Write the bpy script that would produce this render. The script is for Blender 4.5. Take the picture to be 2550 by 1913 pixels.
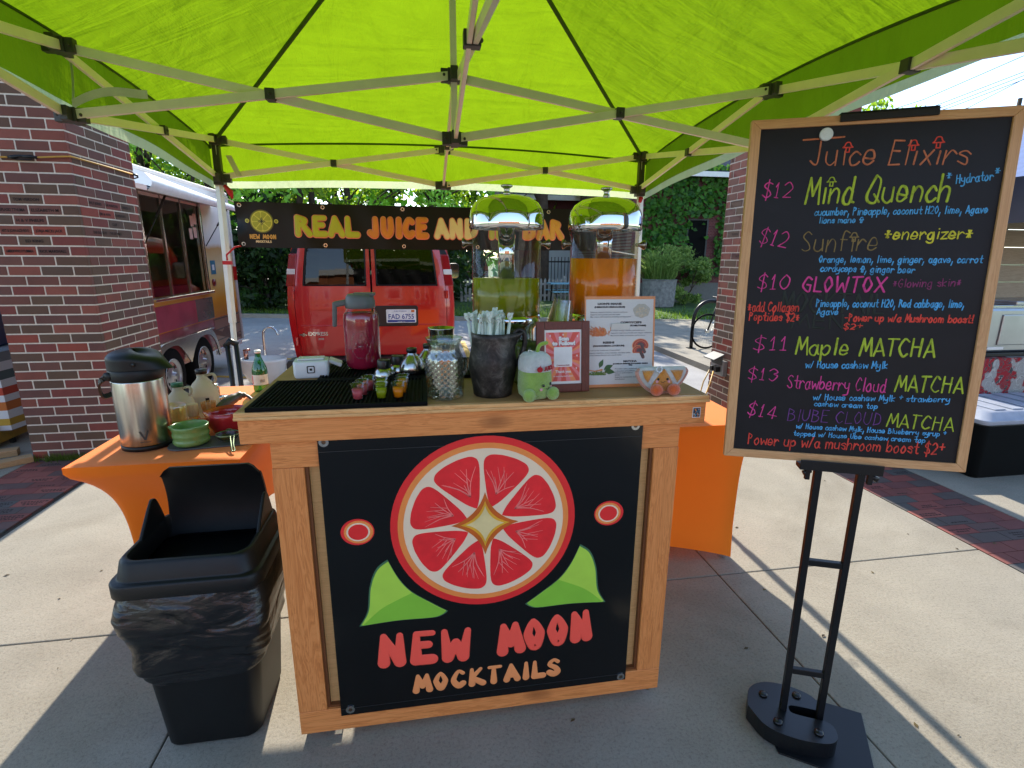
import bpy, math, random
from mathutils import Vector, Matrix
S = bpy.context.scene
for o in list(bpy.data.objects): bpy.data.objects.remove(o)
COL = S.collection
RAD = math.radians
PI = math.pi
rng = random.Random(11)

# ------------------------------------------------------------ camera
YAW, PITCH, ROLL, EYE = RAD(9.4), RAD(13.88), RAD(0.4), 1.508
fw = Vector((math.sin(YAW)*math.cos(PITCH), math.cos(YAW)*math.cos(PITCH), -math.sin(PITCH)))
r0 = Vector((math.cos(YAW), -math.sin(YAW), 0)); u0 = r0.cross(fw)
rt = r0*math.cos(ROLL) + u0*math.sin(ROLL); up = u0*math.cos(ROLL) - r0*math.sin(ROLL)
cd = bpy.data.cameras.new('camera'); cam = bpy.data.objects.new('camera', cd); COL.objects.link(cam)
m3 = Matrix((rt, up, -fw)).transposed()
cam.matrix_world = Matrix.Translation((0, 0, EYE)) @ m3.to_4x4()
cd.sensor_fit = 'HORIZONTAL'; cd.sensor_width = 36; cd.lens = 36*1285/2550
cd.clip_start = 0.02; cd.clip_end = 3000
S.camera = cam

# ------------------------------------------------------------ sky, sun, exposure
SUN_EL, SUN_AZ = RAD(33.2), RAD(-1.0)        # azimuth clockwise from +Y
W = bpy.data.worlds.new('World'); S.world = W; W.use_nodes = True
wn = W.node_tree.nodes; wl = W.node_tree.links
bg = wn['Background']; sky = wn.new('ShaderNodeTexSky'); sky.sky_type = 'NISHITA'
sky.sun_disc = False; sky.sun_elevation = SUN_EL; sky.sun_rotation = SUN_AZ
sky.altitude = 200; sky.air_density = 0.8; sky.dust_density = 0.3; sky.ozone_density = 0.4
wl.new(sky.outputs[0], bg.inputs[0]); bg.inputs[1].default_value = 0.15
sd = bpy.data.lights.new('sun', 'SUN'); sd.energy = 3.1; sd.angle = RAD(0.55); sd.color = (1.0, 0.93, 0.82)
sun = bpy.data.objects.new('sun', sd); COL.objects.link(sun)
tosun = Vector((math.sin(SUN_AZ)*math.cos(SUN_EL), math.cos(SUN_AZ)*math.cos(SUN_EL), math.sin(SUN_EL)))
sun.rotation_euler = tosun.to_track_quat('Z', 'Y').to_euler(); sun.location = tosun*30
vs = S.view_settings
vs.view_transform = 'Standard'; vs.look = 'None'; vs.gamma = 1; vs.use_curve_mapping = False
vs.exposure = 1.6
cy = S.cycles
cy.max_bounces = 14; cy.diffuse_bounces = 5; cy.glossy_bounces = 6; cy.transmission_bounces = 8; cy.transparent_max_bounces = 32
cy.caustics_reflective = False; cy.caustics_refractive = False; cy.sample_clamp_indirect = 6
try: cy.use_denoising = True
except Exception: pass

# ------------------------------------------------------------ materials
def H(s):
    s = s.lstrip('#'); out = []
    for i in (0, 2, 4):
        c = int(s[i:i+2], 16)/255
        out.append(c/12.92 if c <= .04045 else ((c+.055)/1.055)**2.4)
    return tuple(out)
MATS = {}
def nm(name):
    m = bpy.data.materials.new(name); m.use_nodes = True
    nt = m.node_tree; return m, nt, nt.nodes['Principled BSDF']
def N(nt, t, **kw):
    n = nt.nodes.new('ShaderNode'+t)
    for k, v in kw.items(): setattr(n, k, v)
    return n
def coords(nt, scale=(1, 1, 1), rot=(0, 0, 0)):
    tc = N(nt, 'TexCoord'); mp = N(nt, 'Mapping'); mp.inputs['Scale'].default_value = scale; mp.inputs['Rotation'].default_value = rot
    nt.links.new(tc.outputs['Object'], mp.inputs['Vector']); return mp.outputs['Vector']
def ramp(nt, fac, stops):
    r = N(nt, 'ValToRGB'); el = r.color_ramp.elements
    while len(el) < len(stops): el.new(0.5)
    for e, (p, c) in zip(el, stops): e.position = p; e.color = (*c, 1) if len(c) == 3 else c
    nt.links.new(fac, r.inputs[0]); return r.outputs[0]
def noise(nt, vec, scale, detail=4, rough=.55, dist=0):
    n = N(nt, 'TexNoise'); n.inputs['Scale'].default_value = scale; n.inputs['Detail'].default_value = detail
    n.inputs['Roughness'].default_value = rough; n.inputs['Distortion'].default_value = dist
    nt.links.new(vec, n.inputs['Vector']); return n.outputs['Fac']
def bump(nt, p, fac, strength, dist=.01):
    b = N(nt, 'Bump'); b.inputs['Strength'].default_value = strength; b.inputs['Distance'].default_value = dist
    nt.links.new(fac, b.inputs['Height']); nt.links.new(b.outputs[0], p.inputs['Normal']); return b
def mul(c, k): return tuple(min(1, x*k) for x in c)
def mat(name, col, rough=.5, metal=0, vary=.12, vs_=14, bmp=0, bs=120, spec=.5, coat=0, stretch=(1, 1, 1), trans=0, emit=None):
    """plain procedural surface: colour broken up by noise, optional fine bump"""
    if name in MATS: return MATS[name]
    col = H(col) if isinstance(col, str) else col
    m, nt, p = nm(name)
    v = coords(nt, stretch)
    f = noise(nt, v, vs_)
    nt.links.new(ramp(nt, f, [(.3, mul(col, 1-vary)), (.7, mul(col, 1+vary))]), p.inputs['Base Color'])
    p.inputs['Roughness'].default_value = rough; p.inputs['Metallic'].default_value = metal
    p.inputs['Specular IOR Level'].default_value = spec
    if coat: p.inputs['Coat Weight'].default_value = coat; p.inputs['Coat Roughness'].default_value = .06
    if bmp: bump(nt, p, noise(nt, v, bs, 3), bmp, .004)
    MATS[name] = m; return m
def clear(name, tint=(.95, .97, .95), refl=.12, rough=.02, bscale=0):
    """thin clear glass or plastic: see-through with fresnel reflections"""
    if name in MATS: return MATS[name]
    m, nt, p = nm(name); nt.nodes.remove(p)
    t = N(nt, 'BsdfTransparent'); t.inputs[0].default_value = (*tint, 1)
    g = N(nt, 'BsdfGlossy'); g.inputs['Roughness'].default_value = rough; g.inputs[0].default_value = (.95, .95, .95, 1)
    fr = N(nt, 'LayerWeight'); fr.inputs[0].default_value = .5
    pw = N(nt, 'Math', operation='POWER'); pw.inputs[1].default_value = 4.5; nt.links.new(fr.outputs['Facing'], pw.inputs[0])
    ad = N(nt, 'Math', operation='MULTIPLY_ADD'); ad.inputs[1].default_value = .55; ad.inputs[2].default_value = .025+refl*.10; ad.use_clamp = True
    nt.links.new(pw.outputs[0], ad.inputs[0])
    mx = N(nt, 'MixShader'); nt.links.new(ad.outputs[0], mx.inputs[0]); nt.links.new(t.outputs[0], mx.inputs[1]); nt.links.new(g.outputs[0], mx.inputs[2])
    nt.links.new(mx.outputs[0], nt.nodes['Material Output'].inputs[0])
    if bscale:
        b = N(nt, 'Bump'); b.inputs['Strength'].default_value = .5; nt.links.new(noise(nt, coords(nt), bscale, 2), b.inputs['Height'])
        nt.links.new(b.outputs[0], g.inputs['Normal']); nt.links.new(b.outputs[0], fr.inputs['Normal'])
    MATS[name] = m; return m
def juice(name, col, tr=.5, rough=.15):
    if name in MATS: return MATS[name]
    m, nt, p = nm(name); col = H(col)
    v = coords(nt); f = noise(nt, v, 26, 5)
    c = ramp(nt, f, [(.3, mul(col, .93)), (.7, mul(col, 1.06))])
    nt.links.new(c, p.inputs['Base Color']); p.inputs['Roughness'].default_value = rough
    t = N(nt, 'BsdfTranslucent'); nt.links.new(c, t.inputs[0])
    mx = N(nt, 'MixShader'); mx.inputs[0].default_value = tr
    nt.links.new(p.outputs[0], mx.inputs[1]); nt.links.new(t.outputs[0], mx.inputs[2]); nt.links.new(mx.outputs[0], nt.nodes['Material Output'].inputs[0])
    MATS[name] = m; return m
def wood(name, c0, c1, c2, axis=0, rough=.5, knots=True, scale=1.0):
    """pine-like: grain stretched along one axis, darker late-wood lines, a few knots"""
    if name in MATS: return MATS[name]
    m, nt, p = nm(name); c0, c1, c2 = H(c0), H(c1), H(c2)
    st = [16*scale]*3; st[axis] = 1.1*scale
    v = coords(nt, tuple(st)); f = noise(nt, v, 2.2, 6, .6, 1.2)
    st2 = [120*scale]*3; st2[axis] = 3*scale
    f2 = noise(nt, coords(nt, tuple(st2)), 1.6, 3, .6, .4)
    ring = N(nt, 'Math', operation='MULTIPLY'); ring.inputs[1].default_value = 9; nt.links.new(f, ring.inputs[0])
    sn = N(nt, 'Math', operation='SINE'); 
    r2 = N(nt, 'Math', operation='MULTIPLY'); r2.inputs[1].default_value = 6.28; nt.links.new(ring.outputs[0], r2.inputs[0]); nt.links.new(r2.outputs[0], sn.inputs[0])
    a = N(nt, 'Math', operation='MULTIPLY_ADD'); a.inputs[1].default_value = .17; a.inputs[2].default_value = .5; nt.links.new(sn.outputs[0], a.inputs[0])
    b = N(nt, 'Math', operation='MULTIPLY_ADD'); b.inputs[1].default_value = .55; nt.links.new(f2, b.inputs[0]); 
    sb = N(nt, 'Math', operation='SUBTRACT'); sb.inputs[1].default_value = .28; nt.links.new(a.outputs[0], sb.inputs[0]); nt.links.new(sb.outputs[0], b.inputs[2])
    col = ramp(nt, b.outputs[0], [(.08, c0), (.5, c1), (.92, c2)])
    if knots:
        st3 = [5.0*scale]*3; st3[axis] = 2.2*scale
        vo = N(nt, 'TexVoronoi'); vo.inputs['Scale'].default_value = 1.0; nt.links.new(coords(nt, tuple(st3)), vo.inputs['Vector'])
        k = ramp(nt, vo.outputs['Distance'], [(.05, (1, 1, 1)), (.10, (.55, .55, .55)), (.16, (0, 0, 0))])
        mx = N(nt, 'MixRGB'); nt.links.new(k, mx.inputs[0]); nt.links.new(col, mx.inputs[1]); mx.inputs[2].default_value = (*mul(c0, .42), 1); col = mx.outputs[0]
    nt.links.new(col, p.inputs['Base Color']); p.inputs['Roughness'].default_value = rough
    bump(nt, p, f2, .12, .001)
    MATS[name] = m; return m
def islands(name, cols, rough=.85, bmp=.4, bs=60, vary=.25):
    """every loose piece of the mesh (brick, paver) takes its own colour out of a short list"""
    if name in MATS: return MATS[name]
    m, nt, p = nm(name)
    g = N(nt, 'NewGeometry'); n = len(cols)
    r = N(nt, 'ValToRGB'); r.color_ramp.interpolation = 'CONSTANT'; el = r.color_ramp.elements
    while len(el) < n: el.new(.5)
    for i, e in enumerate(el): e.position = i/n; e.color = (*H(cols[i]), 1)
    nt.links.new(g.outputs['Random Per Island'], r.inputs[0])
    v = coords(nt); f = noise(nt, v, 7, 6, .65); f2 = noise(nt, v, bs*3, 3)
    mr = N(nt, 'Math', operation='MULTIPLY_ADD'); mr.inputs[1].default_value = vary*3; mr.inputs[2].default_value = 1-vary*1.5; nt.links.new(f, mr.inputs[0])
    mx = N(nt, 'MixRGB', blend_type='MULTIPLY'); mx.inputs[0].default_value = 1
    nt.links.new(r.outputs[0], mx.inputs[1]); nt.links.new(mr.outputs[0], mx.inputs[2])
    nt.links.new(mx.outputs[0], p.inputs['Base Color']); p.inputs['Roughness'].default_value = rough
    bump(nt, p, f2, bmp, .004); MATS[name] = m; return m
def leafmat(name, c0, c1, tr=.45):
    if name in MATS: return MATS[name]
    m, nt, p = nm(name); g = N(nt, 'NewGeometry')
    c = ramp(nt, g.outputs['Random Per Island'], [(.0, H(c0)), (1, H(c1))])
    nt.links.new(c, p.inputs['Base Color']); p.inputs['Roughness'].default_value = .5; p.inputs['Specular IOR Level'].default_value = .3
    t = N(nt, 'BsdfTranslucent'); hs = N(nt, 'HueSaturation'); hs.inputs['Value'].default_value = 1.9; hs.inputs['Hue'].default_value = .485; hs.inputs['Saturation'].default_value = 1.05
    nt.links.new(c, hs.inputs['Color']); nt.links.new(hs.outputs[0], t.inputs[0])
    mx = N(nt, 'MixShader'); mx.inputs[0].default_value = tr; nt.links.new(p.outputs[0], mx.inputs[1]); nt.links.new(t.outputs[0], mx.inputs[2])
    nt.links.new(mx.outputs[0], nt.nodes['Material Output'].inputs[0]); MATS[name] = m; return m

# ------------------------------------------------------------ mesh builder
class MB:
    def __init__(s): s.v = []; s.f = []; s.m = []; s.sm = []
    def add(s, vs, fs, mi=0, sm=False):
        n = len(s.v); s.v += [tuple(x) for x in vs]
        for f in fs: s.f.append(tuple(i+n for i in f)); s.m.append(mi); s.sm.append(sm)
    def box(s, c, d, mi=0, M=None):
        x, y, z = (k/2 for k in d)
        vs = [Vector((a*x, b*y, e*z)) for a in (-1, 1) for b in (-1, 1) for e in (-1, 1)]
        if M: vs = [M @ q for q in vs]
        c = Vector(c); s.add([q+c for q in vs], [(0, 1, 3, 2), (4, 6, 7, 5), (0, 4, 5, 1), (2, 3, 7, 6), (0, 2, 6, 4), (1, 5, 7, 3)], mi)
    def bb(s, x0, x1, y0, y1, z0, z1, mi=0): s.box(((x0+x1)/2, (y0+y1)/2, (z0+z1)/2), (x1-x0, y1-y0, z1-z0), mi)
    def bar(s, a, b, w, h, mi=0, upv=(0, 0, 1)):
        a, b = Vector(a), Vector(b); d = (b-a); L = d.length; d.normalize()
        sd_ = d.cross(Vector(upv))
        if sd_.length < 1e-4: sd_ = d.cross(Vector((1, 0, 0)))
        sd_.normalize(); u = sd_.cross(d)
        M = Matrix((sd_, d, u)).transposed()
        s.box((a+b)/2, (w, L, h), mi, M)
    def tube(s, pts, r, n=10, mi=0, caps=True, sm=True, flat=None):
        pts = [Vector(p) for p in pts]; rs = r if isinstance(r, (list, tuple)) else [r]*len(pts)
        base = len(s.v); prev = None; k = len(pts)
        for i, p in enumerate(pts):
            d = (pts[min(i+1, k-1)]-pts[max(i-1, 0)]).normalized()
            if prev is None:
                a = d.orthogonal().normalized() if flat is None else d.cross(Vector(flat)).normalized()
            else:
                a = prev - d*prev.dot(d)
                a = a.normalized() if a.length > 1e-6 else d.orthogonal().normalized()
            prev = a; b = d.cross(a)
            for j in range(n):
                t = 2*PI*j/n; s.v.append(tuple(p + (a*math.cos(t)+b*math.sin(t))*rs[i]))
        for i in range(k-1):
            for j in range(n):
                j2 = (j+1) % n
                s.f.append((base+i*n+j, base+i*n+j2, base+(i+1)*n+j2, base+(i+1)*n+j)); s.m.append(mi); s.sm.append(sm)
        if caps:
            s.f.append(tuple(base+j for j in range(n))[::-1]); s.m.append(mi); s.sm.append(False)
            s.f.append(tuple(base+(k-1)*n+j for j in range(n))); s.m.append(mi); s.sm.append(False)
    def lathe(s, prof, c=(0, 0, 0), n=36, mi=0, sm=True, cap=(True, True), mod=None, M=None):
        base = len(s.v); c = Vector(c)
        for i, (r, z) in enumerate(prof):
            for j in range(n):
                t = 2*PI*j/n; rr = r*(mod(t, z) if mod else 1)
                q = Vector((rr*math.cos(t), rr*math.sin(t), z))
                if M: q = M @ q
                s.v.append(tuple(c+q))
        for i in range(len(prof)-1):
            for j in range(n):
                j2 = (j+1) % n
                s.f.append((base+i*n+j, base+i*n+j2, base+(i+1)*n+j2, base+(i+1)*n+j)); s.m.append(mi); s.sm.append(sm)
        if cap[0]: s.f.append(tuple(base+j for j in range(n))[::-1]); s.m.append(mi); s.sm.append(False)
        if cap[1]: s.f.append(tuple(base+(len(prof)-1)*n+j for j in range(n))); s.m.append(mi); s.sm.append(False)
    def grid(s, fn, nu, nv, mi=0, sm=True, wrap=False):
        base = len(s.v)
        for j in range(nv+1):
            for i in range(nu+(0 if wrap else 1)): s.v.append(tuple(fn(i/nu, j/nv)))
        w = nu if wrap else nu+1
        for j in range(nv):
            for i in range(nu):
                i2 = (i+1) % w
                s.f.append((base+j*w+i, base+j*w+i2, base+(j+1)*w+i2, base+(j+1)*w+i)); s.m.append(mi); s.sm.append(sm)
    def ball(s, c, r, n=20, k=12, mi=0, M=None):
        r = r if isinstance(r, (list, tuple)) else (r, r, r); c = Vector(c)
        def fn(a, b):
            t = 2*PI*a; p = PI*(b-.5)*.998
            q = Vector((r[0]*math.cos(p)*math.cos(t), r[1]*math.cos(p)*math.sin(t), r[2]*math.sin(p)))
            return c + (M @ q if M else q)
        s.grid(fn, n, k, mi, True, True)
    def poly(s, pts, fr, z0, z1, mi=0, sm=False):
        """outline (2D) as a thin slab between heights z0 < z1 of a plane frame"""
        n = len(pts); vs = [fr(x, y, z0) for x, y in pts]+[fr(x, y, z1) for x, y in pts]
        s.add(vs, [tuple(range(n))[::-1], tuple(range(n, 2*n))]+[(i, (i+1) % n, n+(i+1) % n, n+i) for i in range(n)], mi, sm)
    def disc(s, fr, x, y, r, z0, z1, mi=0, n=40, ry=None):
        s.poly([(x+r*math.cos(2*PI*i/n), y+(ry or r)*math.sin(2*PI*i/n)) for i in range(n)], fr, z0, z1, mi)
    def ring(s, fr, x, y, r0, r1, z0, z1, mi=0, n=40):
        base = len(s.v)
        for i in range(n):
            c, q = math.cos(2*PI*i/n), math.sin(2*PI*i/n)
            for r, z in ((r0, z0), (r1, z0), (r1, z1), (r0, z1)): s.v.append(tuple(fr(x+r*c, y+r*q, z)))
        for i in range(n):
            a, b = base+4*i, base+4*((i+1) % n)
            for k in range(4): s.f.append((a+k, a+(k+1) % 4, b+(k+1) % 4, b+k)); s.m.append(mi); s.sm.append(False)
    def stroke(s, fr, pts, r, z=0, hgt=.0006, mi=0, n=8):
        """one pen stroke: flattened tube with round ends lying on a plane frame; r may vary per point"""
        rs = r if isinstance(r, (list, tuple)) else [r]*len(pts)
        P = [(Vector(p), q) for p, q in zip(pts, rs)]
        if len(P) == 1 or max((p-P[0][0]).length for p, _ in P) < 1e-6:
            c, q = P[0]; P = [(c-Vector((q*.05, 0)), q), (c+Vector((q*.05, 0)), q)]
        Q = [P[0]]
        for e in P[1:]:
            if (e[0]-Q[-1][0]).length > 1e-6: Q.append(e)
        P = Q
        if len(P) < 2: return
        d0 = (P[1][0]-P[0][0]).normalized(); d1 = (P[-1][0]-P[-2][0]).normalized()
        pre = [(P[0][0]-d0*P[0][1]*k, P[0][1]*math.sqrt(max(0, 1-k*k))) for k in (.98, .8, .45)]
        post = [(P[-1][0]+d1*P[-1][1]*k, P[-1][1]*math.sqrt(max(0, 1-k*k))) for k in (.45, .8, .98)]
        P = pre+P+post; base = len(s.v); k = len(P)
        for i, (p, q) in enumerate(P):
            d = P[min(i+1, k-1)][0]-P[max(i-1, 0)][0]
            d = d.normalized() if d.length > 1e-9 else d0
            a = Vector((-d.y, d.x))
            for j in range(n):
                t = 2*PI*j/n; c = math.cos(t); zz_ = math.sin(t)
                e = p+a*c*q; s.v.append(tuple(fr(e.x, e.y, z+zz_*hgt*min(1, q/max(rs)*1.3))))
        for i in range(k-1):
            for j in range(n):
                j2 = (j+1) % n
                s.f.append((base+i*n+j, base+i*n+j2, base+(i+1)*n+j2, base+(i+1)*n+j)); s.m.append(mi); s.sm.append(True)
        s.f.append(tuple(base+j for j in range(n))); s.m.append(mi); s.sm.append(False)
        s.f.append(tuple(base+(k-1)*n+j for j in range(n))); s.m.append(mi); s.sm.append(False)
    def mesh(s, name, mats):
        me = bpy.data.meshes.new(name); me.from_pydata(s.v, [], s.f)
        for m in (mats if isinstance(mats, (list, tuple)) else [mats]): me.materials.append(m)
        me.polygons.foreach_set('material_index', s.m); me.polygons.foreach_set('use_smooth', s.sm); me.update()
        return me

def fixn(me):
    import bmesh
    b = bmesh.new(); b.from_mesh(me); bmesh.ops.recalc_face_normals(b, faces=b.faces); b.to_mesh(me); b.free()
def part(name, mb, mats, parent=None, bev=0, label=None, fix=True, seg=2):
    me = mb.mesh(name, mats)
    if fix: fixn(me)
    o = bpy.data.objects.new(name, me); COL.objects.link(o)
    if parent: o.parent = parent
    if bev:
        b = o.modifiers.new('edge', 'BEVEL'); b.width = bev; b.segments = seg; b.limit_method = 'ANGLE'; b.angle_limit = RAD(40)
        try: b.harden_normals = False
        except Exception: pass
    if label: o['label'] = label
    return o
def tag(o, label, cat, group=None):
    o['label'] = label; o['category'] = cat
    if group: o['group'] = group
    return o
def thing(name, label, cat, loc=(0, 0, 0), rz=0, group=None):
    o = bpy.data.objects.new(name, None); COL.objects.link(o); o.location = loc; o.rotation_euler = (0, 0, rz); o.empty_display_size = .05
    return tag(o, label, cat, group)
def single(name, mb, mats, label, cat, loc=(0, 0, 0), rz=0, group=None, bev=0, fix=True):
    o = part(name, mb, mats, None, bev, None, fix); o.location = loc; o.rotation_euler = (0, 0, rz)
    return tag(o, label, cat, group)
def struct(name, mb, mats, kind='structure', fix=True):
    o = part(name, mb, mats, None, 0, None, fix); o['kind'] = kind; return o
def dup(root, loc, rz=None, label=None, group=None, scale=None):
    def cp(o, par):
        c = o.copy(); COL.objects.link(c); c.parent = par
        for ch in list(o.children): cp(ch, c)
        return c
    r = cp(root, None); r.location = loc
    if rz is not None: r.rotation_euler = (0, 0, rz)
    if scale: r.scale = scale if isinstance(scale, (list, tuple)) else (scale,)*3
    if label: r['label'] = label
    if group: r['group'] = group
    return r
def plane(o=(0, 0, 0), ex=(1, 0, 0), ey=(0, 0, 1)):
    """frame on a surface: x along ex, y along ey, z outwards"""
    o, ex, ey = Vector(o), Vector(ex), Vector(ey); ez = ex.cross(ey)
    return lambda x, y, z: o+ex*x+ey*y+ez*z
def smooth(pts, k=5):
    """Catmull-Rom through the points; a doubled point makes a corner"""
    out = []; segs = [[pts[0]]]
    for p in pts[1:]:
        if p == segs[-1][-1]: segs.append([p])
        else: segs[-1].append(p)
    for sg in segs:
        n = len(sg)
        if n == 1:
            if not out: out.append(sg[0])
            continue
        for i in range(n-1):
            p0, p1, p2, p3 = sg[max(i-1, 0)], sg[i], sg[i+1], sg[min(i+2, n-1)]
            kk = k if n > 2 else 2
            for j in range(kk):
                t = j/kk; t2 = t*t; t3 = t2*t
                out.append(tuple(.5*(2*b+(c-a)*t+(2*a-5*b+4*c-d)*t2+(3*b-a-3*c+d)*t3) for a, b, c, d in zip(p0, p1, p2, p3)))
        out.append(sg[-1])
    return out
G = {
'a': (5, "43 24 02 10 30 43|44 41 50"), 'b': (5, "07 00|02 24 43 41 20 01"), 'c': (4, "43 24 02 10 30 41"), 'd': (5, "43 24 02 10 30 43|47 41 50"),
'e': (5, "02 42 34 14 01 20 41"), 'f': (4, "46 27 15 10|04 34"), 'g': (5, "43 24 02 10 30 43|44 4A 2B 0A"), 'h': (5, "07 00|02 24 43 40"),
'i': (2, "14 10|16 16"), 'j': (3, "24 2B 0B|26 26"), 'k': (5, "07 00|44 02 40"), 'l': (2, "17 10"), 'm': (7, "04 00|02 14 33 30|32 44 63 60"),
'n': (5, "04 00|02 24 43 40"), 'o': (5, "24 02 10 30 42 34 24"), 'p': (5, "04 0B|02 24 43 41 20 01"), 'q': (5, "43 24 02 10 30 43|44 4B"),
'r': (4, "04 00|02 24 43"), 's': (4, "43 24 03 32 30 01"), 't': (4, "27 21 30 40|04 44"), 'u': (5, "04 01 20 41|44 40"), 'v': (4, "04 20 20 44"),
'w': (6, "04 10 10 33 33 50 50 64"), 'x': (4, "04 40|44 00"), 'y': (5, "04 02 21 42|44 4A 2B 0B"), 'z': (4, "04 44 44 00 00 40"),
'A': (5, "00 27 27 50|12 42"), 'B': (5, "07 00|07 36 35 24 04|24 43 41 20 00"), 'C': (5, "46 27 04 02 20 41"), 'D': (5, "07 00|07 36 43 31 00"),
'E': (4, "47 07 07 00 00 40|04 34"), 'F': (4, "47 07 07 00|04 34"), 'G': (5, "46 27 04 02 20 40 43 43 23"), 'H': (5, "07 00|47 40|04 44"), 'I': (2, "17 10"),
'J': (5, "37 31 20 01"), 'K': (5, "07 00|47 03 03 50"), 'L': (4, "07 00 00 40"), 'M': (6, "00 17 17 32 32 57 57 60"), 'N': (5, "00 07 07 40 40 47"),
'O': (5, "27 16 04 03 11 20 31 43 44 36 27"), 'P': (5, "07 00|07 36 35 24 04"), 'Q': (6, "37 14 02 10 40 53 56 37|32 60"), 'R': (5, "07 00|07 36 35 24 04|24 50"),
'S': (5, "46 27 05 33 41 20 01"), 'T': (5, "27 20|07 57"), 'U': (5, "07 02 20 42 47"), 'V': (5, "07 20 20 47"), 'W': (7, "07 10 10 34 34 50 50 67"), 'X': (5, "07 50|57 00"),
'Y': (5, "07 23 23 20|47 23"), 'Z': (5, "07 47 47 00 00 40"),
'0': (5, "27 04 02 20 42 45 27"), '1': (3, "05 17 17 10|00 20"), '2': (5, "06 27 45 33 00 00 40"), '3': (5, "06 27 45 24 43 20 01"), '4': (5, "37 30|37 02 02 52"),
'5': (5, "47 07 07 04 24 42 20 01"), '6': (5, "36 14 02 20 42 24 02"), '7': (5, "07 47 47 10"), '8': (5, "24 06 27 46 24 02 20 42 24"), '9': (5, "43 25 06 27 46 43 20"),
'$': (5, "46 27 05 33 41 20 01|28 2A"), '*': (5, "03 43|15 31|11 35|25 21"), ',': (2, "11 0B"), '.': (2, "10 10"), '/': (4, "00 37"), '-': (4, "03 33"), '+': (4, "05 45|27 23"), '!': (2, "17 12|10 10"),
"'": (2, "17 15"), '(': (3, "27 05 02 20"), ')': (3, "07 25 22 00"), '&': (5, "41 26 07 04 40|02 20"), '^': (6, "03 14 26 46 54 63 63 03|23 20 20 40 40 43"), '@': (2, "14 10"), ' ': (3, "")}
YV = {'A': -1.5, 'B': -2.6}
def glyphs(text, jit=0, r_=None, gap=1.3):
    x = 0; out = []
    for ch in text:
        w, st = G.get(ch, (4, ""))
        for q in st.split('|') if st else []:
            pts = [(int(c[0])+x, YV[c[1]] if c[1] in YV else int(c[1])) for c in q.split()]
            if jit and r_:
                cache = {}
                pts = [cache.setdefault(p, (p[0]+r_.uniform(-jit, jit), p[1]+r_.uniform(-jit, jit))) for p in pts]
            seg = [pts[0]]
            for p in pts[1:]:
                if p == seg[-1] and len(seg) > 1: out.append(smooth(seg)); seg = [p]
                else: seg.append(p)
            if len(seg) > 1: out.append(smooth(seg) if seg[0] != seg[-1] or len(seg) > 2 else seg[:1])
        x += w+gap
    return out, x-gap
def wobble(n, r_):
    """pen pressure: slow random change of width along a stroke"""
    k = r_.uniform(.9, 1.1); o = []
    for i in range(n): k += r_.uniform(-.10, .10); k = min(1.3, max(.7, k)); o.append(k)
    return o
def write(mb, fr, text, a, b, cap, r, z=.0004, hgt=.0005, mi=0, jit=.18, seed=1, n=6, slant=0, wfn=None, gap=1.3):
    """handwriting or lettering: text from baseline point a to baseline point b, capital height cap"""
    r_ = random.Random(seed); gl, wd = glyphs(text, jit, r_, gap)
    a, b = Vector(a), Vector(b); ex = (b-a)/wd; ey = Vector((-(b-a).y, (b-a).x)).normalized()*cap/7
    for st in gl:
        pts = [a+ex*(x+slant*y)+ey*y for x, y in st]
        rr = [wfn(y)*r for x, y in st] if wfn else ([r*k for k in wobble(len(st), r_)] if jit else r)
        z2 = z+r_.uniform(0, .00004)
        mb.stroke(fr, pts, rr, z2, hgt, mi, n)
def typeset(mb, fr, body, x, y, size, mi=0, z=.0005, align='LEFT', sx=1.0, bold=0, fit=None):
    """printed text in Blender's built-in face, laid on a plane frame"""
    cu = bpy.data.curves.new('t', 'FONT'); cu.body = body; cu.size = size; cu.offset = bold; cu.align_x = 'LEFT'; cu.resolution_u = 2
    o = bpy.data.objects.new('t', cu); COL.objects.link(o)
    me = bpy.data.meshes.new_from_object(o.evaluated_get(bpy.context.evaluated_depsgraph_get()))
    bpy.data.objects.remove(o); bpy.data.curves.remove(cu)
    if not me.vertices: return
    xs = [v.co.x for v in me.vertices]; w = max(xs)-min(xs); k = fit/w if fit else sx
    off = {'LEFT': -min(xs)*k, 'CENTER': -(min(xs)+w/2)*k, 'RIGHT': -max(xs)*k}[align]
    mb.add([fr(x+v.co.x*k+off, y+v.co.y, z) for v in me.vertices], [tuple(p.vertices) for p in me.polygons], mi)
    bpy.data.meshes.remove(me)
# ============================================================ ground
M_conc, nt, p = nm('concrete'); MATS['concrete'] = M_conc
v_ = coords(nt); fa = noise(nt, v_, 2.2, 6, .65); fb = noise(nt, v_, 95, 4, .75); fc = noise(nt, v_, 330, 2, .6)
c1 = ramp(nt, fa, [(.3, H('#8d8678')), (.72, H('#a09888'))])
c2 = ramp(nt, fb, [(.33, (.62, .60, .58)), (.5, (.93, .93, .92)), (.72, (1, 1, 1))])
mxc = N(nt, 'MixRGB', blend_type='MULTIPLY'); mxc.inputs[0].default_value = .85
nt.links.new(c1, mxc.inputs[1]); nt.links.new(c2, mxc.inputs[2])
c3 = ramp(nt, fc, [(.3, (.72, .70, .67)), (.5, (1, 1, 1))]); mx2 = N(nt, 'MixRGB', blend_type='MULTIPLY'); mx2.inputs[0].default_value = .8
nt.links.new(mxc.outputs[0], mx2.inputs[1]); nt.links.new(c3, mx2.inputs[2])
vo = N(nt, 'TexVoronoi'); vo.inputs['Scale'].default_value = 1.7; nt.links.new(v_, vo.inputs['Vector'])
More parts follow.
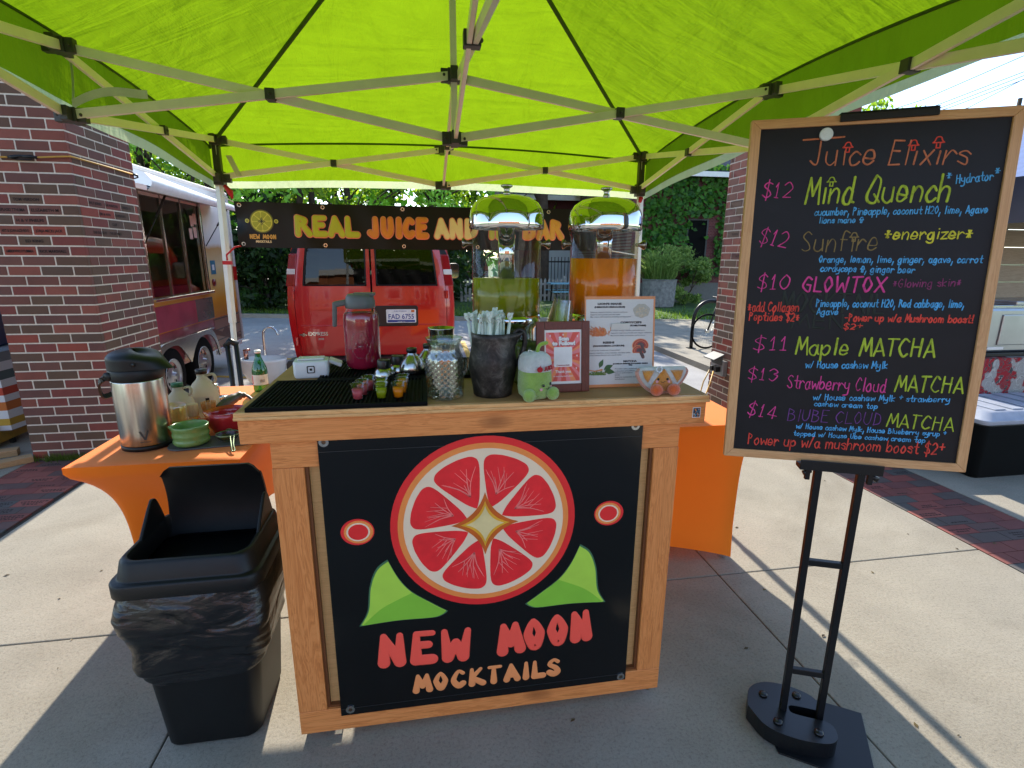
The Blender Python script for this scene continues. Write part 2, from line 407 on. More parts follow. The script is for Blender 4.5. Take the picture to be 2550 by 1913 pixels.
c4 = ramp(nt, vo.outputs['Distance'], [(.018, (.42, .40, .38)), (.032, (1, 1, 1))]); mx3 = N(nt, 'MixRGB', blend_type='MULTIPLY'); mx3.inputs[0].default_value = .8
nt.links.new(mx2.outputs[0], mx3.inputs[1]); nt.links.new(c4, mx3.inputs[2])
fs_ = noise(nt, v_, .9, 5, .7, .6); c5 = ramp(nt, fs_, [(.36, (.80, .78, .75)), (.52, (1, 1, 1))]); mx4 = N(nt, 'MixRGB', blend_type='MULTIPLY'); mx4.inputs[0].default_value = .8
nt.links.new(mx3.outputs[0], mx4.inputs[1]); nt.links.new(c5, mx4.inputs[2])
nt.links.new(mx4.outputs[0], p.inputs['Base Color']); p.inputs['Roughness'].default_value = .9
bump(nt, p, fb, .5, .004)
M_asph, nt, p = nm('asphalt'); MATS['asphalt'] = M_asph
v_ = coords(nt); fa = noise(nt, v_, .8, 6, .7); fb = noise(nt, v_, 60, 4, .7)
c1 = ramp(nt, fa, [(.3, H('#92908e')), (.7, H('#aaa8a4'))]); c2 = ramp(nt, fb, [(.35, (.7, .7, .7)), (.6, (1, 1, 1))])
mxc = N(nt, 'MixRGB', blend_type='MULTIPLY'); mxc.inputs[0].default_value = .9; nt.links.new(c1, mxc.inputs[1]); nt.links.new(c2, mxc.inputs[2])
nt.links.new(mxc.outputs[0], p.inputs['Base Color']); p.inputs['Roughness'].default_value = .9; bump(nt, p, fb, .5, .01)
M_grass = mat('grass_ground', '#3f5a22', .95, vary=.45, vs_=3, bmp=.8, bs=40)
b = MB(); b.bb(-900, 900, -900, 900, -.50, -.40); struct('ground', b, M_grass)
b = MB(); b.bb(-40, 14, 5.15, 30, -.399, -.30); struct('parking_lot', b, M_asph)
LV = [-14, -11.405, -9.165, -6.925, -4.685, -2.445, -.205, 2.035, 4.275, 5.0]
LU = [-14, -11.9, -9.66, -7.42, -5.18, -2.95, None, -2.335, -.87, 1.37, 2.88, None, 3.46, 5.7, 7.94, 10.2, 14]
b = MB()
for u0, u1 in zip(LU, LU[1:]):
    if u0 is None or u1 is None: continue
    for v0, v1 in zip(LV, LV[1:]): b.bb(u0+.003, u1-.003, v0+.003, v1-.003, -.12, 0)
o = struct('pavement', b, M_conc); bv = o.modifiers.new('edge', 'BEVEL'); bv.width = .004; bv.segments = 2
b = MB(); b.bb(-14, 14, -14, 5.0, -.399, -.014); struct('pavement_bed', b, mat('joint_dirt', '#3a352e', .95))
b = MB(); b.bb(-14, 4.48, 5.004, 5.146, -.398, -.004); struct('kerb', b, M_conc)
M_pave = islands('pavers', ['#7d3f36', '#6b3a35', '#4f4a46', '#8a4a3e', '#5d423c', '#743d34', '#51443f'], .8, .4, 60, .22)
pe = []
for nme, u0 in (('paver_strip', -2.947), ('paver_strip', 2.883)):
    b = MB(); t = MB(); v = -3.0; k = 0
    while v < 4.97:
        x = u0; first = True
        while x < u0+.574:
            w = (.097 if (k % 2 and first) else .194); w = min(w, u0+.576-x)
            if w > .03: b.bb(x+.002, x+w-.002, v+.002, v+.094, -.013, -.001)
            if w > .15 and rng.random() < .45 and v > .3:
                for q in range(rng.choice((1, 2, 3))):
                    L = rng.uniform(.06, .15); yy = v+.025+q*.02; xx = x+w/2-L/2
                    while xx < x+w/2+L/2:
                        e = rng.uniform(.006, .02); t.box((xx+e/2, yy, -.0006), (e*.8, .009, .0012)); xx += e+.004
            x += w; first = False
        v += .096; k += 1
    o = struct(nme, b, M_pave); 
    e_ = part('engraving', t, mat('engraved_dark', '#2a1f1c', .95), o)
# yellow bay lines on the lot
b = MB()
for x0, y0, x1, y1 in ((-3.3, 6.2, -1.9, 5.6), (-2.9, 9.6, -1.6, 9.6), (-3.2, 8.3, -1.9, 7.9)):
    b.bar((x0, y0, -.297), (x1, y1, -.297), .10, .004)
b.bar((-2.05, 5.6, -.297), (-2.05, 11.2, -.297), .1, .004); b.bar((.75, 5.6, -.297), (.75, 11.2, -.297), .1, .004); b.bar((3.5, 5.6, -.297), (3.5, 11.2, -.297), .1, .004)
struct('bay_markings', b, mat('road_yellow', '#c9a13a', .8, vary=.3, vs_=30))
# raised walk on the right, far kerb and lawn
b = MB(); b.bb(4.62, 12.5, 5.0, 14.6, -.398, -.206); struct('sidewalk', b, M_conc)
b = MB(); b.bb(4.48, 4.616, 5.0, 13.6, -.398, -.197); struct('kerb', b, M_conc)
far = lambda x: 15.2-.23*x
b = MB(); b.bar((-40, far(-40), -.29), (14, far(14), -.29), .16, .2); struct('kerb', b, M_conc)
b = MB(); b.add([(-40, far(-40)+.09, -.2), (14, far(14)+.09, -.2), (60, far(14)-6, -.2), (60, 120, -.2), (-80, 120, -.2), (-80, far(-40), -.2)], [(0, 1, 2, 3, 4, 5)])
struct('lawn', b, M_grass, fix=False)
# grass blades along the near edge of the lawn
b = MB()
for i in range(9000):
    x = rng.uniform(-9, 11); y = far(x)+.12+abs(rng.gauss(0, 1.6)); h = rng.uniform(.04, .13); a = rng.uniform(0, 6.28); w = .012
    dx, dy = math.cos(a)*w, math.sin(a)*w
    b.add([(x-dx, y-dy, -.205), (x+dx, y+dy, -.205), (x+rng.uniform(-.05, .05), y+rng.uniform(-.05, .05), -.2+h)], [(0, 1, 2)])
struct('grass', b, leafmat('grass_blade', '#35521a', '#6b8a30', .4), 'stuff', fix=False)

# ============================================================ brick pillars
M_brick = islands('bricks', ['#7c4334', '#6b4034', '#5e4634', '#84493a', '#5c4232', '#773b32', '#6c4438', '#5a4436', '#8a4030', '#633f36'], .82, .35, 70, .2)
M_mort = mat('mortar', '#d2c6b2', .95, vary=.1, vs_=60, bmp=.5, bs=300)
def pillar(label, u0, v0, names=()):
    LX, LY = .6096, .8128; C = .0677; rows = 48
    th = thing('brick_pillar', label, 'pillar', (u0, v0, 0), 0, 'brick pillars either side of the tent')
    b = MB()
    def run(a, c, fixed, axis, side, off, z):
        x = a-(.1016 if off else 0)
        while x < c-1e-6:
            x0, x1 = max(x, a), min(x+.2032, c)
            if x1-x0 > .02:
                g0 = .005 if x0 > a+1e-6 else 0; g1 = .005 if x1 < c-1e-6 else 0
                j = rng.uniform(-.0008, .0008)
                if axis == 0: b.bb(x0+g0, x1-g1, *(sorted((fixed+j, fixed+side*.03))), z+.005, z+C-.005)
                else: b.bb(*(sorted((fixed+j, fixed+side*.03))), x0+g0, x1-g1, z+.005, z+C-.005)
            x += .2032
    for k in range(rows):
        z = k*C; e = k % 2
        run(0, LX, 0, 0, 1, not e, z); run(0, LX, LY, 0, -1, not e, z)
        run(.031, LY-.031, 0, 1, 1, e, z); run(.031, LY-.031, LX, 1, -1, e, z)
    part('bricks', b, M_brick, th, .0025, seg=1)
    m = MB(); m.bb(.0035, LX-.0035, .0035, LY-.0035, -.1, rows*C); part('mortar', m, M_mort, th)
    c = MB(); c.bb(-.04, LX+.04, -.04, LY+.04, rows*C+.001, rows*C+.1); part('capstone', c, M_conc, th, .008)
    if names:
        t = MB(); fr = plane((0, -.0012, 0)); fs = plane((LX+.0012, 0, 0), (0, 1, 0), (0, 0, 1))
        for s_, x, r, side in names:
            typeset(t, fs if side else fr, s_, x, r*C+.023, .026, 0, .0009, 'CENTER', 1, .0006, min(.165, .0155*len(s_)))
        part('engraving', t, MATS['engraved_dark'], th)
    return th
nl = [('TOM VERDON', .305, 27, 0), ('POPLASKI TTHUMA', .203, 26, 0), ('ELIZABETH M', .406, 26, 0), ('H & V PHELPS', .305, 25, 0), ('ART & JOAN AZEVEDO', .203, 24, 0), ('JORJA MICKI JACK', .406, 24, 0),
      ('ED KING', .305, 23, 0), ('AMBERVINCOTUMMIA', .203, 22, 0), ('RICK MARSHALL', .406, 22, 0),
      ('WILT JONES', .203, 27, 1), ('THE HARRISONS', .406, 27, 1), ('TERESA D', .61, 27, 1), ('JIM & ANN', .305, 26, 1), ('FAIRBANKS', .508, 26, 1), ('CLUB', .406, 25, 1), ('THE OLD GUYS', .203, 24, 1), ('THE LEE FAMILY', .406, 24, 1)]
pillar('reddish brown brick pillar with engraved donor bricks and a yellow cord round it', -2.948, 4.16, nl)
pr_ = pillar('brick pillar half hidden behind the chalkboard, with an outlet box on its side', 2.875, 4.02, [])
t = MB(); fs = plane((-.0012, 0, 0), (0, -1, 0), (0, 0, 1))
for s_, x, r in (('THE WOODS', -.61, 25), ('JIM S', -.45, 24), ('PATTY B', -.51, 22), ('THE COOKS', -.45, 20), ('LEE', -.35, 19)): typeset(t, fs, s_, x, r*.0677+.023, .026, 0, .0009, 'CENTER', 1, .0006, .1)
part('engraving', t, MATS['engraved_dark'], pr_)
# cord round the left pillar
M_cord = mat('yellow_cord', '#b58a35', .7); M_blk = mat('black_plastic', '#0f1011', .46, vary=.2, vs_=9, bmp=.06, bs=250, spec=.35); M_clipm = mat('clip_metal', '#5a4c3c', .4, .7)
th = thing('bungee_cord', 'yellow bungee cord with black hooks stretched round the engraved brick pillar', 'cord', (-2.95, 4.15, 2.12))
b = MB(); b.tube([(-.02, -.006, -.005), (.16, -.012, -.002), (.29, -.014, .0)], .006, 8); b.tube([(.43, -.014, .003), (.6, -.012, .015), (.632, .0, .018), (.63, .35, .018), (.62, .80, .018)], .006, 8); part('cord', b, M_cord, th)
b = MB(); b.tube([(.27, -.014, 0), (.30, -.02, 0), (.34, -.02, .006), (.36, -.02, .004)], [.008, .014, .007, .006], 8); b.tube([(.35, -.02, .006), (.40, -.02, .006), (.44, -.014, .002)], [.006, .012, .008], 8)
b.tube([(.31, -.02, .012), (.41, -.02, .012)], .004, 6); b.tube([(.31, -.02, -.012), (.41, -.02, -.012)], .004, 6); part('hook', b, M_blk, th)
b = MB(); b.tube([(.62, .78, .018), (.63, .83, .016), (.62, .86, .004), (.60, .84, -.01)], [.008, .01, .006, .004], 8); part('hook', b, M_blk, th)
# outlet box + cables on the right pillar
th = thing('outlet_box', 'grey metal outlet box with open cover on the side of the right pillar', 'outlet box', (2.873, 4.62, .47))
b = MB(); b.bb(-.05, 0, -.11, .11, -.09, .06); part('box', b, mat('grey_metal', '#8b8d8c', .45, .5), th, .006)
b = MB(); b.box((-.09, 0, .1), (.12, .2, .014), 0, Matrix.Rotation(RAD(-25), 3, 'Y')); b.bb(-.06, -.046, -.09, .09, .02, .10); part('cover', b, mat('galvanised', '#3f4345', .6, .1), th, .004)
b = MB()
for k, dy in enumerate((-.05, .02)): b.bb(-.10, -.05, dy-.02, dy+.02, -.05, .0)
part('plug', b, M_blk, th, .004)
b = MB(); b.tube([(2.775, 4.59, .42), (2.70, 4.5, .33), (2.5, 4.3, .12), (2.3, 4.1, .03), (1.6, 3.9, .008)], .007, 8)
single('extension_cord', b, mat('yellow_cable', '#c9972c', .5), 'thin yellow extension cord running from the outlet box down behind the orange table', 'cord')
b = MB(); b.tube([(2.775, 4.66, .42), (2.72, 4.66, .3), (2.66, 4.62, .12), (2.6, 4.7, .008), (2.3, 4.8, .008)], .007, 8)
single('extension_cord', b, mat('pale_cable', '#d6b879', .5), 'pale cream extension cord hanging straight down from the outlet box', 'cord')

# ============================================================ pop-up tent
UL, UR, VB, VF = -1.29, 1.57, 3.81, .91; UM, VM = .14, 2.36
def fabric(name, c, tr, rough=.7):
    m, nt, p = nm(name); v = coords(nt); c = H(c)
    f1 = noise(nt, coords(nt, (1.0, 1.0, .35), (0, 0, .6)), 6, 7, .62, .5); f2 = noise(nt, v, 900, 2)
    f3 = noise(nt, coords(nt, (1.6, .7, 1.0), (0, 0, .9)), 1.6, 5, .55, .8)
    rn = N(nt, 'TexNoise'); rn.noise_type = 'RIDGED_MULTIFRACTAL'; rn.inputs['Scale'].default_value = 4.5; rn.inputs['Detail'].default_value = 3; rn.inputs['Distortion'].default_value = .35; nt.links.new(coords(nt, (1.5, .55, 1.0), (0, 0, .5)), rn.inputs['Vector'])
    rs = N(nt, 'Math', operation='MULTIPLY'); rs.inputs[1].default_value = .42; nt.links.new(rn.outputs['Fac'], rs.inputs[0]); f4 = rs.outputs[0]
    col = ramp(nt, f1, [(.3, mul(c, .93)), (.7, mul(c, 1.05))])
    f5 = noise(nt, coords(nt, (4.2, .6, 1.3), (0, 0, .9)), 2.0, 4, .5, 1.0); f6 = noise(nt, coords(nt, (.6, 3.6, 1.3), (0, 0, -.4)), 2.0, 4, .5, 1.0); mq = N(nt, 'Math', operation='MULTIPLY'); nt.links.new(f5, mq.inputs[0]); nt.links.new(f6, mq.inputs[1])
    aq = N(nt, 'Math', operation='MULTIPLY_ADD'); aq.inputs[1].default_value = 1.0; nt.links.new(mq.outputs[0], aq.inputs[0]); nt.links.new(f4, aq.inputs[2])
    ad = N(nt, 'Math', operation='ADD'); nt.links.new(f3, ad.inputs[0]); nt.links.new(aq.outputs[0], ad.inputs[1])
    ad2 = N(nt, 'Math', operation='MULTIPLY_ADD'); ad2.inputs[1].default_value = .25; nt.links.new(f1, ad2.inputs[0]); nt.links.new(ad.outputs[0], ad2.inputs[2])
    b1 = N(nt, 'Bump'); b1.inputs['Strength'].default_value = .9; b1.inputs['Distance'].default_value = .045; nt.links.new(ad2.outputs[0], b1.inputs['Height'])
    b2 = N(nt, 'Bump'); b2.inputs['Strength'].default_value = .15; b2.inputs['Distance'].default_value = .001; nt.links.new(f2, b2.inputs['Height']); nt.links.new(b1.outputs[0], b2.inputs['Normal'])
    p.inputs['Roughness'].default_value = rough; p.inputs['Specular IOR Level'].default_value = .25
    nt.links.new(col, p.inputs['Base Color']); nt.links.new(b2.outputs[0], p.inputs['Normal'])
    t = N(nt, 'BsdfTranslucent'); nt.links.new(col, t.inputs[0]); nt.links.new(b2.outputs[0], t.inputs['Normal'])
    mx = N(nt, 'MixShader'); mx.inputs[0].default_value = tr; nt.links.new(p.outputs[0], mx.inputs[1]); nt.links.new(t.outputs[0], mx.inputs[2])
    nt.links.new(mx.outputs[0], nt.nodes['Material Output'].inputs[0]); MATS[name] = m; return m
M_can = fabric('lime_fabric', '#76960f', .55)
M_hem = fabric('hem_fabric', '#c9d9b0', .45)
M_frame = mat('tent_frame', '#efe8d6', .35, .1, vary=.05); M_brk = mat('tent_bracket', '#3c3d3b', .5, vary=.1); M_seam = mat('seam_tape', '#3b5a06', .8); M_bolt = mat('bolt', '#9a9a98', .3, .9)
M_leg = mat('tent_leg', '#d4d3cc', .35, .1, vary=.05)
tent = thing('canopy_tent', 'lime green pop-up canopy tent on white folding legs over the drinks bar', 'tent', (0, 0, 0))
EL, ER, EF, EB = UL-.06, UR+.06, VF-.06, VB+.06
cs = [(EL, EB), (ER, EB), (ER, EF), (EL, EF)]
from mathutils import noise as mn
def eave(i, a):
    (x0, y0), (x1, y1) = cs[i], cs[(i+1) % 4]
    up_ = .06 if i in (0, 2) else .13
    return Vector((x0+(x1-x0)*a, y0+(y1-y0)*a, 2.19+up_*math.sin(PI*a)**.8))
PEAK = Vector((UM, VM, 3.05))
def roof(i, a, b_):
    e = eave(i, a); q = e.lerp(PEAK, b_)
    q.z -= .035*math.sin(PI*b_)*math.sin(PI*a)
    k = math.sin(PI*b_)**.5*math.sin(PI*a)**.5 if 0 < b_ < 1 and 0 < a < 1 else 0
    q.z += k*(.012*mn.noise(Vector((q.x*2.2, q.y*2.2, i*3)))+.006*mn.noise(Vector((q.x*7, q.y*2.5, i*5))))
    return q
def val(i, a, b_):
    e = eave(i, a); nx, ny = [(0, 1), (1, 0), (0, -1), (-1, 0)][i]
    q_ = a if i == 1 else 1-a
    bot = 1.93+.03*math.sin(PI*a) if i in (0, 2) else 1.93+.15*(1-(1-q_)**2)
    z = e.z+(bot-e.z)*b_
    o_ = .012*math.sin(a*19+i)*b_+.02*mn.noise(Vector((a*5, b_*1.5, i*7)))*b_
    e2 = min(1, min(a, 1-a)*12)
    return Vector((e.x+nx*o_*e2, e.y+ny*o_*e2, z))
b = MB(); hm = MB(); sm_ = MB()
for i in range(4):
    b.grid(lambda a, c: roof(i, a, c), 44, 26)
    b.grid(lambda a, c: val(i, a, c*.84), 44, 6)
    hm.grid(lambda a, c: val(i, a, .84+c*.16), 44, 2)
    pts = [roof(i, 0, k/20)-Vector((0, 0, .012)) for k in range(20)]
    sm_.tube(pts, .011, 6)
    sm_.tube([eave(i, k/24)+Vector((0, 0, -.006)) for k in range(25)], .006, 6)  # dark eave line draws the seam and the shadow along it as one
part('canopy', b, M_can, tent, fix=False); part('valance_hem', hm, M_hem, tent, fix=False); part('seam', sm_, M_seam, tent)
def leg(x, y, sx, sy):
    x2, y2 = x+sx*.07, y+sy*.03
    b = MB(); b.bar((x, y, 2.24), (x+sx*.035, y+sy*.015, 1.05), .036, .036); o = part('leg', b, M_leg, tent, .003)
    b = MB(); b.bar((x+sx*.035, y+sy*.015, 1.05), (x2, y2, .012), .028, .028); part('inner_leg', b, M_leg, o, .003)
    b = MB(); b.bb(x2-.045, x2+.045, y2-.045, y2+.045, .001, .01); part('foot_plate', b, M_frame, o)
    for z, d in ((2.215, .07), (1.985, .085)):
        b = MB(); b.box((x, y, z), (.062, .062, d)); b.box((x-sx*.045, y, z), (.05, .034, .05)); b.box((x, y-sy*.045, z), (.034, .05, .05)); b.ball((x-sx*.05, y-.019 if sy > 0 else y+.019, z), .006, 8, 6, 0); part('bracket', b, M_brk, tent, .004)
    b = MB(); b.box((x, y, 2.1), (.042, .042, .16)); part('sleeve', b, M_brk, tent, .003)
for x, sx in ((UL, -1), (UR, 1)):
    for y, sy in ((VB, 1), (VF, -1)): leg(x, y, sx, sy)
def scissor(p0, p1, z0, z1, off):
    """two crossing bars between posts at p0 and p1: z = (low, high) at each end"""
    (x0, y0), (x1, y1) = p0, p1; ox, oy = off
    for s_, (za, zb) in ((1, (z0[1], z1[0])), (-1, (z0[0], z1[1]))):
        b = MB(); b.bar((x0+ox*s_, y0+oy*s_, za), (x1+ox*s_, y1+oy*s_, zb), .015, .034); part('truss_bar', b, M_frame, tent, .002)
    xm, ym, zm = (x0+x1)/2, (y0+y1)/2, (z0[0]+z0[1]+z1[0]+z1[1])/4
    ax = abs(x1-x0) > abs(y1-y0)
    b = MB(); b.box((xm, ym, zm), (.036, .05, .042) if ax else (.05, .036, .042)); b.ball((xm, ym-.026, zm) if ax else (xm+.026, ym, zm), .007, 8, 6); part('pivot', b, M_brk, tent, .003)
LO, HI = 1.992, 2.215; SL, SH = 2.01, 2.243
for y in (VB, VF):
    scissor((UL, y), (UM, y), (LO, HI), (1.98, 2.205), (0, .009)); scissor((UM, y), (UR, y), (1.98, 2.205), (LO, HI), (0, .009))
for x in (UL, UR):
    scissor((x, VB), (x, VM), (LO, HI), (SL, SH), (.009, 0)); scissor((x, VM), (x, VF), (SL, SH), (LO, HI), (.009, 0))
scissor((UL, VM), (UM, VM), (SL, SH), (1.985, 2.222), (0, .009)); scissor((UM, VM), (UR, VM), (1.985, 2.222), (SL, SH), (0, .009))
scissor((UM+.01, VB), (UM+.01, VM), (1.98, 2.205), (1.985, 2.222), (.009, 0)); scissor((UM+.01, VM), (UM+.01, VF), (1.985, 2.222), (1.98, 2.205), (.009, 0))
for x, y, zs, dx, dy in ((UM, VM, (1.985, 2.222), 1, 1), (UM, VB, (1.98, 2.205), 1, 1), (UM, VF, (1.98, 2.205), 1, 1), (UL, VM, (SL, SH), 0, 1), (UR, VM, (SL, SH), 0, 1)):
    for z in zs:
        b = MB(); b.box((x, y, z), (.05, .05, .05))
        b.box((x-.038, y, z), (.03, .03, .05)); b.box((x+.038, y, z), (.03, .03, .05)); b.box((x, y-.038, z), (.03, .03, .05)); b.box((x, y+.038, z), (.03, .03, .05))
        for q in (-1, 1): b.ball((x+q*.04, y-.017, z), .006, 8, 6)
        part('bracket', b, M_brk, tent, .003)
b = MB(); b.bar((UM, VM, 1.97), (UM, VM, 3.03), .026, .026); part('centre_pole', b, M_frame, tent, .002)
# ties: velcro straps and cloth tapes
M_strap = mat('white_strap', '#c8c9b4', .8)
for f_ in (lambda a, c: Vector((UL-.04+.02*a+.01*math.sin(c*5), VM+.10-.02*a, 2.30-.30*c)), lambda a, c: Vector((UL+.02+.26*c, VM-.02, 2.03+.03*a+.06*c+.02*math.sin(c*4))), lambda a, c: Vector((UL+.06+.035*a+.05*c, VB-.03, 2.12-.12*c))):
    b = MB(); b.grid(f_, 1, 10); part('tie_strap', b, M_strap, tent, fix=False)
b = MB(); b.tube([(UL+.03, VB-.02, 1.94), (UL+.06, VB-.02, 1.90), (UL+.07, VB-.02, 1.86)], [.012, .02, .006], 8); b.tube([(UR-.0, VB-.03, 1.93), (UR-.01, VB-.04, 1.90)], [.018, .012], 8); part('red_cord', b, mat('red_cord', '#b3151c', .6), tent)
# hanging banner behind the bar
M_vin = mat('black_vinyl', '#0b0a09', .38, vary=.25, vs_=5, spec=.3)
bn = thing('banner', 'long black vinyl banner reading REAL JUICE AND hung between the rear tent legs', 'banner', (0, VB-.045, 0))
BX0, BX1, BZ0, BZ1 = -1.205, 1.28, 1.555, 1.842
def bnf(x, z, d=0):
    k = max(0, min(1, (x+.95)/.2)); k = k*k*(3-2*k); e = max(0, min(1, (-1.13-x)/.07))
    return Vector((x, -d+k*(.006*math.sin(x*9)+.003*math.sin(x*23+z*14))+e*.012*math.sin(z*30), z-.006*math.sin((x-BX0)/(BX1-BX0)*PI)))
b = MB(); b.grid(lambda a, c: bnf(BX0+(BX1-BX0)*a, BZ0+(BZ1-BZ0)*c), 90, 10); b.grid(lambda a, c: bnf(BX0+(BX1-BX0)*a, BZ0+(BZ1-BZ0)*c, -.0015), 90, 10); part('vinyl', b, M_vin, bn, fix=False)
fb_ = lambda x, y, z: bnf(x, y, z+.0012)
M_silver = mat('silver', '#c9c9c6', .2, 1.0, vary=.03); M_white = mat('white_paint', '#dcdad4', .4, vary=.04)
b = MB()
for x in (-1.175, -.66, -.14, .37, .88, 1.25):
    for z in (BZ0+.022, BZ1-.022): b.ring(fb_, x, z, .007, .013, 0, .002, 0, 16)
part('grommet', b, M_silver, bn)
M_bt = [mat('bub_pink', '#e8806a', .5, vary=.05), mat('bub_lime', '#b8b52c', .5, vary=.1), mat('bub_orange', '#d9812e', .5, vary=.1), mat('bub_cream', '#e6cf9a', .5, vary=.06), mat('bub_amber', '#dba043', .5, vary=.08)]
b = MB()
for tx, x0, x1, mi in (('REAL', -.851, -.425, 1), ('JUICE', -.385, .035, 2), ('AND', .066, .39, 3), ('TEA', .43, .64, 1), ('BAR', .69, 1.0, 4)):
    zb, cap = 1.648, .104
    for r, z, k in ((.0240, .0006, 0), (.0185, .0022, mi)):
        write(b, fb_, tx, (x0+.024, zb), (x1-.024, zb), cap, r, z, .0012, k, 0, 3, 10, 0, lambda y: 1.08-.03*y, 2.7)
part('lettering', b, M_bt, bn)
def citrus(mb, fr, cx, cy_, R, mi, z0=.0006, dz=.0004, veins=True, star=True):
    """round citrus slice: mi = rind, ring, pith, flesh, vein, star dark, star mid, star light"""
    for k, (r, m_) in enumerate(((R, mi[0]), (R*.925, mi[1]), (R*.865, mi[2]))): mb.disc(fr, cx, cy_, r, 0, z0+dz*k, m_, 64)
    z = z0+dz*3
    for k in range(8):
        a0, a1 = RAD(k*45+3)+.035, RAD(k*45+48)-.035; pts = []
        am = (a0+a1)/2; r0_, r1_ = R*.23, R*.80
        ax = [(r0_*math.cos(am)*.98, r0_*math.sin(am)*.98)]
        n = 10
        ab0, ab1 = RAD(k*45+3), RAD(k*45+48); pc = lambda r, a: (r*math.cos(a), r*math.sin(a))
        raw = [pc(R*.205, am), pc(R*.24, ab0+.26), pc(R*.36, ab0+.105)]+[(r1_*.86*math.cos(a0), r1_*.86*math.sin(a0)), (r1_*.98*math.cos(a0+.07), r1_*.98*math.sin(a0+.07))]+[(r1_*math.cos(a0+(a1-a0)*t), r1_*math.sin(a0+(a1-a0)*t)) for t in (.3, .5, .7)]+[(r1_*.98*math.cos(a1-.07), r1_*.98*math.sin(a1-.07)), (r1_*.86*math.cos(a1), r1_*.86*math.sin(a1)), pc(R*.36, ab1-.105), pc(R*.24, ab1-.26)]
        raw = raw+[raw[0]]
        sp = smooth(raw, 6)[:-1]
        mb.poly([(cx+x, cy_+y) for x, y in sp], fr, z0+dz*2, z, mi[3])
        if veins:
            rr = random.Random(k)
            for q in range(5):
                t = am+(q-2)*.075; L = R*rr.uniform(.5, .68); st = R*.36; e = am+(q-2)*.15
                p0 = (cx+st*math.cos(am), cy_+st*math.sin(am)); p1 = (cx+(st+L)*.5*math.cos(t), cy_+(st+L)*.5*math.sin(t)); p2 = (cx+L*math.cos(e), cy_+L*math.sin(e))
                mb.stroke(fr, smooth([p0, p1, p2], 4), [.0019, .0019, .0018, .0017, .0016, .0014, .0012, .001, .0008][:9], z, .0003, mi[4], 6)
                mb.stroke(fr, [p1, (p1[0]+.18*R*math.cos(e+.5), p1[1]+.18*R*math.sin(e+.5))], [.0013, .0006], z, .0003, mi[4], 6)
    if star:
        for k, (r, m_) in enumerate(((R*.37, mi[5]), (R*.27, mi[6]), (R*.21, mi[7]))):
            pts = []
            for q in range(4):
                a = RAD(90*q+90); r2 = r*(1 if q % 2 == 0 else .98); a2 = a+RAD(45); rc = r*.30
                A, B_, C_ = (r2*math.cos(a), r2*math.sin(a)), (rc*math.cos(a2), rc*math.sin(a2)), (r*math.cos(a+PI/2), r*math.sin(a+PI/2))
                for s in range(8):
                    t = s/8; pts.append((cx+(1-t)**2*A[0]+2*t*(1-t)*B_[0]+t*t*C_[0], cy_+(1-t)**2*A[1]+2*t*(1-t)*B_[1]+t*t*C_[1]))
            mb.poly(pts, fr, z-dz, z+dz*(k+1), m_)
M_lime = [mat('lime_rind', '#8e8a20', .5), mat('lime_dark', '#5c5616', .5), mat('lime_pith', '#d9cf52', .5), mat('lime_flesh', '#a7a42a', .5), mat('lime_star', '#2c2a14', .5), mat('logo_gold', '#d39a45', .5), mat('logo_pale', '#e0c6a0', .5)]
b = MB(); citrus(b, fb_, -1.05, 1.722, .074, (1, 0, 2, 3, 2, 4, 2, 4), .0008, .0005, False)
for q in (-1, 1): b.disc(fb_, -1.05+q*.09, 1.724, .013, 0, .0012, 2, 20); b.disc(fb_, -1.05+q*.09, 1.724, .009, 0, .0016, 0, 20)
write(b, fb_, 'NEW MOON', (-1.13, 1.613), (-.97, 1.613), .024, .0036, .0008, .0006, 5, 0, 4, 8, 0, None, 2)
write(b, fb_, 'MOCKTAILS', (-1.097, 1.588), (-1.0, 1.588), .012, .0021, .0008, .0006, 6, 0, 4, 6)
part('logo', b, M_lime, bn)
b = MB(); b.tube([(BX0+.01, 0, BZ0+.01), (BX0-.03, 0, BZ0-.0), (UL+.0-.0, 0, BZ0-.05), (UL+.0, 0, BZ0-.085)], .006, 8); b.box((UL-.0, 0, BZ0-.10), (.05, .04, .024)); part('red_strap', b, mat('red_cord', '#b3151c', .6), bn)
b = MB(); b.tube([(BX0+.01, 0, BZ1-.01), (BX0-.04, 0, BZ1+.015), (UL+.02, 0, BZ1+.035)], .004, 8); b.tube([(BX1-.01, 0, BZ1-.01), (UR-.02, 0, BZ1+.03)], .004, 8); b.tube([(BX1-.01, 0, BZ0+.01), (UR-.02, 0, BZ0-.03)], .004, 8); part('tie_cord', b, M_white, bn)
# tripod stand leaning at the left rear leg
th = thing('tripod_stand', 'folded black tripod stand strapped to the left rear tent leg', 'stand', (-1.30, 3.715, 0))
b = MB(); b.tube([(-.045, -.01, .905), (-.01, -.025, .945), (.03, -.01, .915)], .022, 10); part('hub', b, M_blk, th)
for dx, d2 in ((-.03, -.012), (.026, .035)):
    b = MB(); b.tube([(dx, -.02, .92), (dx+(d2-dx)*.4, -.03, .5), (d2, -.04, .01)], [.017, .015, .012], 10); part('leg', b, M_blk, th)
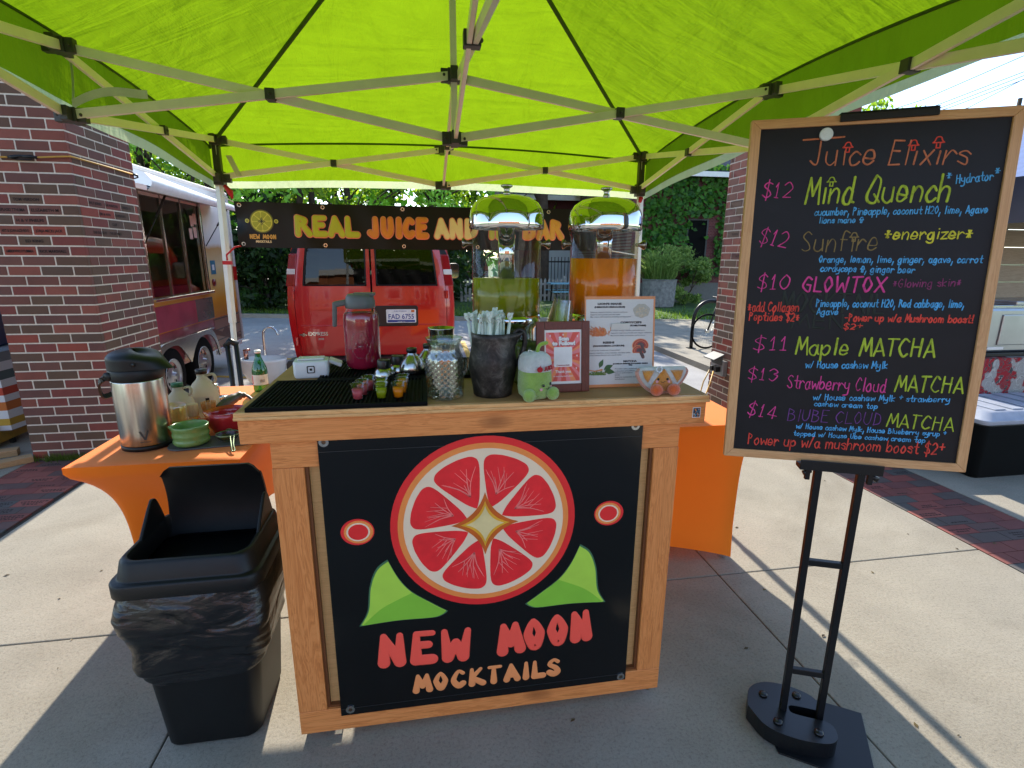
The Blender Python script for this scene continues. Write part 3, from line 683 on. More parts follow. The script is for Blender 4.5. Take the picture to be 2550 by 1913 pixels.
# ============================================================ drinks bar
M_pineX = wood('pine_x', '#b2622c', '#da8746', '#e89a5a', 0); M_pineZ = wood('pine_z', '#ae602c', '#d68444', '#e59858', 2)
M_ply = wood('plywood', '#c0904f', '#d6a466', '#e0b274', 0, .6, False, 1.6); M_top = mat('hardboard_top', '#a87d50', .6, vary=.12, vs_=10, bmp=.05, spec=.25); M_trim = wood('trim_wood', '#b57f44', '#dca468', '#e8b678', 0, .4, False)
bar = thing('drinks_bar', 'rolling wooden drinks bar of orange stained pine with a brown top', 'bar counter', (.165, 1.69, 0))
ox, oy = .165, 1.69
def bx(x0, x1, y0, y1, z0, z1, mb): mb.bb(x0-ox, x1-ox, y0-oy, y1-oy, z0, z1)
b = MB(); bx(-.505, .832, 1.398, 2.03, 1.092, 1.107, b); part('countertop', b, M_top, bar, .002)
b = MB(); bx(-.507, .834, 1.384, 1.397, 1.088, 1.106, b); bx(-.507, .834, 1.378, 1.3835, 1.086, 1.095, b); part('edge_trim', b, M_trim, bar, .0025)
b = MB(); bx(-.50, .827, 1.388, 1.407, 1.018, 1.0875, b); part('apron', b, M_pineX, bar, .0025)
for x0, x1 in ((-.50, -.482), (.809, .827)):
    b = MB(); bx(x0, x1, 1.4075, 2.02, 1.018, 1.0915, b); part('side_apron', b, wood('pine_y', '#ae602c', '#d68444', '#e59858', 1), bar, .002)
for x0, x1 in ((-.432, -.348), (.676, .757)):
    b = MB(); bx(x0, x1, 1.400, 1.420, .125, .939, b); part('post', b, M_pineZ, bar, .002)
    b = MB(); bx(x0+.012 if x0 < 0 else x0, x1 if x0 < 0 else x1-.012, 1.95, 1.99, .05, 1.09, b); part('post', b, M_pineZ, bar, .002)
b = MB(); bx(-.430, .755, 1.4005, 1.4205, .9395, 1.0175, b); part('top_rail', b, M_pineX, bar, .002)
b = MB(); bx(-.432, .757, 1.3995, 1.4205, .042, .1245, b); part('bottom_rail', b, M_pineX, bar, .002)
b = MB(); bx(-.35, .68, 1.4225, 1.434, .06, 1.0, b); part('front_panel', b, M_ply, bar)
for x0, x1 in ((-.428, -.415), (.74, .753)):
    b = MB(); bx(x0, x1, 1.4225, 1.95, .05, 1.085, b); part('side_panel', b, M_ply, bar)
b = MB(); bx(-.347, -.339, 1.408, 1.4222, .125, .939, b); bx(.667, .675, 1.408, 1.4222, .125, .939, b); bx(-.338, .666, 1.408, 1.4222, .125, .133, b); part('moulding', b, mat('dark_stain', '#6b3d1c', .5), bar)
b = MB()
for x, y in ((-.33, 1.47), (.70, 1.47), (-.33, 1.92), (.70, 1.92)):
    w = MB(); w.lathe([(.001, -.012), (.020, -.012), (.022, -.008), (.022, .008), (.020, .012), (.001, .012)], (x-ox, y-oy, .022), 20, 0, True, (True, True), None, Matrix.Rotation(PI/2, 3, 'Y'))
    c = part('caster', w, clear('clear_wheel', (.8, .82, .84), .5), bar)
    f = MB(); f.bb(x-ox-.016, x-ox-.013, y-oy-.012, y-oy+.012, .012, .042); f.bb(x-ox+.013, x-ox+.016, y-oy-.012, y-oy+.012, .012, .042); f.bb(x-ox-.016, x-ox+.016, y-oy-.014, y-oy+.014, .0385, .0418); part('fork', f, M_silver, c)
# sticker: small abstract picture on the apron
st = thing('sticker', 'small square picture sticker in blue, orange and white on the bar apron', 'sticker', (.797, 1.3875, 1.053))
fr = plane(); b = MB(); b.bb(-.013, .013, -.0006, 0, -.016, .016)
part('paper', b, M_white, st); b = MB(); M_stk = [mat('stk_navy', '#243346', .5), mat('stk_sky', '#5a8aa0', .5), mat('stk_orange', '#cf7c35', .5), mat('stk_grey', '#9a9c92', .5)]
b.poly([(-.011, -.014), (.011, -.014), (.011, .014), (-.011, .014)], fr, .0006, .001, 0)
r_ = random.Random(4)
for k in range(26): b.disc(fr, r_.uniform(-.008, .008), r_.uniform(-.011, .011), r_.uniform(.001, .003), .001, .0012+k*.00002, r_.choice((1, 1, 2, 3, 0)), 8)
part('picture', b, M_stk, st)
# logo banner on the bar front
fv = thing('logo_banner', 'square black vinyl banner with red citrus slice and NEW MOON MOCKTAILS lettering', 'banner', (0, 1.3975, 0))
def ff(x, y, z): return Vector((x, -.0035-z, y))
b = MB(); b.grid(lambda a, c: ff(-.306+.938*a+.009*(1-c)*0, .100+.931*c, 0), 60, 60); b.grid(lambda a, c: ff(-.306+.938*a, .100+.931*c, -.0012), 4, 4)
M_vin2 = mat('banner_vinyl', '#0a0a0b', .16, vary=.2, vs_=3, bmp=.35, bs=5.5); part('vinyl', b, M_vin2, fv, fix=False)
b = MB()
for x, y in ((-.289, 1.013), (.607, 1.018), (-.277, .122), (.614, .116)): b.ring(ff, x, y, .006, .0135, .0004, .003, 0, 20)
part('grommet', b, M_silver, fv)
b = MB()
for x, y in ((-.289, 1.013), (.607, 1.018), (-.277, .122), (.614, .116)): b.disc(ff, x, y, .0055, 0, .0022, 0, 12)
part('screw', b, mat('bronze_screw', '#7a6250', .35, .9), fv)
for y0, y1 in ((.983, .985), (.125, .127)):
    b = MB(); b.grid(lambda a, c: ff(-.305+.936*a, y0+(y1-y0)*c, .0007), 40, 1); part('hem_seam', b, mat('seam_grey', '#2b2b2c', .3), fv, fix=False)
M_cit = [mat('cit_red', '#e62c2c', .4, vary=.04), mat('cit_orange', '#f08c44', .4, vary=.04), mat('cit_pith', '#eed3b2', .4, vary=.03), mat('cit_flesh', '#ea2a2e', .4, vary=.12, vs_=18), mat('cit_vein', '#f07a70', .4), mat('star_orange', '#c9601f', .4), mat('star_amber', '#e0a32e', .4), mat('star_cream', '#e0c98e', .4)]
b = MB(); citrus(b, ff, .152, .732, .277, (0, 1, 2, 3, 4, 5, 6, 7), .0012, .0005)
for x in (-.193, .539):
    for r, m_, z, dx in ((.047, 0, .0014, 0), (.041, 1, .0018, .003), (.033, 2, .0022, .002), (.028, 0, .0026, .002)): b.disc(ff, x+(-.024 if x < 0 else .0)+(dx if x < 0 else -dx), .735, r, 0, z, m_, 32, r*.88)
part('citrus_slice', b, M_cit, fv)
M_lf = [mat('leaf_edge', '#3f6b4a', .45), mat('leaf_light', '#aed548', .45, vary=.05), mat('leaf_dark', '#86c038', .45, vary=.05)]
for mir in (0, 1):
    b = MB()
    P1 = [(-.231, .420), (-.231, .420), (-.205, .47), (-.194, .552), (-.172, .61), (-.138, .638), (-.138, .638), (-.11, .575), (-.072, .523), (-.01, .475), (.035, .443), (.035, .443), (.02, .432), (-.01, .425), (-.12, .427), (-.231, .420)]
    P2 = [(-.231, .420), (-.231, .420), (-.165, .478), (-.072, .523), (-.072, .523), (-.01, .475), (.035, .443), (.035, .443), (.02, .432), (-.01, .425), (-.12, .427), (-.231, .420)]
    f_ = (lambda q: (.313-q[0], q[1]-.003)) if mir else (lambda q: q)
    o1, o2 = [f_(q) for q in smooth(P1, 6)[:-1]], [f_(q) for q in smooth(P2, 6)[:-1]]
    def shrink(o, k):
        cx = sum(x for x, y in o)/len(o); cy2 = sum(y for x, y in o)/len(o); return [(cx+(x-cx)*k, cy2+(y-cy2)*k) for x, y in o]
    b.poly(o1, ff, 0, .0012, 0); b.poly(shrink(o1, .955), ff, 0, .0016, 1); b.poly(shrink(o2, .94), ff, 0, .002, 2); part('leaf', b, M_lf, fv)
M_let = [mat('let_red', '#ff5a48', .4, vary=.04), mat('let_peach', '#f09458', .4, vary=.05)]
gw = lambda y: 1.28-.085*y
b = MB()
# letters set one by one on the waved line of the sign
for tx, x0, x1, y0, y1, cap, r, mi in (('NEW', -.166, .104, .279, .270, .096, .0155, 0), ('MOON', .206, .496, .272, .294, .093, .0155, 0), ('MOCKTAILS', -.072, .398, .161, .161, .055, .0092, 1)):
    write(b, ff, tx, (x0, y0), (x1, y1), cap, r, .0012, .0009, mi, 0, 5, 10, 0, gw, 3.1)
part('lettering', b, M_let, fv)
# rubber bar mats
M_rub = mat('black_rubber', '#0b0b0c', .75, vary=.2, vs_=40, spec=.1)
for lab, x0, x1, y0, y1 in (('ribbed black rubber bar mat along the front left edge of the bar', -.478, -.006, 1.386, 1.70), ('ribbed black rubber bar mat behind, under the pink juice jar', -.358, .16, 1.705, 2.02)):
    th = thing('bar_mat', lab, 'bar mat', ((x0+x1)/2, (y0+y1)/2, 1.107), 0, 'rubber mats on the bar')
    w, d = (x1-x0)/2, (y1-y0)/2
    b = MB(); b.bb(-w, w, -d, d, .0002, .004); part('mat_base', b, M_rub, th)
    b = MB(); b.bb(-w, w, -d, -d+.012, .0041, .0115); b.bb(-w, w, d-.012, d, .0041, .0115); b.bb(-w, -w+.012, -d+.0125, d-.0125, .0041, .0112); b.bb(w-.012, w, -d+.0125, d-.0125, .0041, .0112)
    n = int((2*w-.03)/.0115)
    for i in range(n): x = -w+.019+i*(2*w-.036)/(n-1); b.bb(x-.0028, x+.0028, -d+.0125, d-.0125, .0041, .0098)
    part('rib', b, M_rub, th, .001, seg=1)
ZT, ZM = 1.107, 1.117
M_gl = clear('clear_glass', (.93, .96, .93), .25); M_pl = clear('clear_plastic', (.95, .95, .94), .3); M_st = mat('brushed_steel', '#b9b7b2', .22, 1.0, vary=.06); M_chr = mat('chrome', '#d6d6d4', .045, 1.0, vary=.0)
# card reader
th = thing('card_reader', 'white tablet card reader stand with a black square logo', 'card reader', (-.39, 1.80, 1.107), RAD(6))
b = MB()
def rr(w, d, r, n=6):
    o = []
    for cx, cy2, a0 in ((w-r, d-r, 0), (-w+r, d-r, 90), (-w+r, -d+r, 180), (w-r, -d+r, 270)):
        for k in range(n+1): a = RAD(a0+90*k/n); o.append((cx+r*math.cos(a), cy2+r*math.sin(a)))
    return o
def loft(mb, secs, mi=0, cap=True):
    n = len(secs[0]); base = len(mb.v)
    for s_ in secs: mb.v += [tuple(q) for q in s_]
    for i in range(len(secs)-1):
        for j in range(n): mb.f.append((base+i*n+j, base+i*n+(j+1) % n, base+(i+1)*n+(j+1) % n, base+(i+1)*n+j)); mb.m.append(mi); mb.sm.append(True)
    if cap:
        mb.f.append(tuple(base+j for j in range(n))[::-1]); mb.m.append(mi); mb.sm.append(False)
        mb.f.append(tuple(base+(len(secs)-1)*n+j for j in range(n))); mb.m.append(mi); mb.sm.append(False)
loft(b, [[(x*s_, y*s_+dy, z) for x, y in rr(.056, .04, .012)] for s_, dy, z in ((.90, 0, .001), (.95, 0, .006), (1.0, 0, .018), (1.0, .002, .052), (.97, .004, .059))])
b.box((.075, .03, .042), (.045, .06, .012), 0, Matrix.Rotation(RAD(24), 3, 'Y'))
b.box((0, .004, .0625), (.085, .05, .006), 0)
part('housing', b, mat('white_plastic', '#d3d4d6', .3, vary=.03), th, .003)
fr = plane((0, -.0405, .032)); b = MB()
o1, o2 = rr(.0125, .0125, .004), rr(.0095, .0095, .003)
n = len(o1); b.add([fr(x, y, .0006) for x, y in o1]+[fr(x, y, .0006) for x, y in o2], [(i, (i+1) % n, n+(i+1) % n, n+i) for i in range(n)]); b.poly(rr(.0038, .0038, .001), fr, 0, .0006)
part('logo', b, M_blk, th)
# pink juice jar
th = thing('juice_jar', 'large glass mason jar of pink juice with a grey pouring lid', 'jar', (-.228, 1.872, ZM))
pj = [(.050, .0), (.057, .006), (.0605, .02), (.0605, .175), (.058, .193), (.049, .208), (.0455, .216), (.0455, .236)]
b = MB(); b.lathe(pj, n=48, cap=(True, False)); part('glass', b, M_gl, th)
b = MB(); b.lathe([(.0, .003), (.048, .004), (.0552, .009), (.0585, .022), (.0585, .174), (.0565, .188), (.0535, .197), (0, .197)], n=48, cap=(False, False)); part('juice', b, juice('pink_juice', '#ac2342', .18), th)
b = MB(); fj = lambda x, y, z: Vector((math.sin(x/.0607)*(.0607+z), -math.cos(x/.0607)*(.0607+z), y))
b.stroke(fj, [(.033*math.cos(RAD(a)), .092+.046*math.sin(RAD(a))) for a in range(0, 366, 10)], .0012, 0, .0012, 0, 6)
rj = random.Random(3)
for k in range(22):
    a = rj.uniform(0, 6.28); q = rj.uniform(.2, .8); x, y = .026*q*math.cos(a), .092+.034*q*math.sin(a); b.stroke(fj, smooth([(x, y), (x+.004, y+.004), (x+rj.uniform(-.008, .008), y+.007)], 3), .0011, 0, .001, 0, 6)
part('embossing', b, M_gl, th)
M_gryp = mat('grey_plastic', '#56595a', .45, vary=.06)
b = MB(); b.lathe([(.049, .214), (.051, .216), (.051, .238), (.048, .244), (.048, .25), (.040, .262), (.0, .262)], n=40, cap=(False, False)); b.bb(-.02, .052, -.02, .02, .256, .266); part('lid', b, M_gryp, th, .002)
b = MB(); b.bar((-.045, -.006, .234), (-.088, -.012, .226), .022, .02); b.bar((-.083, -.0115, .236), (-.088, -.013, .150), .022, .014, 0, (1, 0, 0)); part('handle', b, M_gryp, th, .005)
# shaker pourers
M_cap = mat('black_cap', '#0f0f10', .35)
for lab, x, y, kind in (('squat steel shaker top with black cap standing at the edge of the rear mat', -.147, 1.735, 0), ('squat steel shaker top with black cap behind the first', -.105, 1.80, 0), ('domed steel shaker top with narrow black spout cap', -.055, 1.765, 1), ('domed steel shaker top half hidden behind the glass vase', .0, 1.845, 1)):
    th = thing('bottle_pourer', lab, 'shaker top', (x, y, ZM+.0005), 0, 'shaker tops on the rear mat')
    b = MB()
    K = 1.22
    if kind: b.lathe([(r*K, z*K) for r, z in ((.033, .0), (.036, .004), (.036, .018), (.030, .034), (.018, .048), (.0125, .056), (.0125, .064))], n=40)
    else: b.lathe([(r*K, z*K) for r, z in ((.029, 0), (.030, .003), (.021, .017), (.017, .022))], n=40)
    part('steel_body', b, M_st, th)
    b = MB()
    if kind: b.lathe([(r*K, z*K) for r, z in ((.0135, .058), (.0145, .059), (.0145, .069), (.0135, .071), (.006, .0715), (.005, .069))], n=28)
    else: b.lathe([(r*K, z*K) for r, z in ((.0175, .018), (.0178, .021), (.0178, .042), (.0165, .045), (.013, .0455), (.012, .044))], n=28)
    part('cap', b, M_cap, th)
b = MB(); b.lathe([(.042, .0), (.045, .003), (.045, .007), (.040, .0072)], n=40); single('coaster', b, M_cap, 'round black tray under the domed shaker tops', 'tray', (-.03, 1.80, ZM-.0005+.0002))
# nine sample cups
M_cup = clear('cup_plastic', (.95, .95, .95), 1.0)
cols = {'pink': juice('cup_pink', '#d8606a', .2), 'green': juice('cup_green', '#a4b41c', .2), 'orange': juice('cup_orange', '#f59412', .2)}
first = {}
for cn, pos in (('pink', ((-.198, 1.447), (-.190, 1.495), (-.178, 1.541))), ('green', ((-.134, 1.450), (-.139, 1.499), (-.139, 1.540))), ('orange', ((-.087, 1.452), (-.080, 1.502), (-.078, 1.546)))):
    for k, (x, y) in enumerate(pos):
        lab = 'small clear sample cup of %s juice, %s of its row of three' % (cn, ('nearest the bar edge', 'middle', 'farthest back')[k])
        if k == 0:
            th = thing('sample_cup', lab, 'sample cup', (x, y, ZM+.0005), 0, 'sample cups on the front mat'); first[cn] = th
            b = MB(); b.lathe([(.0125, 0), (.0130, .001), (.0182, .0415), (.0202, .0422), (.0202, .0438)], n=28, cap=(True, False)); part('cup', b, M_cup, th)
            b = MB(); b.lathe([(.0, .0012), (.0122, .0012), (.0158, .029), (0, .029)], n=28, cap=(False, False)); part('juice', b, cols[cn], th)
        else: dup(first[cn], (x, y, ZM+.0005), .7*k, lab)
# glass vase with a diamond pattern
th = thing('glass_jug', 'clear cut-glass pitcher with a diamond pattern, empty', 'pitcher', (.046, 1.472, ZT+.0005))
def dia(t, z): return 1+(.035*abs(math.sin(t*9+z*190))*abs(math.sin(t*9-z*190)) if .012 < z < .135 else (.02*math.sin(t*14) if z < .158 else 0))
zs = [k*.0045 for k in range(3, 31)]
def vr(z): return .0545-.004*((z-.07)/.07)**2 if z < .118 else .0545-.004*.47-(z-.118)*.40
pv = [(.044, .0), (.051, .004), (.0535, .010)]+[(vr(z), z) for z in zs]+[(.0435, .143), (.0435, .150), (.048, .163), (.0525, .172), (.0535, .175), (.0505, .1755), (.0465, .164), (.041, .150)]+[(vr(z)-.004, z) for z in zs[::-1]]+[(.046, .012), (.0, .010)]
b = MB(); b.lathe(pv, n=108, mod=dia, cap=(True, False), sm=True); part('glass', b, clear('cut_glass', (.80, .83, .80), 1.3, .10), th)
b = MB(); b.tube(smooth([(.044, .02, .135), (.062, .025, .138), (.070, .025, .12), (.066, .022, .08), (.052, .02, .06)], 5), .0055, 10); part('handle', b, M_gl, th)
# black metal pitcher with wrapped straws
th = thing('metal_pitcher', 'dark weathered metal pitcher holding wrapped straws', 'pitcher', (.188, 1.487, ZT+.0005))
M_iron, nt, p = nm('weathered_iron'); v_ = coords(nt); f = noise(nt, v_, 22, 7, .7, .4); nt.links.new(ramp(nt, f, [(.35, H('#1c1917')), (.5, H('#35302d')), (.62, H('#57514d')), (.75, H('#7d7671'))]), p.inputs['Base Color'])
p.inputs['Metallic'].default_value = .55; p.inputs['Roughness'].default_value = .48; bump(nt, p, f, .25, .004)
def spout(t, z):
    if z < .12: return 1
    d = abs((t-PI+PI) % (2*PI)-PI); return 1+.42*((z-.12)/.067)**2*math.exp(-(d/.33)**2)
pp = [(.054, 0), (.0575, .003), (.0585, .012), (.062, .035), (.069, .07), (.0715, .09), (.070, .108), (.0655, .128), (.0625, .148), (.0625, .172), (.0645, .187)]
M2 = Matrix.Rotation(RAD(168), 3, 'Z')
b = MB(); b.lathe(pp+[(r-.003, z) for r, z in pp[::-1][:-2]], n=64, mod=spout, cap=(True, True), M=M2); part('body', b, M_iron, th)
b = MB(); b.tube(smooth([(.060, 0, .178), (.078, .002, .192), (.094, .002, .178), (.096, .002, .15), (.086, .002, .115), (.069, 0, .085)], 6), [.0075]*31, 10); part('handle', b, M_iron, th)
M_str = mat('straw_paper', '#c9d3c8', .7, vary=.1, vs_=60); r_ = random.Random(9); proto = None
for k in range(34):
    a = r_.uniform(0, 6.28); q = .047*math.sqrt(r_.uniform(.02, 1)); x, y = q*math.cos(a), q*math.sin(a)
    if k == 33: x, y = -.056, -.012
    if proto is None:
        b = MB(); b.tube([(0, 0, .0), (0, 0, .158)], .0048, 8); b.tube([(0, 0, .157), (.001, 0, .163), (-.003, 0, .170), (.004, .002, .176), (-.004, -.001, .181)], [.0048, .0028, .0056, .0035, .006], 7); b.grid(lambda s_, t_: Vector((-.009+.018*s_, .003*math.sin(s_*7+t_*3), .170+.016*t_+.002*math.sin(s_*9))), 4, 2)
        st_ = b.mesh('straw', M_str)
        proto = 1
    o = bpy.data.objects.new('straw', st_); COL.objects.link(o); o.location = (.188+x, 1.487+y, ZT+.055+r_.uniform(-.004, .012))
    o.rotation_euler = (-y*2.2+r_.uniform(-.06, .06), x*2.2+r_.uniform(-.06, .06), r_.uniform(0, 6.28))
    tag(o, 'paper wrapped straw standing in the dark metal pitcher', 'straw', 'wrapped straws in the metal pitcher')
# plush juice carton
th = thing('plush_toy', 'green and white plush juice cup toy with a smiling face', 'plush toy', (.302, 1.425, ZT+.001), RAD(14))
def plush(name, c, c2, bs=260):
    m, nt, p = nm(name); v = coords(nt); nt.links.new(ramp(nt, noise(nt, v, 40, 6, .7), [(.3, H(c)), (.7, H(c2))]), p.inputs['Base Color']); p.inputs['Roughness'].default_value = 1; p.inputs['Specular IOR Level'].default_value = .1
    p.inputs['Sheen Weight'].default_value = .6; bump(nt, p, noise(nt, v, bs, 4, .7), .9, .006); return m
P_gr, P_wh, P_or, P_am = plush('plush_green', '#7fa03f', '#9cbb58'), plush('plush_white', '#b9bcb8', '#d8d8d4'), plush('plush_red_orange', '#c9481a', '#dd6a2a'), plush('plush_amber', '#c67a25', '#d8923a')
sq = lambda t, z: 1+.07*abs(math.cos(2*t))**.7*0+.05*math.cos(4*t+PI)
b = MB(); b.lathe([(.0, .003), (.035, .003), (.045, .012), (.048, .03), (.048, .06), (.0465, .084)], n=48, mod=sq, cap=(False, False)); part('body', b, P_gr, th, fix=True)
b = MB(); b.lathe([(.0467, .084), (.0475, .087), (.047, .108), (.043, .124), (.033, .133), (.016, .136), (0, .135)], n=48, mod=sq, cap=(False, False)); part('lid', b, P_wh, th)
b = MB(); b.tube(smooth([(.008, 0, .131), (.010, 0, .147), (.018, 0, .156), (.034, -.003, .160)], 5), .0058, 10); b.ball((.034, -.003, .160), .0058, 10, 6); part('straw', b, plush('plush_straw', '#86a832', '#9cbd42'), th)
for s_ in (-1, 1):
    b = MB(); b.ball((.037*s_, -.045, .0205), (.0195, .016, .0195), 24, 14); part('foot', b, P_gr, th)
fp = lambda x, y, z: Vector((math.sin(x/.048)*(.0505+z), -math.cos(x/.048)*(.0505+z), y))
b = MB()
for x in (.004, .031): b.ball(fp(x, .047+(.002 if x > .02 else 0), .0), .0042, 12, 8)
part('eye', b, mat('toy_eye', '#0a0808', .1, coat=.6), th)
b = MB(); b.stroke(fp, smooth([(.012, .0385), (.018, .035), (.024, .0395)], 5), .0007, .001, .0008, 0, 6); part('mouth', b, M_blk, th)
b = MB(); b.disc(fp, -.003, .036, .0042, 0, .0012, 0, 14); b.disc(fp, .036, .0395, .0035, 0, .0012, 0, 14); part('cheek', b, mat('toy_pink', '#d39aa0', .9), th)
b = MB(); b.disc(fp, -.008, .094, .0075, 0, .0026, 0, 18, .0078); b.stroke(fp, [(-.008, .101), (-.006, .105)], .001, .002, .001, 0, 6); write(b, fp, 'JUICE', (.004, .0895), (.035, .092), .011, .0014, .0022, .0012, 0, 0, 1, 6)
part('lettering', b, mat('toy_red', '#a3141f', .8), th)
b = MB(); b.tube(smooth([(-.02, 0, .133), (-.022, -.003, .142), (-.012, -.004, .14), (-.004, 0, .135)], 5), .0014, 6); part('tag_loop', b, M_white, th)
# framed scan-to-follow card
th = thing('picture_frame', 'dark red wooden frame with a pink sunburst Scan to Follow card', 'picture frame', (.402, 1.478, ZT+.001), RAD(2)); TL = Matrix.Rotation(RAD(-6), 4, 'X')
def tilt(mb): mb.v = [tuple(TL @ Vector(q)) for q in mb.v]; return mb
M_mah = wood('mahogany', '#3f1611', '#5a221a', '#6b2d22', 2, .35, False, 1.5)
b = MB(); b.bb(-.083, -.058, -.007, .007, 0, .214); b.bb(.058, .083, -.007, .007, 0, .214); b.bb(-.0578, .0578, -.007, .007, 0, .025); b.bb(-.0578, .0578, -.007, .007, .189, .214); part('frame', tilt(b), M_mah, th, .002)
b = MB(); b.bb(-.0578, .0578, -.002, .004, .025, .189); part('card', tilt(b), M_white, th)
fr0 = plane((0, -.0022, .107)); M_sb = [mat('sun_pink', '#d9787c', .4), mat('sun_red', '#cf4a3c', .4), mat('sun_orange', '#df8252', .4), mat('card_white', '#dfdcda', .4), mat('shadow_red', '#9b3540', .4)]
b = MB(); X, Y = .053, .074
r_ = random.Random(2); a = 0; k = 0; angs = []
while a < 2*PI-.02: angs.append(a); a += r_.uniform(.13, .24)
def edge(a):
    c, s_ = math.cos(a), math.sin(a); k = min(X/abs(c) if c else 9, Y/abs(s_) if s_ else 9); return (c*k, s_*k)
crn = [math.atan2(Y, X), PI-math.atan2(Y, X), PI+math.atan2(Y, X), 2*PI-math.atan2(Y, X)]
for i, a0 in enumerate(angs):
    a1 = angs[i+1] if i+1 < len(angs) else 2*PI
    pts = [(0, 0), edge(a0)]+[edge(c) for c in crn if a0 < c < a1]+[edge(a1)]
    b.poly(pts, fr0, 0, .0003, (1, 0, 2, 1, 0)[i % 5])
b.poly(rr(.0285, .030, .004), fr0, .0004, .0008, 3)
for x, y in ((-.04, .064), (0, .067), (.045, .062), (-.042, -.03), (.044, .003), (.042, -.035)):
    b.poly([(x, y+.0045), (x+.001, y+.001), (x+.003, y), (x+.001, y-.001), (x, y-.0045), (x-.001, y-.001), (x-.003, y), (x-.001, y+.001)], fr0, .0004, .0007, 3)
for dx, z, m_, bo in ((.0008, .0009, 4, .0022), (0, .0014, 3, .0012)):
    typeset(b, fr0, 'Scan', .002+dx, .050-dx, .0155, m_, z, 'CENTER', 1.1, bo); typeset(b, fr0, 'to Follow!', .002+dx, .036-dx, .0155, m_, z, 'CENTER', 1.1, bo)
typeset(b, fr0, 'Thank you', 0, -.048, .0115, 3, .0009, 'CENTER', 1.0, .0003); typeset(b, fr0, 'for supporting small business', 0, -.060, .0052, 3, .0009, 'CENTER', 1, .0001)
typeset(b, fr0, '@newmooncocktails', 0, -.0265, .0048, 4, .0012, 'CENTER', 1, .0003)
part('print', tilt(b), M_sb, th)
b = MB(); b.bar((0, .006, .18), (0, .085, .004), .05, .004); part('easel_back', tilt(b), M_blk, th)
# mushroom benefits card
th = thing('info_card', 'white printed mushroom benefits card with an orange edge in a clear stand', 'info card', (.595, 1.512, ZT+.001), RAD(-1)); TL = Matrix.Rotation(RAD(-7), 4, 'X')
b = MB(); b.bb(-.114, .114, -.001, .0015, 0, .284); part('card', tilt(b), mat('card_orange', '#d98a52', .35, vary=.03), th)
b = MB(); b.bb(-.110, .108, -.0018, -.0011, .010, .275); part('sheet', tilt(b), mat('sheet_white', '#cfcdca', .35, vary=.04, vs_=8), th)
fr0 = plane((-.110, -.0019, .010)); b = MB(); w, h_ = .218, .265
M_inf = [mat('ink', '#1d1d1f', .5), mat('ink_grey', '#6e6e70', .5), mat('mush_cream', '#c9b8a0', .6, vary=.2, vs_=120), mat('mush_orange', '#cf6a2e', .6, vary=.25, vs_=120), mat('mush_red', '#a8332c', .5, vary=.25, vs_=90), mat('mush_rim', '#d98e5a', .5), mat('matcha_green', '#55712a', .8, vary=.3, vs_=160), mat('leaf_green', '#2f5a26', .5, vary=.2), mat('mush_white', '#b5b0a4', .6, vary=.1, vs_=100), mat('mush_stem', '#5a4444', .6, vary=.2, vs_=80)]
def px(x, y): return ((x-218)/1000*w, (1385-y)/1220*h_)      # position on the sheet
for s_, x, y, wd, sz in (("LION'S MANE", 562, 242, 355, .0085), ("(HERICIUM ERINACEUS)", 565, 283, 455, .0062), ("CORDYCEPS", 884, 508, 320, .0085), ("(CORDYCEPS MILITARIS)", 888, 550, 450, .0062), ("REISHI", 552, 793, 170, .0085), ("(GANODERMA LUCIDUM)", 555, 836, 470, .0062), ("MATCHA", 880, 1067, 205, .0085), ("(CAMELLIA SINENSIS POWDERED GREEN", 884, 1096, 530, .0045), ("TEA)", 884, 1118, 60, .0045)):
    q = px(x, y); typeset(b, fr0, s_, q[0], q[1], sz, 0, .0006, 'CENTER', 1, .0005, wd/1000*w)
for s_, x, y, wd in (("Enhances cognitive function, memory, and focus", 280, 354, 545), ("Supports nerve growth and brain health", 280, 388, 440), ("May reduce mild symptoms of anxiety and depression", 280, 420, 600), ("Increases energy, stamina, and endurance", 580, 616, 510), ("Supports respiratory health and oxygen utilization", 580, 652, 620), ("May boost libido and athletic performance", 580, 688, 520), ('Known as the "mushroom of immortality"', 258, 898, 470), ("Supports relaxation, stress reduction, and sleep quality", 258, 936, 625), ("Boosts immune function and overall vitality", 258, 968, 490), ("Provides calm, sustained", 652, 1170, 330), ("L-theanine and caffeine", 652, 1202, 300), ("Rich in antioxidants", 652, 1230, 270), ("(EGCG)", 652, 1260, 75), ("Supports metabolism and", 652, 1292, 320), ("detoxification", 652, 1322, 150)):
    q = px(x, y); typeset(b, fr0, s_, q[0], q[1], .0054, 1, .0006, 'LEFT', 1, .0001, wd/1000*w)
r_ = random.Random(5)
cx, cy2 = px(1040, 330)
b.poly([(cx+.027*(1+.06*math.sin(5*t))*math.cos(t), cy2+.022*(1+.05*math.sin(7*t))*math.sin(t)) for t in [k*PI/20 for k in range(40)]], fr0, 0, .0005, 8)
for k in range(90): a = r_.uniform(0, 6.28); q = math.sqrt(r_.random()); b.disc(fr0, cx+.02*q*math.cos(a)+.002, cy2+.015*q*math.sin(a)-.003, r_.uniform(.001, .003), 0, .0006+k*.000003, r_.choice((2, 2, 8)), 7)
cx, cy2 = px(400, 605)
for k in range(80):
    x = cx+r_.gauss(0, .011); y = cy2-.018+abs(r_.gauss(0, .004)); L = r_.uniform(.012, .032); an = PI/2+r_.uniform(-.7, .7)
    b.stroke(fr0, smooth([(x, y), (x+L*.5*math.cos(an)+r_.uniform(-.003, .003), y+L*.5*math.sin(an)), (x+L*.9*math.cos(an+.3), y+L*.8*math.sin(an))], 3), .0011, .0004+k*.000004, .0004, 3 if k % 3 else 5, 6)
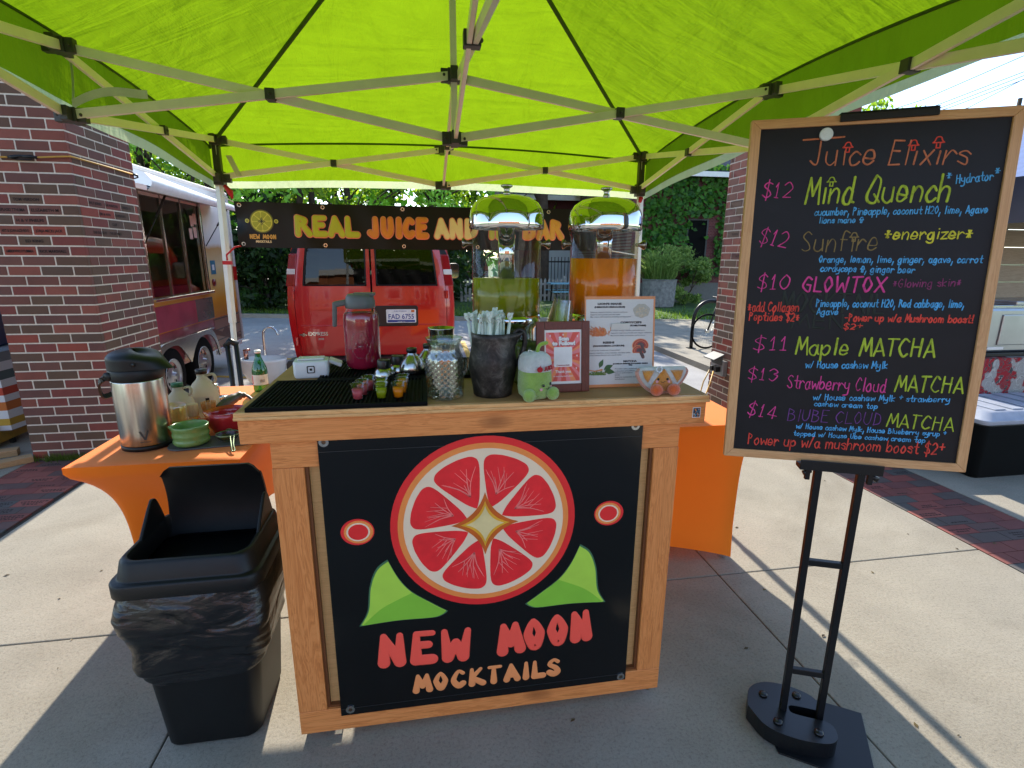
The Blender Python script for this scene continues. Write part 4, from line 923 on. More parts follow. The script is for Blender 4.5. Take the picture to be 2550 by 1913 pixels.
for cx, cy2, R_, sc in ((*px(1040, 830), .026, 1), (*px(1020, 905), .021, 1)):
    for q, m_ in ((1, 5), (.9, 4), (.72, 5), (.66, 4), (.45, 9)):
        b.poly([(cx+R_*q*math.cos(t)*1.05-.002*q, cy2+R_*q*math.sin(t)*.85) for t in [RAD(-25)+k*RAD(230)/24 for k in range(25)]], fr0, 0, .0004+.0001*(2-q)+(.0004 if R_ < .025 else 0), m_)
    b.stroke(fr0, [(cx+.002, cy2), (cx+.012, cy2-.020)], .0055, .0006, .0006, 9, 8)
cx, cy2 = px(400, 1190)
for k in range(160): b.disc(fr0, cx+r_.gauss(0, .014), cy2-.008+abs(r_.gauss(0, .006))-.004, r_.uniform(.001, .0025), 0, .0005+k*.000002, 6, 7)
for x, y, L, an in ((.004, .010, .030, 65), (.018, .004, .034, 25), (.02, .0, .036, -8)):
    a = RAD(an); P_ = smooth([(0, 0), (.45, .26), (1, 0), (1, 0), (.45, -.22), (0, 0)], 6); b.poly([(cx+x+L*(u_*math.cos(a)-w_*math.sin(a)), cy2+y+L*(u_*math.sin(a)+w_*math.cos(a))) for u_, w_ in P_[:-1]], fr0, 0, .0005, 7)
b.stroke(fr0, [(cx-.042, cy2+.006), (cx-.01, cy2), (cx+.012, cy2+.004)], [.0015, .002, .003], .001, .0006, 5, 8)
part('print', tilt(b), M_inf, th)
b = MB(); b.bb(-.116, .116, -.0045, -.0035, -.0, .287); b.bb(-.116, .116, -.001, .07, -.0, .0018); part('acrylic_stand', tilt(b), clear('acrylic', (.99, .99, .99), -.2, .3), th)
b = MB(); b.bar((0, .014, .2), (0, .09, .006), .06, .003); part('easel_back', b, M_white, th)
# plush citrus wedge
th = thing('plush_toy', 'orange citrus wedge plush toy with a smiling face and two round feet', 'plush toy', (.693, 1.425, ZT+.001), RAD(-2))
fw_ = lambda x, y, z: Vector((x, -z, y))
def wedge(k=1): return [(x*k, .040+(y-.040)*k) for x, y in smooth([(-.076, .072), (-.07, .079), (-.06, .081), (.06, .081), (.07, .079), (.076, .072), (.074, .058), (.06, .034), (.04, .016), (.02, .006), (0, .003), (-.02, .006), (-.04, .016), (-.06, .034), (-.074, .058), (-.076, .072)], 4)[:-1]]
def pillow(mb, out, z0, z1, mi):
    n = len(out); cx = sum(x for x, y in out)/n; cy2 = sum(y for x, y in out)/n
    secs = [[fw_(cx+(x-cx)*k, cy2+(y-cy2)*k, z) for x, y in out] for k, z in ((.9, z0), (1, z0+(z1-z0)*.3), (1, z0+(z1-z0)*.6), (.94, z0+(z1-z0)*.9), (.6, z1), (.02, z1+.001))]
    loft(mb, secs, mi)
b = MB(); pillow(b, wedge(), -.014, .012, 0); part('rind', b, P_wh, th)
b = MB(); o = [(x, y) for x, y in wedge(1.02) if y < .074]; 
b.tube([fw_(x, y-.001, .0) for x, y in o], .0065, 8); part('peel', b, plush('plush_peel', '#c98a78', '#d9a08a'), th)
for pts in ([(-.066, .073), (-.066, .073), (-.028, .073), (-.028, .073), (-.046, .036), (-.046, .036), (-.058, .05), (-.066, .073)], [(.022, .073), (.022, .073), (.062, .073), (.062, .073), (.056, .05), (.046, .036), (.046, .036), (.022, .073)], [(-.004, .074), (.0, .075), (.006, .074), (.034, .028), (.026, .014), (0, .008), (-.026, .014), (-.034, .028), (-.004, .074)]):
    b = MB(); pillow(b, smooth(pts, 4)[:-1], .008, .0165, 0); part('segment', b, P_am, th)
for s_ in (-1, 1):
    b = MB(); b.ball((.027*s_, -.034, .0185), (.0195, .018, .018), 24, 14); part('foot', b, P_or, th)
b = MB()
for s_ in (-1, 1): b.ball((.0145*s_-.002, -.0175, .047), .004, 12, 8)
part('eye', b, MATS['toy_eye'], th)
b = MB(); b.stroke(fw_, smooth([(-.008, .040), (-.002, .037), (.005, .0405)], 5), .0007, .0182, .0008, 0, 6); part('mouth', b, M_blk, th)
b = MB(); b.disc(fw_, -.02, .040, .0042, .016, .0182, 0, 14); b.disc(fw_, .017, .040, .0042, .016, .0182, 0, 14); part('cheek', b, MATS['toy_pink'], th)
b = MB(); b.tube([(-.016+.0085*math.cos(t), -.017, .077+.0085*math.sin(t)) for t in [k*PI/10 for k in range(21)]], .0025, 8); part('tag_loop', b, mat('clear_loop', '#c9ccd0', .2), th)
# beverage dispensers
def dispenser(label, x, liq, m_l):
    th = thing('drink_dispenser', label, 'drink dispenser', (x, 1.75, ZT+.0005), 0, 'drink dispensers on the bar')
    z = lambda q: q-ZT
    b = MB(); b.lathe([(.098, 0), (.106, .004), (.106, .02), (.098, .03), (.098, z(1.27)), (.110, z(1.285)), (.1165, z(1.295)), (.1165, z(1.318)), (0, z(1.318))], n=64, cap=(True, False)); part('base', b, M_chr, th)
    b = MB(); b.lathe([(.1145, z(1.319)), (.1145, z(1.575)), (.1185, z(1.58)), (.1185, z(1.60))], n=72, cap=(False, False)); part('container', b, M_pl, th)
    b = MB(); b.lathe([(0, z(1.3195)), (.1125, z(1.3195)), (.1125, liq-ZT), (0, liq-ZT)], n=64, cap=(False, False)); part('juice', b, m_l, th)
    b = MB(); b.lathe([(.028, z(liq)+.0008), (.028, z(1.598))], n=40); part('ice_tube', b, M_chr, th)
    b = MB(); b.lathe([(.1215, z(1.595)), (.1235, z(1.600)), (.1235, z(1.612)), (.1225, z(1.618)), (.122, z(1.635)), (.117, z(1.655)), (.104, z(1.676)), (.080, z(1.691)), (.05, z(1.698)), (.012, z(1.701)), (0, z(1.701))], n=72, cap=(False, False)); part('lid', b, M_chr, th)
    b = MB(); b.lathe([(.013, z(1.7012)), (.011, z(1.707)), (.0085, z(1.715)), (.010, z(1.721)), (.0185, z(1.726)), (.0195, z(1.730)), (.017, z(1.7325)), (0, z(1.733))], n=32, cap=(True, False)); part('knob', b, M_st, th)
    for s_ in (-1, 1):
        b = MB(); b.lathe([(.006, 0), (.006, .010), (.007, .014), (.012, .022), (.0155, .026), (.0165, .030), (.0145, .0325), (0, .033)], (s_*.1146, 0, z(1.549)), 24, 0, True, (True, False), None, Matrix.Rotation(s_*PI/2, 3, 'Y')); part('side_handle', b, mat('aged_nickel', '#8d857a', .25, 1.0, vary=.1), th)
    b = MB(); b.tube([(0, -.10, z(1.215)), (0, -.14, z(1.215))], .010, 12); b.tube([(0, -.135, z(1.225)), (0, -.137, z(1.17))], .008, 12); b.tube([(0, -.135, z(1.225)), (0, -.137, z(1.255))], [.005, .009], 10); part('tap', b, M_chr, th)
dispenser('chrome lidded drink dispenser a third full of green juice', .268, 1.437, juice('green_juice', '#868c0e', .15))
dispenser('chrome lidded drink dispenser more than half full of orange juice', .605, 1.503, juice('orange_juice', '#f58408', .15))
# steel tins, glass jar and cup stack behind
th = thing('shaker_tin', 'wide steel shaker tin standing behind the cut-glass pitcher', 'shaker tin', (.045, 1.70, ZT+.0105)); b = MB(); b.lathe([(.028, 0), (.030, .002), (.043, .16), (.0445, .163), (.0415, .163), (.029, .01), (0, .01)], n=40, cap=(True, False)); part('tin', b, M_st, th)
th = thing('shaker_tin', 'small steel tin with a painted green top reflection in front of the wide shaker tin', 'shaker tin', (.035, 1.62, ZT+.0005)); b = MB(); b.lathe([(.023, 0), (.025, .003), (.0285, .12), (.0275, .134), (.023, .142), (.016, .145), (0, .146)], n=40, cap=(True, False)); part('tin', b, M_st, th); b = MB(); b.ring(plane((0, 0, .132), (1, 0, 0), (0, 1, 0)), 0, 0, .0278, .0295, 0, .006, 0, 36); part('rim', b, mat('green_reflection', '#6d8a2a', .4), th)  # green ring round the top paints a reflection onto the steel
th = thing('glass_jar', 'round glass jar of pale green liquid behind the metal pitcher', 'jar', (.318, 1.60, ZT+.0005)); b = MB(); b.lathe([(.04, 0), (.048, .006), (.05, .02), (.05, .12), (.046, .145), (.05, .15), (.05, .153)], n=40, cap=(True, False)); part('glass', b, M_gl, th); b = MB(); b.lathe([(0, .004), (.046, .007), (.048, .02), (.048, .119), (.045, .135), (0, .135)], n=40, cap=(False, False)); part('liquid', b, juice('pale_green', '#8f9a5a', .6), th)
proto = None
for k in range(14):
    if proto is None:
        b = MB(); b.lathe([(.031, 0), (.032, .002), (.044, .085), (.0475, .0862), (.0475, .0885), (.043, .085), (.031, .004)], n=40, cap=(False, False)); me = b.mesh('plastic_cup', clear('frosted_cup', (.975, .98, .955), 1.3, .15)); proto = 1
    o = bpy.data.objects.new('plastic_cup', me); COL.objects.link(o); o.location = (.437+.0012*k, 1.70-.001*k, ZT+.0895+.0135*k); o.rotation_euler = (PI, .012*k, 0)
    tag(o, 'clear plastic cup nested in the upside-down stack behind the red frame', 'plastic cup', 'nested plastic cups on the bar')
# ============================================================ orange tables
def cloth(name):
    m, nt, p = nm(name); v = coords(nt); c = H('#ff8618')
    nt.links.new(ramp(nt, noise(nt, v, 3, 4), [(.3, mul(c, .94)), (.7, mul(c, 1.05))]), p.inputs['Base Color']); p.inputs['Roughness'].default_value = .75; p.inputs['Specular IOR Level'].default_value = .2
    p.inputs['Sheen Weight'].default_value = .2; bump(nt, p, noise(nt, v, 700, 2), .2, .001)
    t = N(nt, 'BsdfTranslucent'); t.inputs[0].default_value = (*c, 1); mx = N(nt, 'MixShader'); mx.inputs[0].default_value = .28
    nt.links.new(p.outputs[0], mx.inputs[1]); nt.links.new(t.outputs[0], mx.inputs[2]); nt.links.new(mx.outputs[0], nt.nodes['Material Output'].inputs[0]); return m
M_or = cloth('orange_spandex')
def spandex_table(label, x0, x1, y0, y1, ins=.125, arc=.26):
    HT = .742; cx, cy2 = (x0+x1)/2, (y0+y1)/2; w, d = (x1-x0)/2, (y1-y0)/2
    th = thing('folding_table', label, 'table', (cx, cy2, 0), 0, 'orange covered tables behind the bar')
    def inset(z):
        t = max(0, (HT-.038-z)/HT)
        return ins*(1-math.exp(-t*7.5))-ins*.16*max(0, t-.7)*4
    def pt(sx, sy, z): i = inset(z); return Vector((sx*(w-i), sy*(d-i), z))
    b = MB()
    cor = [(-1, -1), (1, -1), (1, 1), (-1, 1)]
    for i in range(4):
        A, B_ = cor[i], cor[(i+1) % 4]
        def fn(s_, t_):
            arch = .012+arc*(max(0, math.sin(PI*s_))**.9 if (i % 2 == 0 or True) else 0)
            zt = HT; z = zt+(arch-zt)*t_
            p_, q_ = pt(*A, z), pt(*B_, z); r = p_.lerp(q_, s_); r.z = z
            k = 4*s_*(1-s_); n_ = Vector((0, -1, 0)) if i == 0 else Vector((1, 0, 0)) if i == 1 else Vector((0, 1, 0)) if i == 2 else Vector((-1, 0, 0))
            return r-n_*(.05*k*math.sin(PI*min(1, t_*1.1))*.7)+n_*inset(z)*k**.6*(1-t_)**2*.9
        b.grid(fn, 36, 30)
    b.grid(lambda a, c: Vector((-w+2*w*a, -d+2*d*c, HT+.0012-.0012*(abs(2*a-1)**8+abs(2*c-1)**8)+.0015*math.sin(a*9+c*4)*math.sin(c*7))), 24, 40)
    part('tablecloth', b, M_or, th)
    t = MB(); t.bb(-w+.03, w-.03, -d+.03, d-.03, .715, .737); part('tabletop', t, mat('table_white', '#c9c8c2', .5), th)
    for sx, sy in cor:
        f = MB(); f.bar((sx*(w-ins-.035), sy*(d-ins-.035), .714), (sx*(w-ins-.025), sy*(d-ins-.025), .004), .025, .025); part('leg', f, MATS['grey_metal'], th)
    return th
spandex_table('orange covered table left of the bar carrying the coffee pot and matcha things', -1.34, -.73, 2.005, 3.225)
spandex_table('orange covered table behind the right end of the bar, top empty', -.30, 1.535, 2.125, 2.87, .035, .15)
ZL = .7445
# airpot
th = thing('airpot', 'stainless steel airpot coffee dispenser with black pump lid and carry handle', 'airpot', (-1.148, 2.222, ZL), RAD(-14))
M_brs, nt, p = nm('airpot_steel'); v_ = coords(nt, (60, 60, .6)); f = noise(nt, v_, 1, 4); p.inputs['Metallic'].default_value = 1; nt.links.new(ramp(nt, f, [(.3, H('#a9a49c')), (.7, H('#c9c4bb'))]), p.inputs['Base Color']); p.inputs['Roughness'].default_value = .26
b = MB(); b.lathe([(.086, 0), (.0925, .003), (.0925, .017), (.0905, .019)], n=64); part('base_ring', b, M_blk, th)
b = MB(); b.lathe([(.0895, .0192), (.0905, .024), (.0905, .278), (.089, .284)], n=72); part('body', b, M_brs, th)
b = MB(); b.lathe([(.0915, .2845), (.0935, .288), (.0935, .325), (.092, .327)], n=64); part('collar', b, M_blk, th)
b = MB()
def head(a, c):
    t = 2*PI*a; cs_ = max(0, math.cos(t)); beak = cs_**7*.062*(1-min(1, c*1.05))**.9
    if c < .45: r, z = .0935, .328+.038*c/.45
    else: q = (c-.45)/.55*PI/2; r, z = .004+.0895*math.cos(q)**.75, .366+.036*math.sin(q)
    z -= .028*cs_**3*(min(1, c*2))*.6
    return Vector(((r+beak)*math.cos(t), r*math.sin(t)+0, z))
b.grid(head, 72, 22, 0, True, True); part('pump_lid', b, M_blk, th)
b = MB(); b.lathe([(.012, 0), (.012, .003), (0, .003)], (-.005, 0, .4005), 20, cap=(True, False)); b.lathe([(.0075, 0), (.0075, .004), (0, .004)], (.058, -.0765, .352), 16, 0, True, (True, False), None, Matrix.Rotation(PI/2, 3, 'X')); part('button', b, mat('button_black', '#070708', .3), th)
b = MB()
hp = smooth([(-.055, -.080, .305), (-.10, -.072, .275), (-.138, -.03, .215), (-.142, 0, .205), (-.138, .03, .215), (-.10, .072, .275), (-.055, .080, .305)], 6)
n_ = len(hp)
for i in range(n_-1): b.bar(hp[i], Vector(hp[i+1])+(Vector(hp[i+1])-Vector(hp[i]))*.15, .020, .007, 0, (1, 0, .6))
for s_ in (-1, 1): b.lathe([(.017, 0), (.017, .006), (0, .007)], (-.05, s_*.081, .305), 18, 0, True, (True, False), None, Matrix.Rotation(-s_*PI/2, 3, 'X'))
part('carry_handle', b, M_blk, th)
fa = lambda x, y, z: Vector((math.sin(x/.0905+.62)*(.0907+z), -math.cos(x/.0905+.62)*(.0907+z), y))
b = MB(); b.poly([(-.018, .085), (-.010, .085), (.0, .058), (.010, .085), (.016, .085), (.004, .048), (-.003, .048)], fa, 0, .0006, 0); typeset(b, fa, 'VACULUX', -.018, .037, .008, 0, .0006, 'LEFT', 1, .0001); part('emblem', b, mat('etch_dark', '#4a4641', .5, .5), th)
# tray and matcha things
th = single('serving_tray', (lambda b: (b.poly([(x, y) for x, y in rr(.175, .075, .06, 10)], plane((0, 0, 0), (1, 0, 0), (0, 1, 0)), 0, .006, 0), b)[1])(MB()), mat('slate_grey', '#4e4d4e', .5), 'flat grey serving tray with rounded ends on the left orange table', 'tray', (-.885, 2.215, ZL), RAD(9), None, .002)
ZY = ZL+.0062
M_cer, nt, p = nm('green_ceramic'); v_ = coords(nt); vo = N(nt, 'TexVoronoi'); vo.inputs['Scale'].default_value = 90; nt.links.new(v_, vo.inputs['Vector'])
k_ = ramp(nt, vo.outputs['Distance'], [(.10, (1, 1, 1)), (.16, (0, 0, 0))]); f = noise(nt, v_, 30, 4); mk = N(nt, 'Math', operation='MULTIPLY'); nt.links.new(k_, mk.inputs[0]); nt.links.new(ramp(nt, f, [(.5, (0, 0, 0)), (.56, (1, 1, 1))]), mk.inputs[1])
mx = N(nt, 'MixRGB'); nt.links.new(mk.outputs[0], mx.inputs[0]); nt.links.new(ramp(nt, noise(nt, v_, 18, 4), [(.3, H('#5f8245')), (.7, H('#7a9c5a'))]), mx.inputs[1]); mx.inputs[2].default_value = (*H('#3a2a1c'), 1); nt.links.new(mx.outputs[0], p.inputs['Base Color']); p.inputs['Roughness'].default_value = .25
th = thing('ceramic_bowl', 'speckled green ceramic bowl with wavy sides and pouring lip on the tray', 'bowl', (-.972, 2.195, ZY))
lip = lambda t, z: 1+(.16*math.exp(-(((t-RAD(195)+PI) % (2*PI)-PI)/.16)**2)*max(0, (z-.055)/.03) if z > .055 else 0)
o_ = [(.045, 0), (.062, .004), (.068, .014), (.066, .024), (.0625, .030), (.067, .040), (.0675, .048), (.0635, .057), (.0655, .066), (.068, .076), (.0672, .082), (.0645, .083)]
b = MB(); b.lathe(o_+[(.0625, .078), (.060, .05), (.058, .02), (.04, .010), (0, .009)], n=64, mod=lip, cap=(True, False)); part('bowl', b, M_cer, th)
th = thing('mixing_bowl', 'glossy red mixing bowl with pouring spout and handle beside the bar', 'bowl', (-.882, 2.352, ZY))
M_red = mat('red_glaze', '#b5262b', .18, coat=.4, vary=.05); lip2 = lambda t, z: 1+(.14*math.exp(-(((t-RAD(190)+PI) % (2*PI)-PI)/.2)**2)*max(0, (z-.05)/.035) if z > .05 else 0)
b = MB(); b.lathe([(r*1.2, z*1.12) for r, z in ((.042, 0), (.052, .003), (.064, .03), (.068, .06), (.069, .083), (.0665, .084), (.064, .06), (.058, .025), (.03, .009), (0, .008))], n=56, mod=lip2, cap=(True, False)); part('bowl', b, M_red, th)
b = MB(); b.tube(smooth([(.078, -.03, .066), (.104, -.038, .06), (.106, -.038, .03), (.072, -.028, .022)], 5), .005, 8); part('handle', b, M_red, th)
th = thing('tea_strainer', 'small green handled mesh tea strainer resting on the tray edge', 'strainer', (-.832, 2.195, ZY)); M_olv = mat('sage_metal', '#5f6e4f', .35, .6)
b = MB(); b.tube([(.044*math.cos(t), .044*math.sin(t), .035) for t in [k*PI/16 for k in range(33)]], .0028, 8); part('rim', b, M_olv, th)
b = MB(); b.lathe([(.044, .035), (.040, .020), (.028, .009), (0, .005)], n=32, cap=(False, False)); part('mesh_bowl', b, clear('mesh_wire', (.45, .46, .44), .3, .3), th)
b = MB(); b.tube(smooth([(.022, -.038, .035), (.045, -.10, .016), (.056, -.128, .005), (.062, -.130, .004), (.064, -.122, .005), (.05, -.09, .018), (.034, -.030, .035)], 5), .0032, 8); b.tube(smooth([(-.02, .038, .035), (-.022, .055, .036), (-.005, .058, .036), (.0, .044, .035)], 5), .0025, 8); part('handle', b, M_olv, th)
M_jug = clear('jug_plastic', (.72, .70, .62), .6, .25)
M_hdpe, nt, p = nm('milky_plastic'); p.inputs['Base Color'].default_value = (*H('#c9c3ae'), 1); p.inputs['Roughness'].default_value = .4; t_ = N(nt, 'BsdfTranslucent'); t_.inputs[0].default_value = (*H('#d9d2ba'), 1); mx = N(nt, 'MixShader'); mx.inputs[0].default_value = .5; nt.links.new(p.outputs[0], mx.inputs[1]); nt.links.new(t_.outputs[0], mx.inputs[2]); nt.links.new(mx.outputs[0], nt.nodes['Material Output'].inputs[0])
def jug(label, x, y, s_, capc, labl, hs=1.0):
    th = thing('syrup_jug', label, 'jug', (x, y, ZL)); z = lambda q: q*s_
    th.scale = (1, 1, hs)
    b = MB(); b.lathe([(z(.05), 0), (z(.06), z(.006)), (z(.062), z(.02)), (z(.062), z(.13)), (z(.058), z(.155)), (z(.045), z(.18)), (z(.028), z(.20)), (z(.022), z(.212)), (z(.022), z(.232))], n=40); part('bottle', b, M_hdpe, th)
    b = MB(); b.tube(smooth([(z(.022), 0, z(.222)), (z(.05), 0, z(.228)), (z(.06), 0, z(.205)), (z(.048), 0, z(.175))], 5), z(.007), 10); part('handle', b, M_hdpe, th)
    b = MB(); b.lathe([(z(.024), z(.2325)), (z(.0255), z(.234)), (z(.0255), z(.254)), (z(.024), z(.257)), (0, z(.258))], n=32, cap=(True, False)); part('cap', b, capc, th)
    if labl:
        fl = lambda a, c, d=0: Vector((math.sin(a)*(z(.0622)+d), -math.cos(a)*(z(.0622)+d), c))
        b = MB(); b.grid(lambda p_, q_: fl(-.9+1.9*p_, z(.035)+z(.085)*q_), 20, 2); part('label_paper', b, mat('label_cream', '#cfc4ae', .5), th, fix=False)
        b = MB(); b.grid(lambda p_, q_: fl(-.9+.28*p_, z(.035)+z(.085)*q_, .0005), 6, 2); part('label_stripe', b, mat('label_orange', '#b5622a', .5), th, fix=False)
        b = MB(); b.grid(lambda p_, q_: fl(.42+.26*p_, z(.09)+z(.022)*q_, .0005), 4, 2, 0); part('logo', b, M_blk, th, fix=False)
jug('cream plastic syrup jug with green cap and loop handle behind the airpot', -1.135, 2.50, .95, mat('green_cap', '#0f5a38', .4), False, .80)
jug('cream plastic syrup jug with black cap and paper label', -1.075, 2.62, 1.0, M_cap, True, .90)
th = thing('glass_cup', 'small glass jar with thick rim holding matcha powder, behind the green bowl', 'glass jar', (-1.105, 2.36, ZL)); b = MB(); b.lathe([(.03, 0), (.042, .004), (.048, .05), (.05, .10), (.055, .112), (.058, .125), (.054, .127), (.047, .105), (.044, .05), (.038, .008), (0, .007)], n=40, cap=(True, False)); part('glass', b, clear('amber_glass', (.93, .88, .70), .5), th); b = MB(); b.lathe([(0, .0085), (.036, .010), (.040, .03), (.03, .045), (0, .05)], n=32, cap=(False, False)); part('matcha', b, mat('matcha', '#6a7a2a', .95, vary=.3, vs_=90), th)
b = MB(); b.lathe([(.021, 0), (.022, .002), (.022, .05), (.020, .055)], n=24); single('bamboo_scoop_holder', b, wood('bamboo_pale', '#b08a5a', '#c7a274', '#d4b285', 2, .6, False), 'pale wooden cylinder cup in front of the labelled jug', 'cup', (-1.04, 2.40, ZL+.065)); 
th = thing('bottle_stand', 'slim bottle of amber syrup under the wooden cup', 'bottle', (-1.04, 2.40, ZL)); b = MB(); b.lathe([(.026, 0), (.028, .004), (.028, .045), (.020, .062), (.018, .0645)], n=24); part('bottle', b, clear('amber_bottle', (.85, .62, .35), .4), th)
th = thing('tea_whisk', 'bamboo matcha whisk standing with its tines fanned upward', 'whisk', (-.992, 2.445, ZL)); M_bam = mat('bamboo', '#c9893f', .6, vary=.2, vs_=60); b = MB(); b.lathe([(.013, 0), (.014, .003), (.013, .045), (.0135, .05)], n=20); part('handle', b, M_bam, th); b = MB()
for k in range(64):
    a = k*2*PI/64; r0_, r1_ = .011, .030*(1 if k % 2 else .75); b.tube(smooth([(r0_*math.cos(a), r0_*math.sin(a), .048), (r1_*.85*math.cos(a), r1_*.85*math.sin(a), .08), (r1_*math.cos(a), r1_*math.sin(a), .115)], 3), .0011, 4)
part('tines', b, M_bam, th); b = MB(); b.tube([(.0145*math.cos(t), .0145*math.sin(t), .055+.002*math.sin(3*t)) for t in [k*PI/8 for k in range(17)]], .0015, 6); part('thread', b, M_blk, th)
b = MB(); b.tube(smooth([(-1.02, 2.60, ZL+.035), (-.995, 2.635, ZL+.05), (-.96, 2.69, ZL+.068), (-.93, 2.71, ZL+.072), (-.89, 2.69, ZL+.06), (-.83, 2.62, ZL+.015)], 5), [.022]*5+[.026]*5+[.022]*4+[.014]*3+[.007]*9, 12)
th = tag(part('milk_frother', b, mat('frother_grey', '#4a4440', .45), None), 'dark grey handheld frother with its cable, lying towards the bar', 'frother')
b = MB(); b.lathe([(.025, 0), (.027, .004), (.027, .028), (.022, .032)], n=28); single('spice_tin', b, mat('kraft', '#b8865a', .6), 'low tan tin beside the frother head', 'tin', (-.955, 2.56, ZL))
for lab, x, y, r, h_, m_ in (('small dark jar with a silver lid beside the labelled jug', -1.10, 2.80, .026, .115, clear('dark_jar', (.35, .38, .34), .4)), ('squat clear jar with green contents behind the whisk', -1.045, 2.76, .028, .06, clear('green_jar', (.55, .62, .42), .4))):
    th = thing('jar', lab, 'jar', (x, y, ZL)); b = MB(); b.lathe([(r*.9, 0), (r, .004), (r, h_*.8), (r*.85, h_*.86)], n=28); part('glass', b, m_, th); b = MB(); b.lathe([(r*.9, h_*.862), (r*.92, h_*.87), (r*.92, h_), (0, h_)], n=28, cap=(True, False)); part('lid', b, M_silver, th)
th = thing('water_bottle', 'green glass mineral water bottle with white cap and paper label', 'bottle', (-.955, 3.08, ZL))
th.scale = (1.14, 1.14, .78)
b = MB(); b.lathe([(.028, 0), (.034, .005), (.036, .02), (.036, .15), (.034, .175), (.022, .225), (.0145, .255), (.0135, .285)], n=36); part('glass', b, clear('green_bottle', (.10, .48, .22), .5), th)
b = MB(); b.lathe([(.0145, .2855), (.0155, .287), (.0155, .305), (0, .306)], n=24, cap=(True, False)); part('cap', b, M_white, th)
b = MB(); fl = lambda a, c, d=0: Vector((math.sin(a)*(.0364+d), -math.cos(a)*(.0364+d), c)); b.grid(lambda p_, q_: fl(-1.6+3.2*p_, .055+.075*q_), 24, 2, 0); b.grid(lambda p_, q_: fl(-1.3+.5*p_, .06+.065*q_, .0004), 6, 2, 1)
for k in range(7): b.grid(lambda p_, q_: fl(.25+.09*k+.04*p_, .075+.022*q_, .0004), 1, 1, 2)
part('label_paper', b, [mat('label_pale', '#c4d4c8', .5), mat('label_rose', '#b5656a', .5), M_blk], th, fix=False)

# ============================================================ trash can
tc = thing('trash_can', 'black swing-top plastic trash can with a black bag folded over its rim', 'trash can', (-.713, 1.60, 0)); X0, Y0 = -.713, 1.60
def sec(w, d, r, z, dx=0, dy=0, n=7): return [Vector((x+dx, y+dy, z)) for x, y in rr(w, d, r, n)]
b = MB(); loft(b, [sec(.132, .140, .04, .002), sec(.140, .148, .045, .012), sec(.172, .160, .05, .40), sec(.19, .168, .05, .56)]); part('bin', b, M_blk, tc)
M_bag, nt, p = nm('bin_bag'); p.inputs['Base Color'].default_value = (.008, .008, .009, 1); p.inputs['Roughness'].default_value = .27; p.inputs['Specular IOR Level'].default_value = .55
v_ = coords(nt, (1.0, 1.0, 2.2), (.5, .4, .2)); f1 = noise(nt, v_, 5, 2, .5, .8); f2 = noise(nt, v_, 34, 4, .6, .8); ad = N(nt, 'Math', operation='MULTIPLY_ADD'); ad.inputs[1].default_value = .07; nt.links.new(f2, ad.inputs[0]); nt.links.new(f1, ad.inputs[2]); bump(nt, p, ad.outputs[0], .6, .05)
b = MB(); secs = []
def wob(a, z): return .010*math.sin(a*3+z*26)+.008*math.sin(a*7-z*40)+.014*mn.noise(Vector((a*2.2, z*9, 3)))
for z, w, d in ((.565, .196, .172), (.54, .206, .182), (.50, .212, .188), (.46, .214, .188), (.42, .208, .184), (.38, .198, .178), (.34, .186, .170), (.315, .180, .166), (.30, .177, .164), (.285, .1775, .1645), (.272, .172, .1605), (.262, .166, .156)):
    s_ = sec(w, d, .055, z, 0, 0, 12); o = []
    for i, q in enumerate(s_):
        a = math.atan2(q.y, q.x); k = wob(a, z)*(1 if .3 < z < .55 else .35); u_ = Vector((q.x, q.y, 0)).normalized()
        o.append(q+u_*k+Vector((0, 0, .02*math.sin(a*1.0+.6)*(1 if z < .5 else .2))))
    secs.append(o)
loft(b, secs, 0, False); part('bin_bag', b, M_bag, tc, fix=True)
b = MB(); r0_ = sec(.206, .182, .05, .548); loft(b, [sec(.200, .176, .05, .562), sec(.206, .182, .052, .560), sec(.206, .182, .052, .598), sec(.203, .179, .052, .604), sec(.192, .168, .05, .606), sec(.190, .166, .05, .612), sec(.182, .158, .05, .655), sec(.176, .152, .05, .663), sec(.166, .142, .045, .664), sec(.160, .138, .04, .652), sec(.158, .134, .04, .60)], 0, False); part('lid_collar', b, M_blk, tc, .002)
b = MB()
def flap(a, c):
    x = -.158+.316*a; y = .115-.022*c+.025*math.sin(PI*c); z = .60+.245*c; 
    rnd = .03*max(0, abs(2*a-1)-.85)/.15*max(0, c-.85)/.15
    return Vector((x*(1-.06*c), y, z-rnd))
b.grid(flap, 20, 16); b.grid(lambda a, c: flap(a, c)+Vector((0, .012, -.001)), 20, 16); b.grid(lambda a, c: flap(a, 1)+Vector((0, .012*c, -.001*c)), 20, 1)
for e in (0, 1): b.grid(lambda a, c: flap(e, c)+Vector((0, .012*a, -.001*a)), 1, 16)
part('swing_lid', b, M_blk, tc)
for s_ in (-1, 1):
    b = MB(); P_ = smooth([(-.10, .60), (-.10, .60), (-.04, .655), (.045, .74), (.07, .752), (.09, .735), (.12, .66), (.13, .60), (.13, .60), (-.10, .60)], 5)[:-1]
    f_ = plane((s_*.168, 0, 0), (0, 1, 0), (0, 0, 1)); b.poly(P_, f_, -.005, .005); part('side_cheek', b, M_blk, tc, .003)

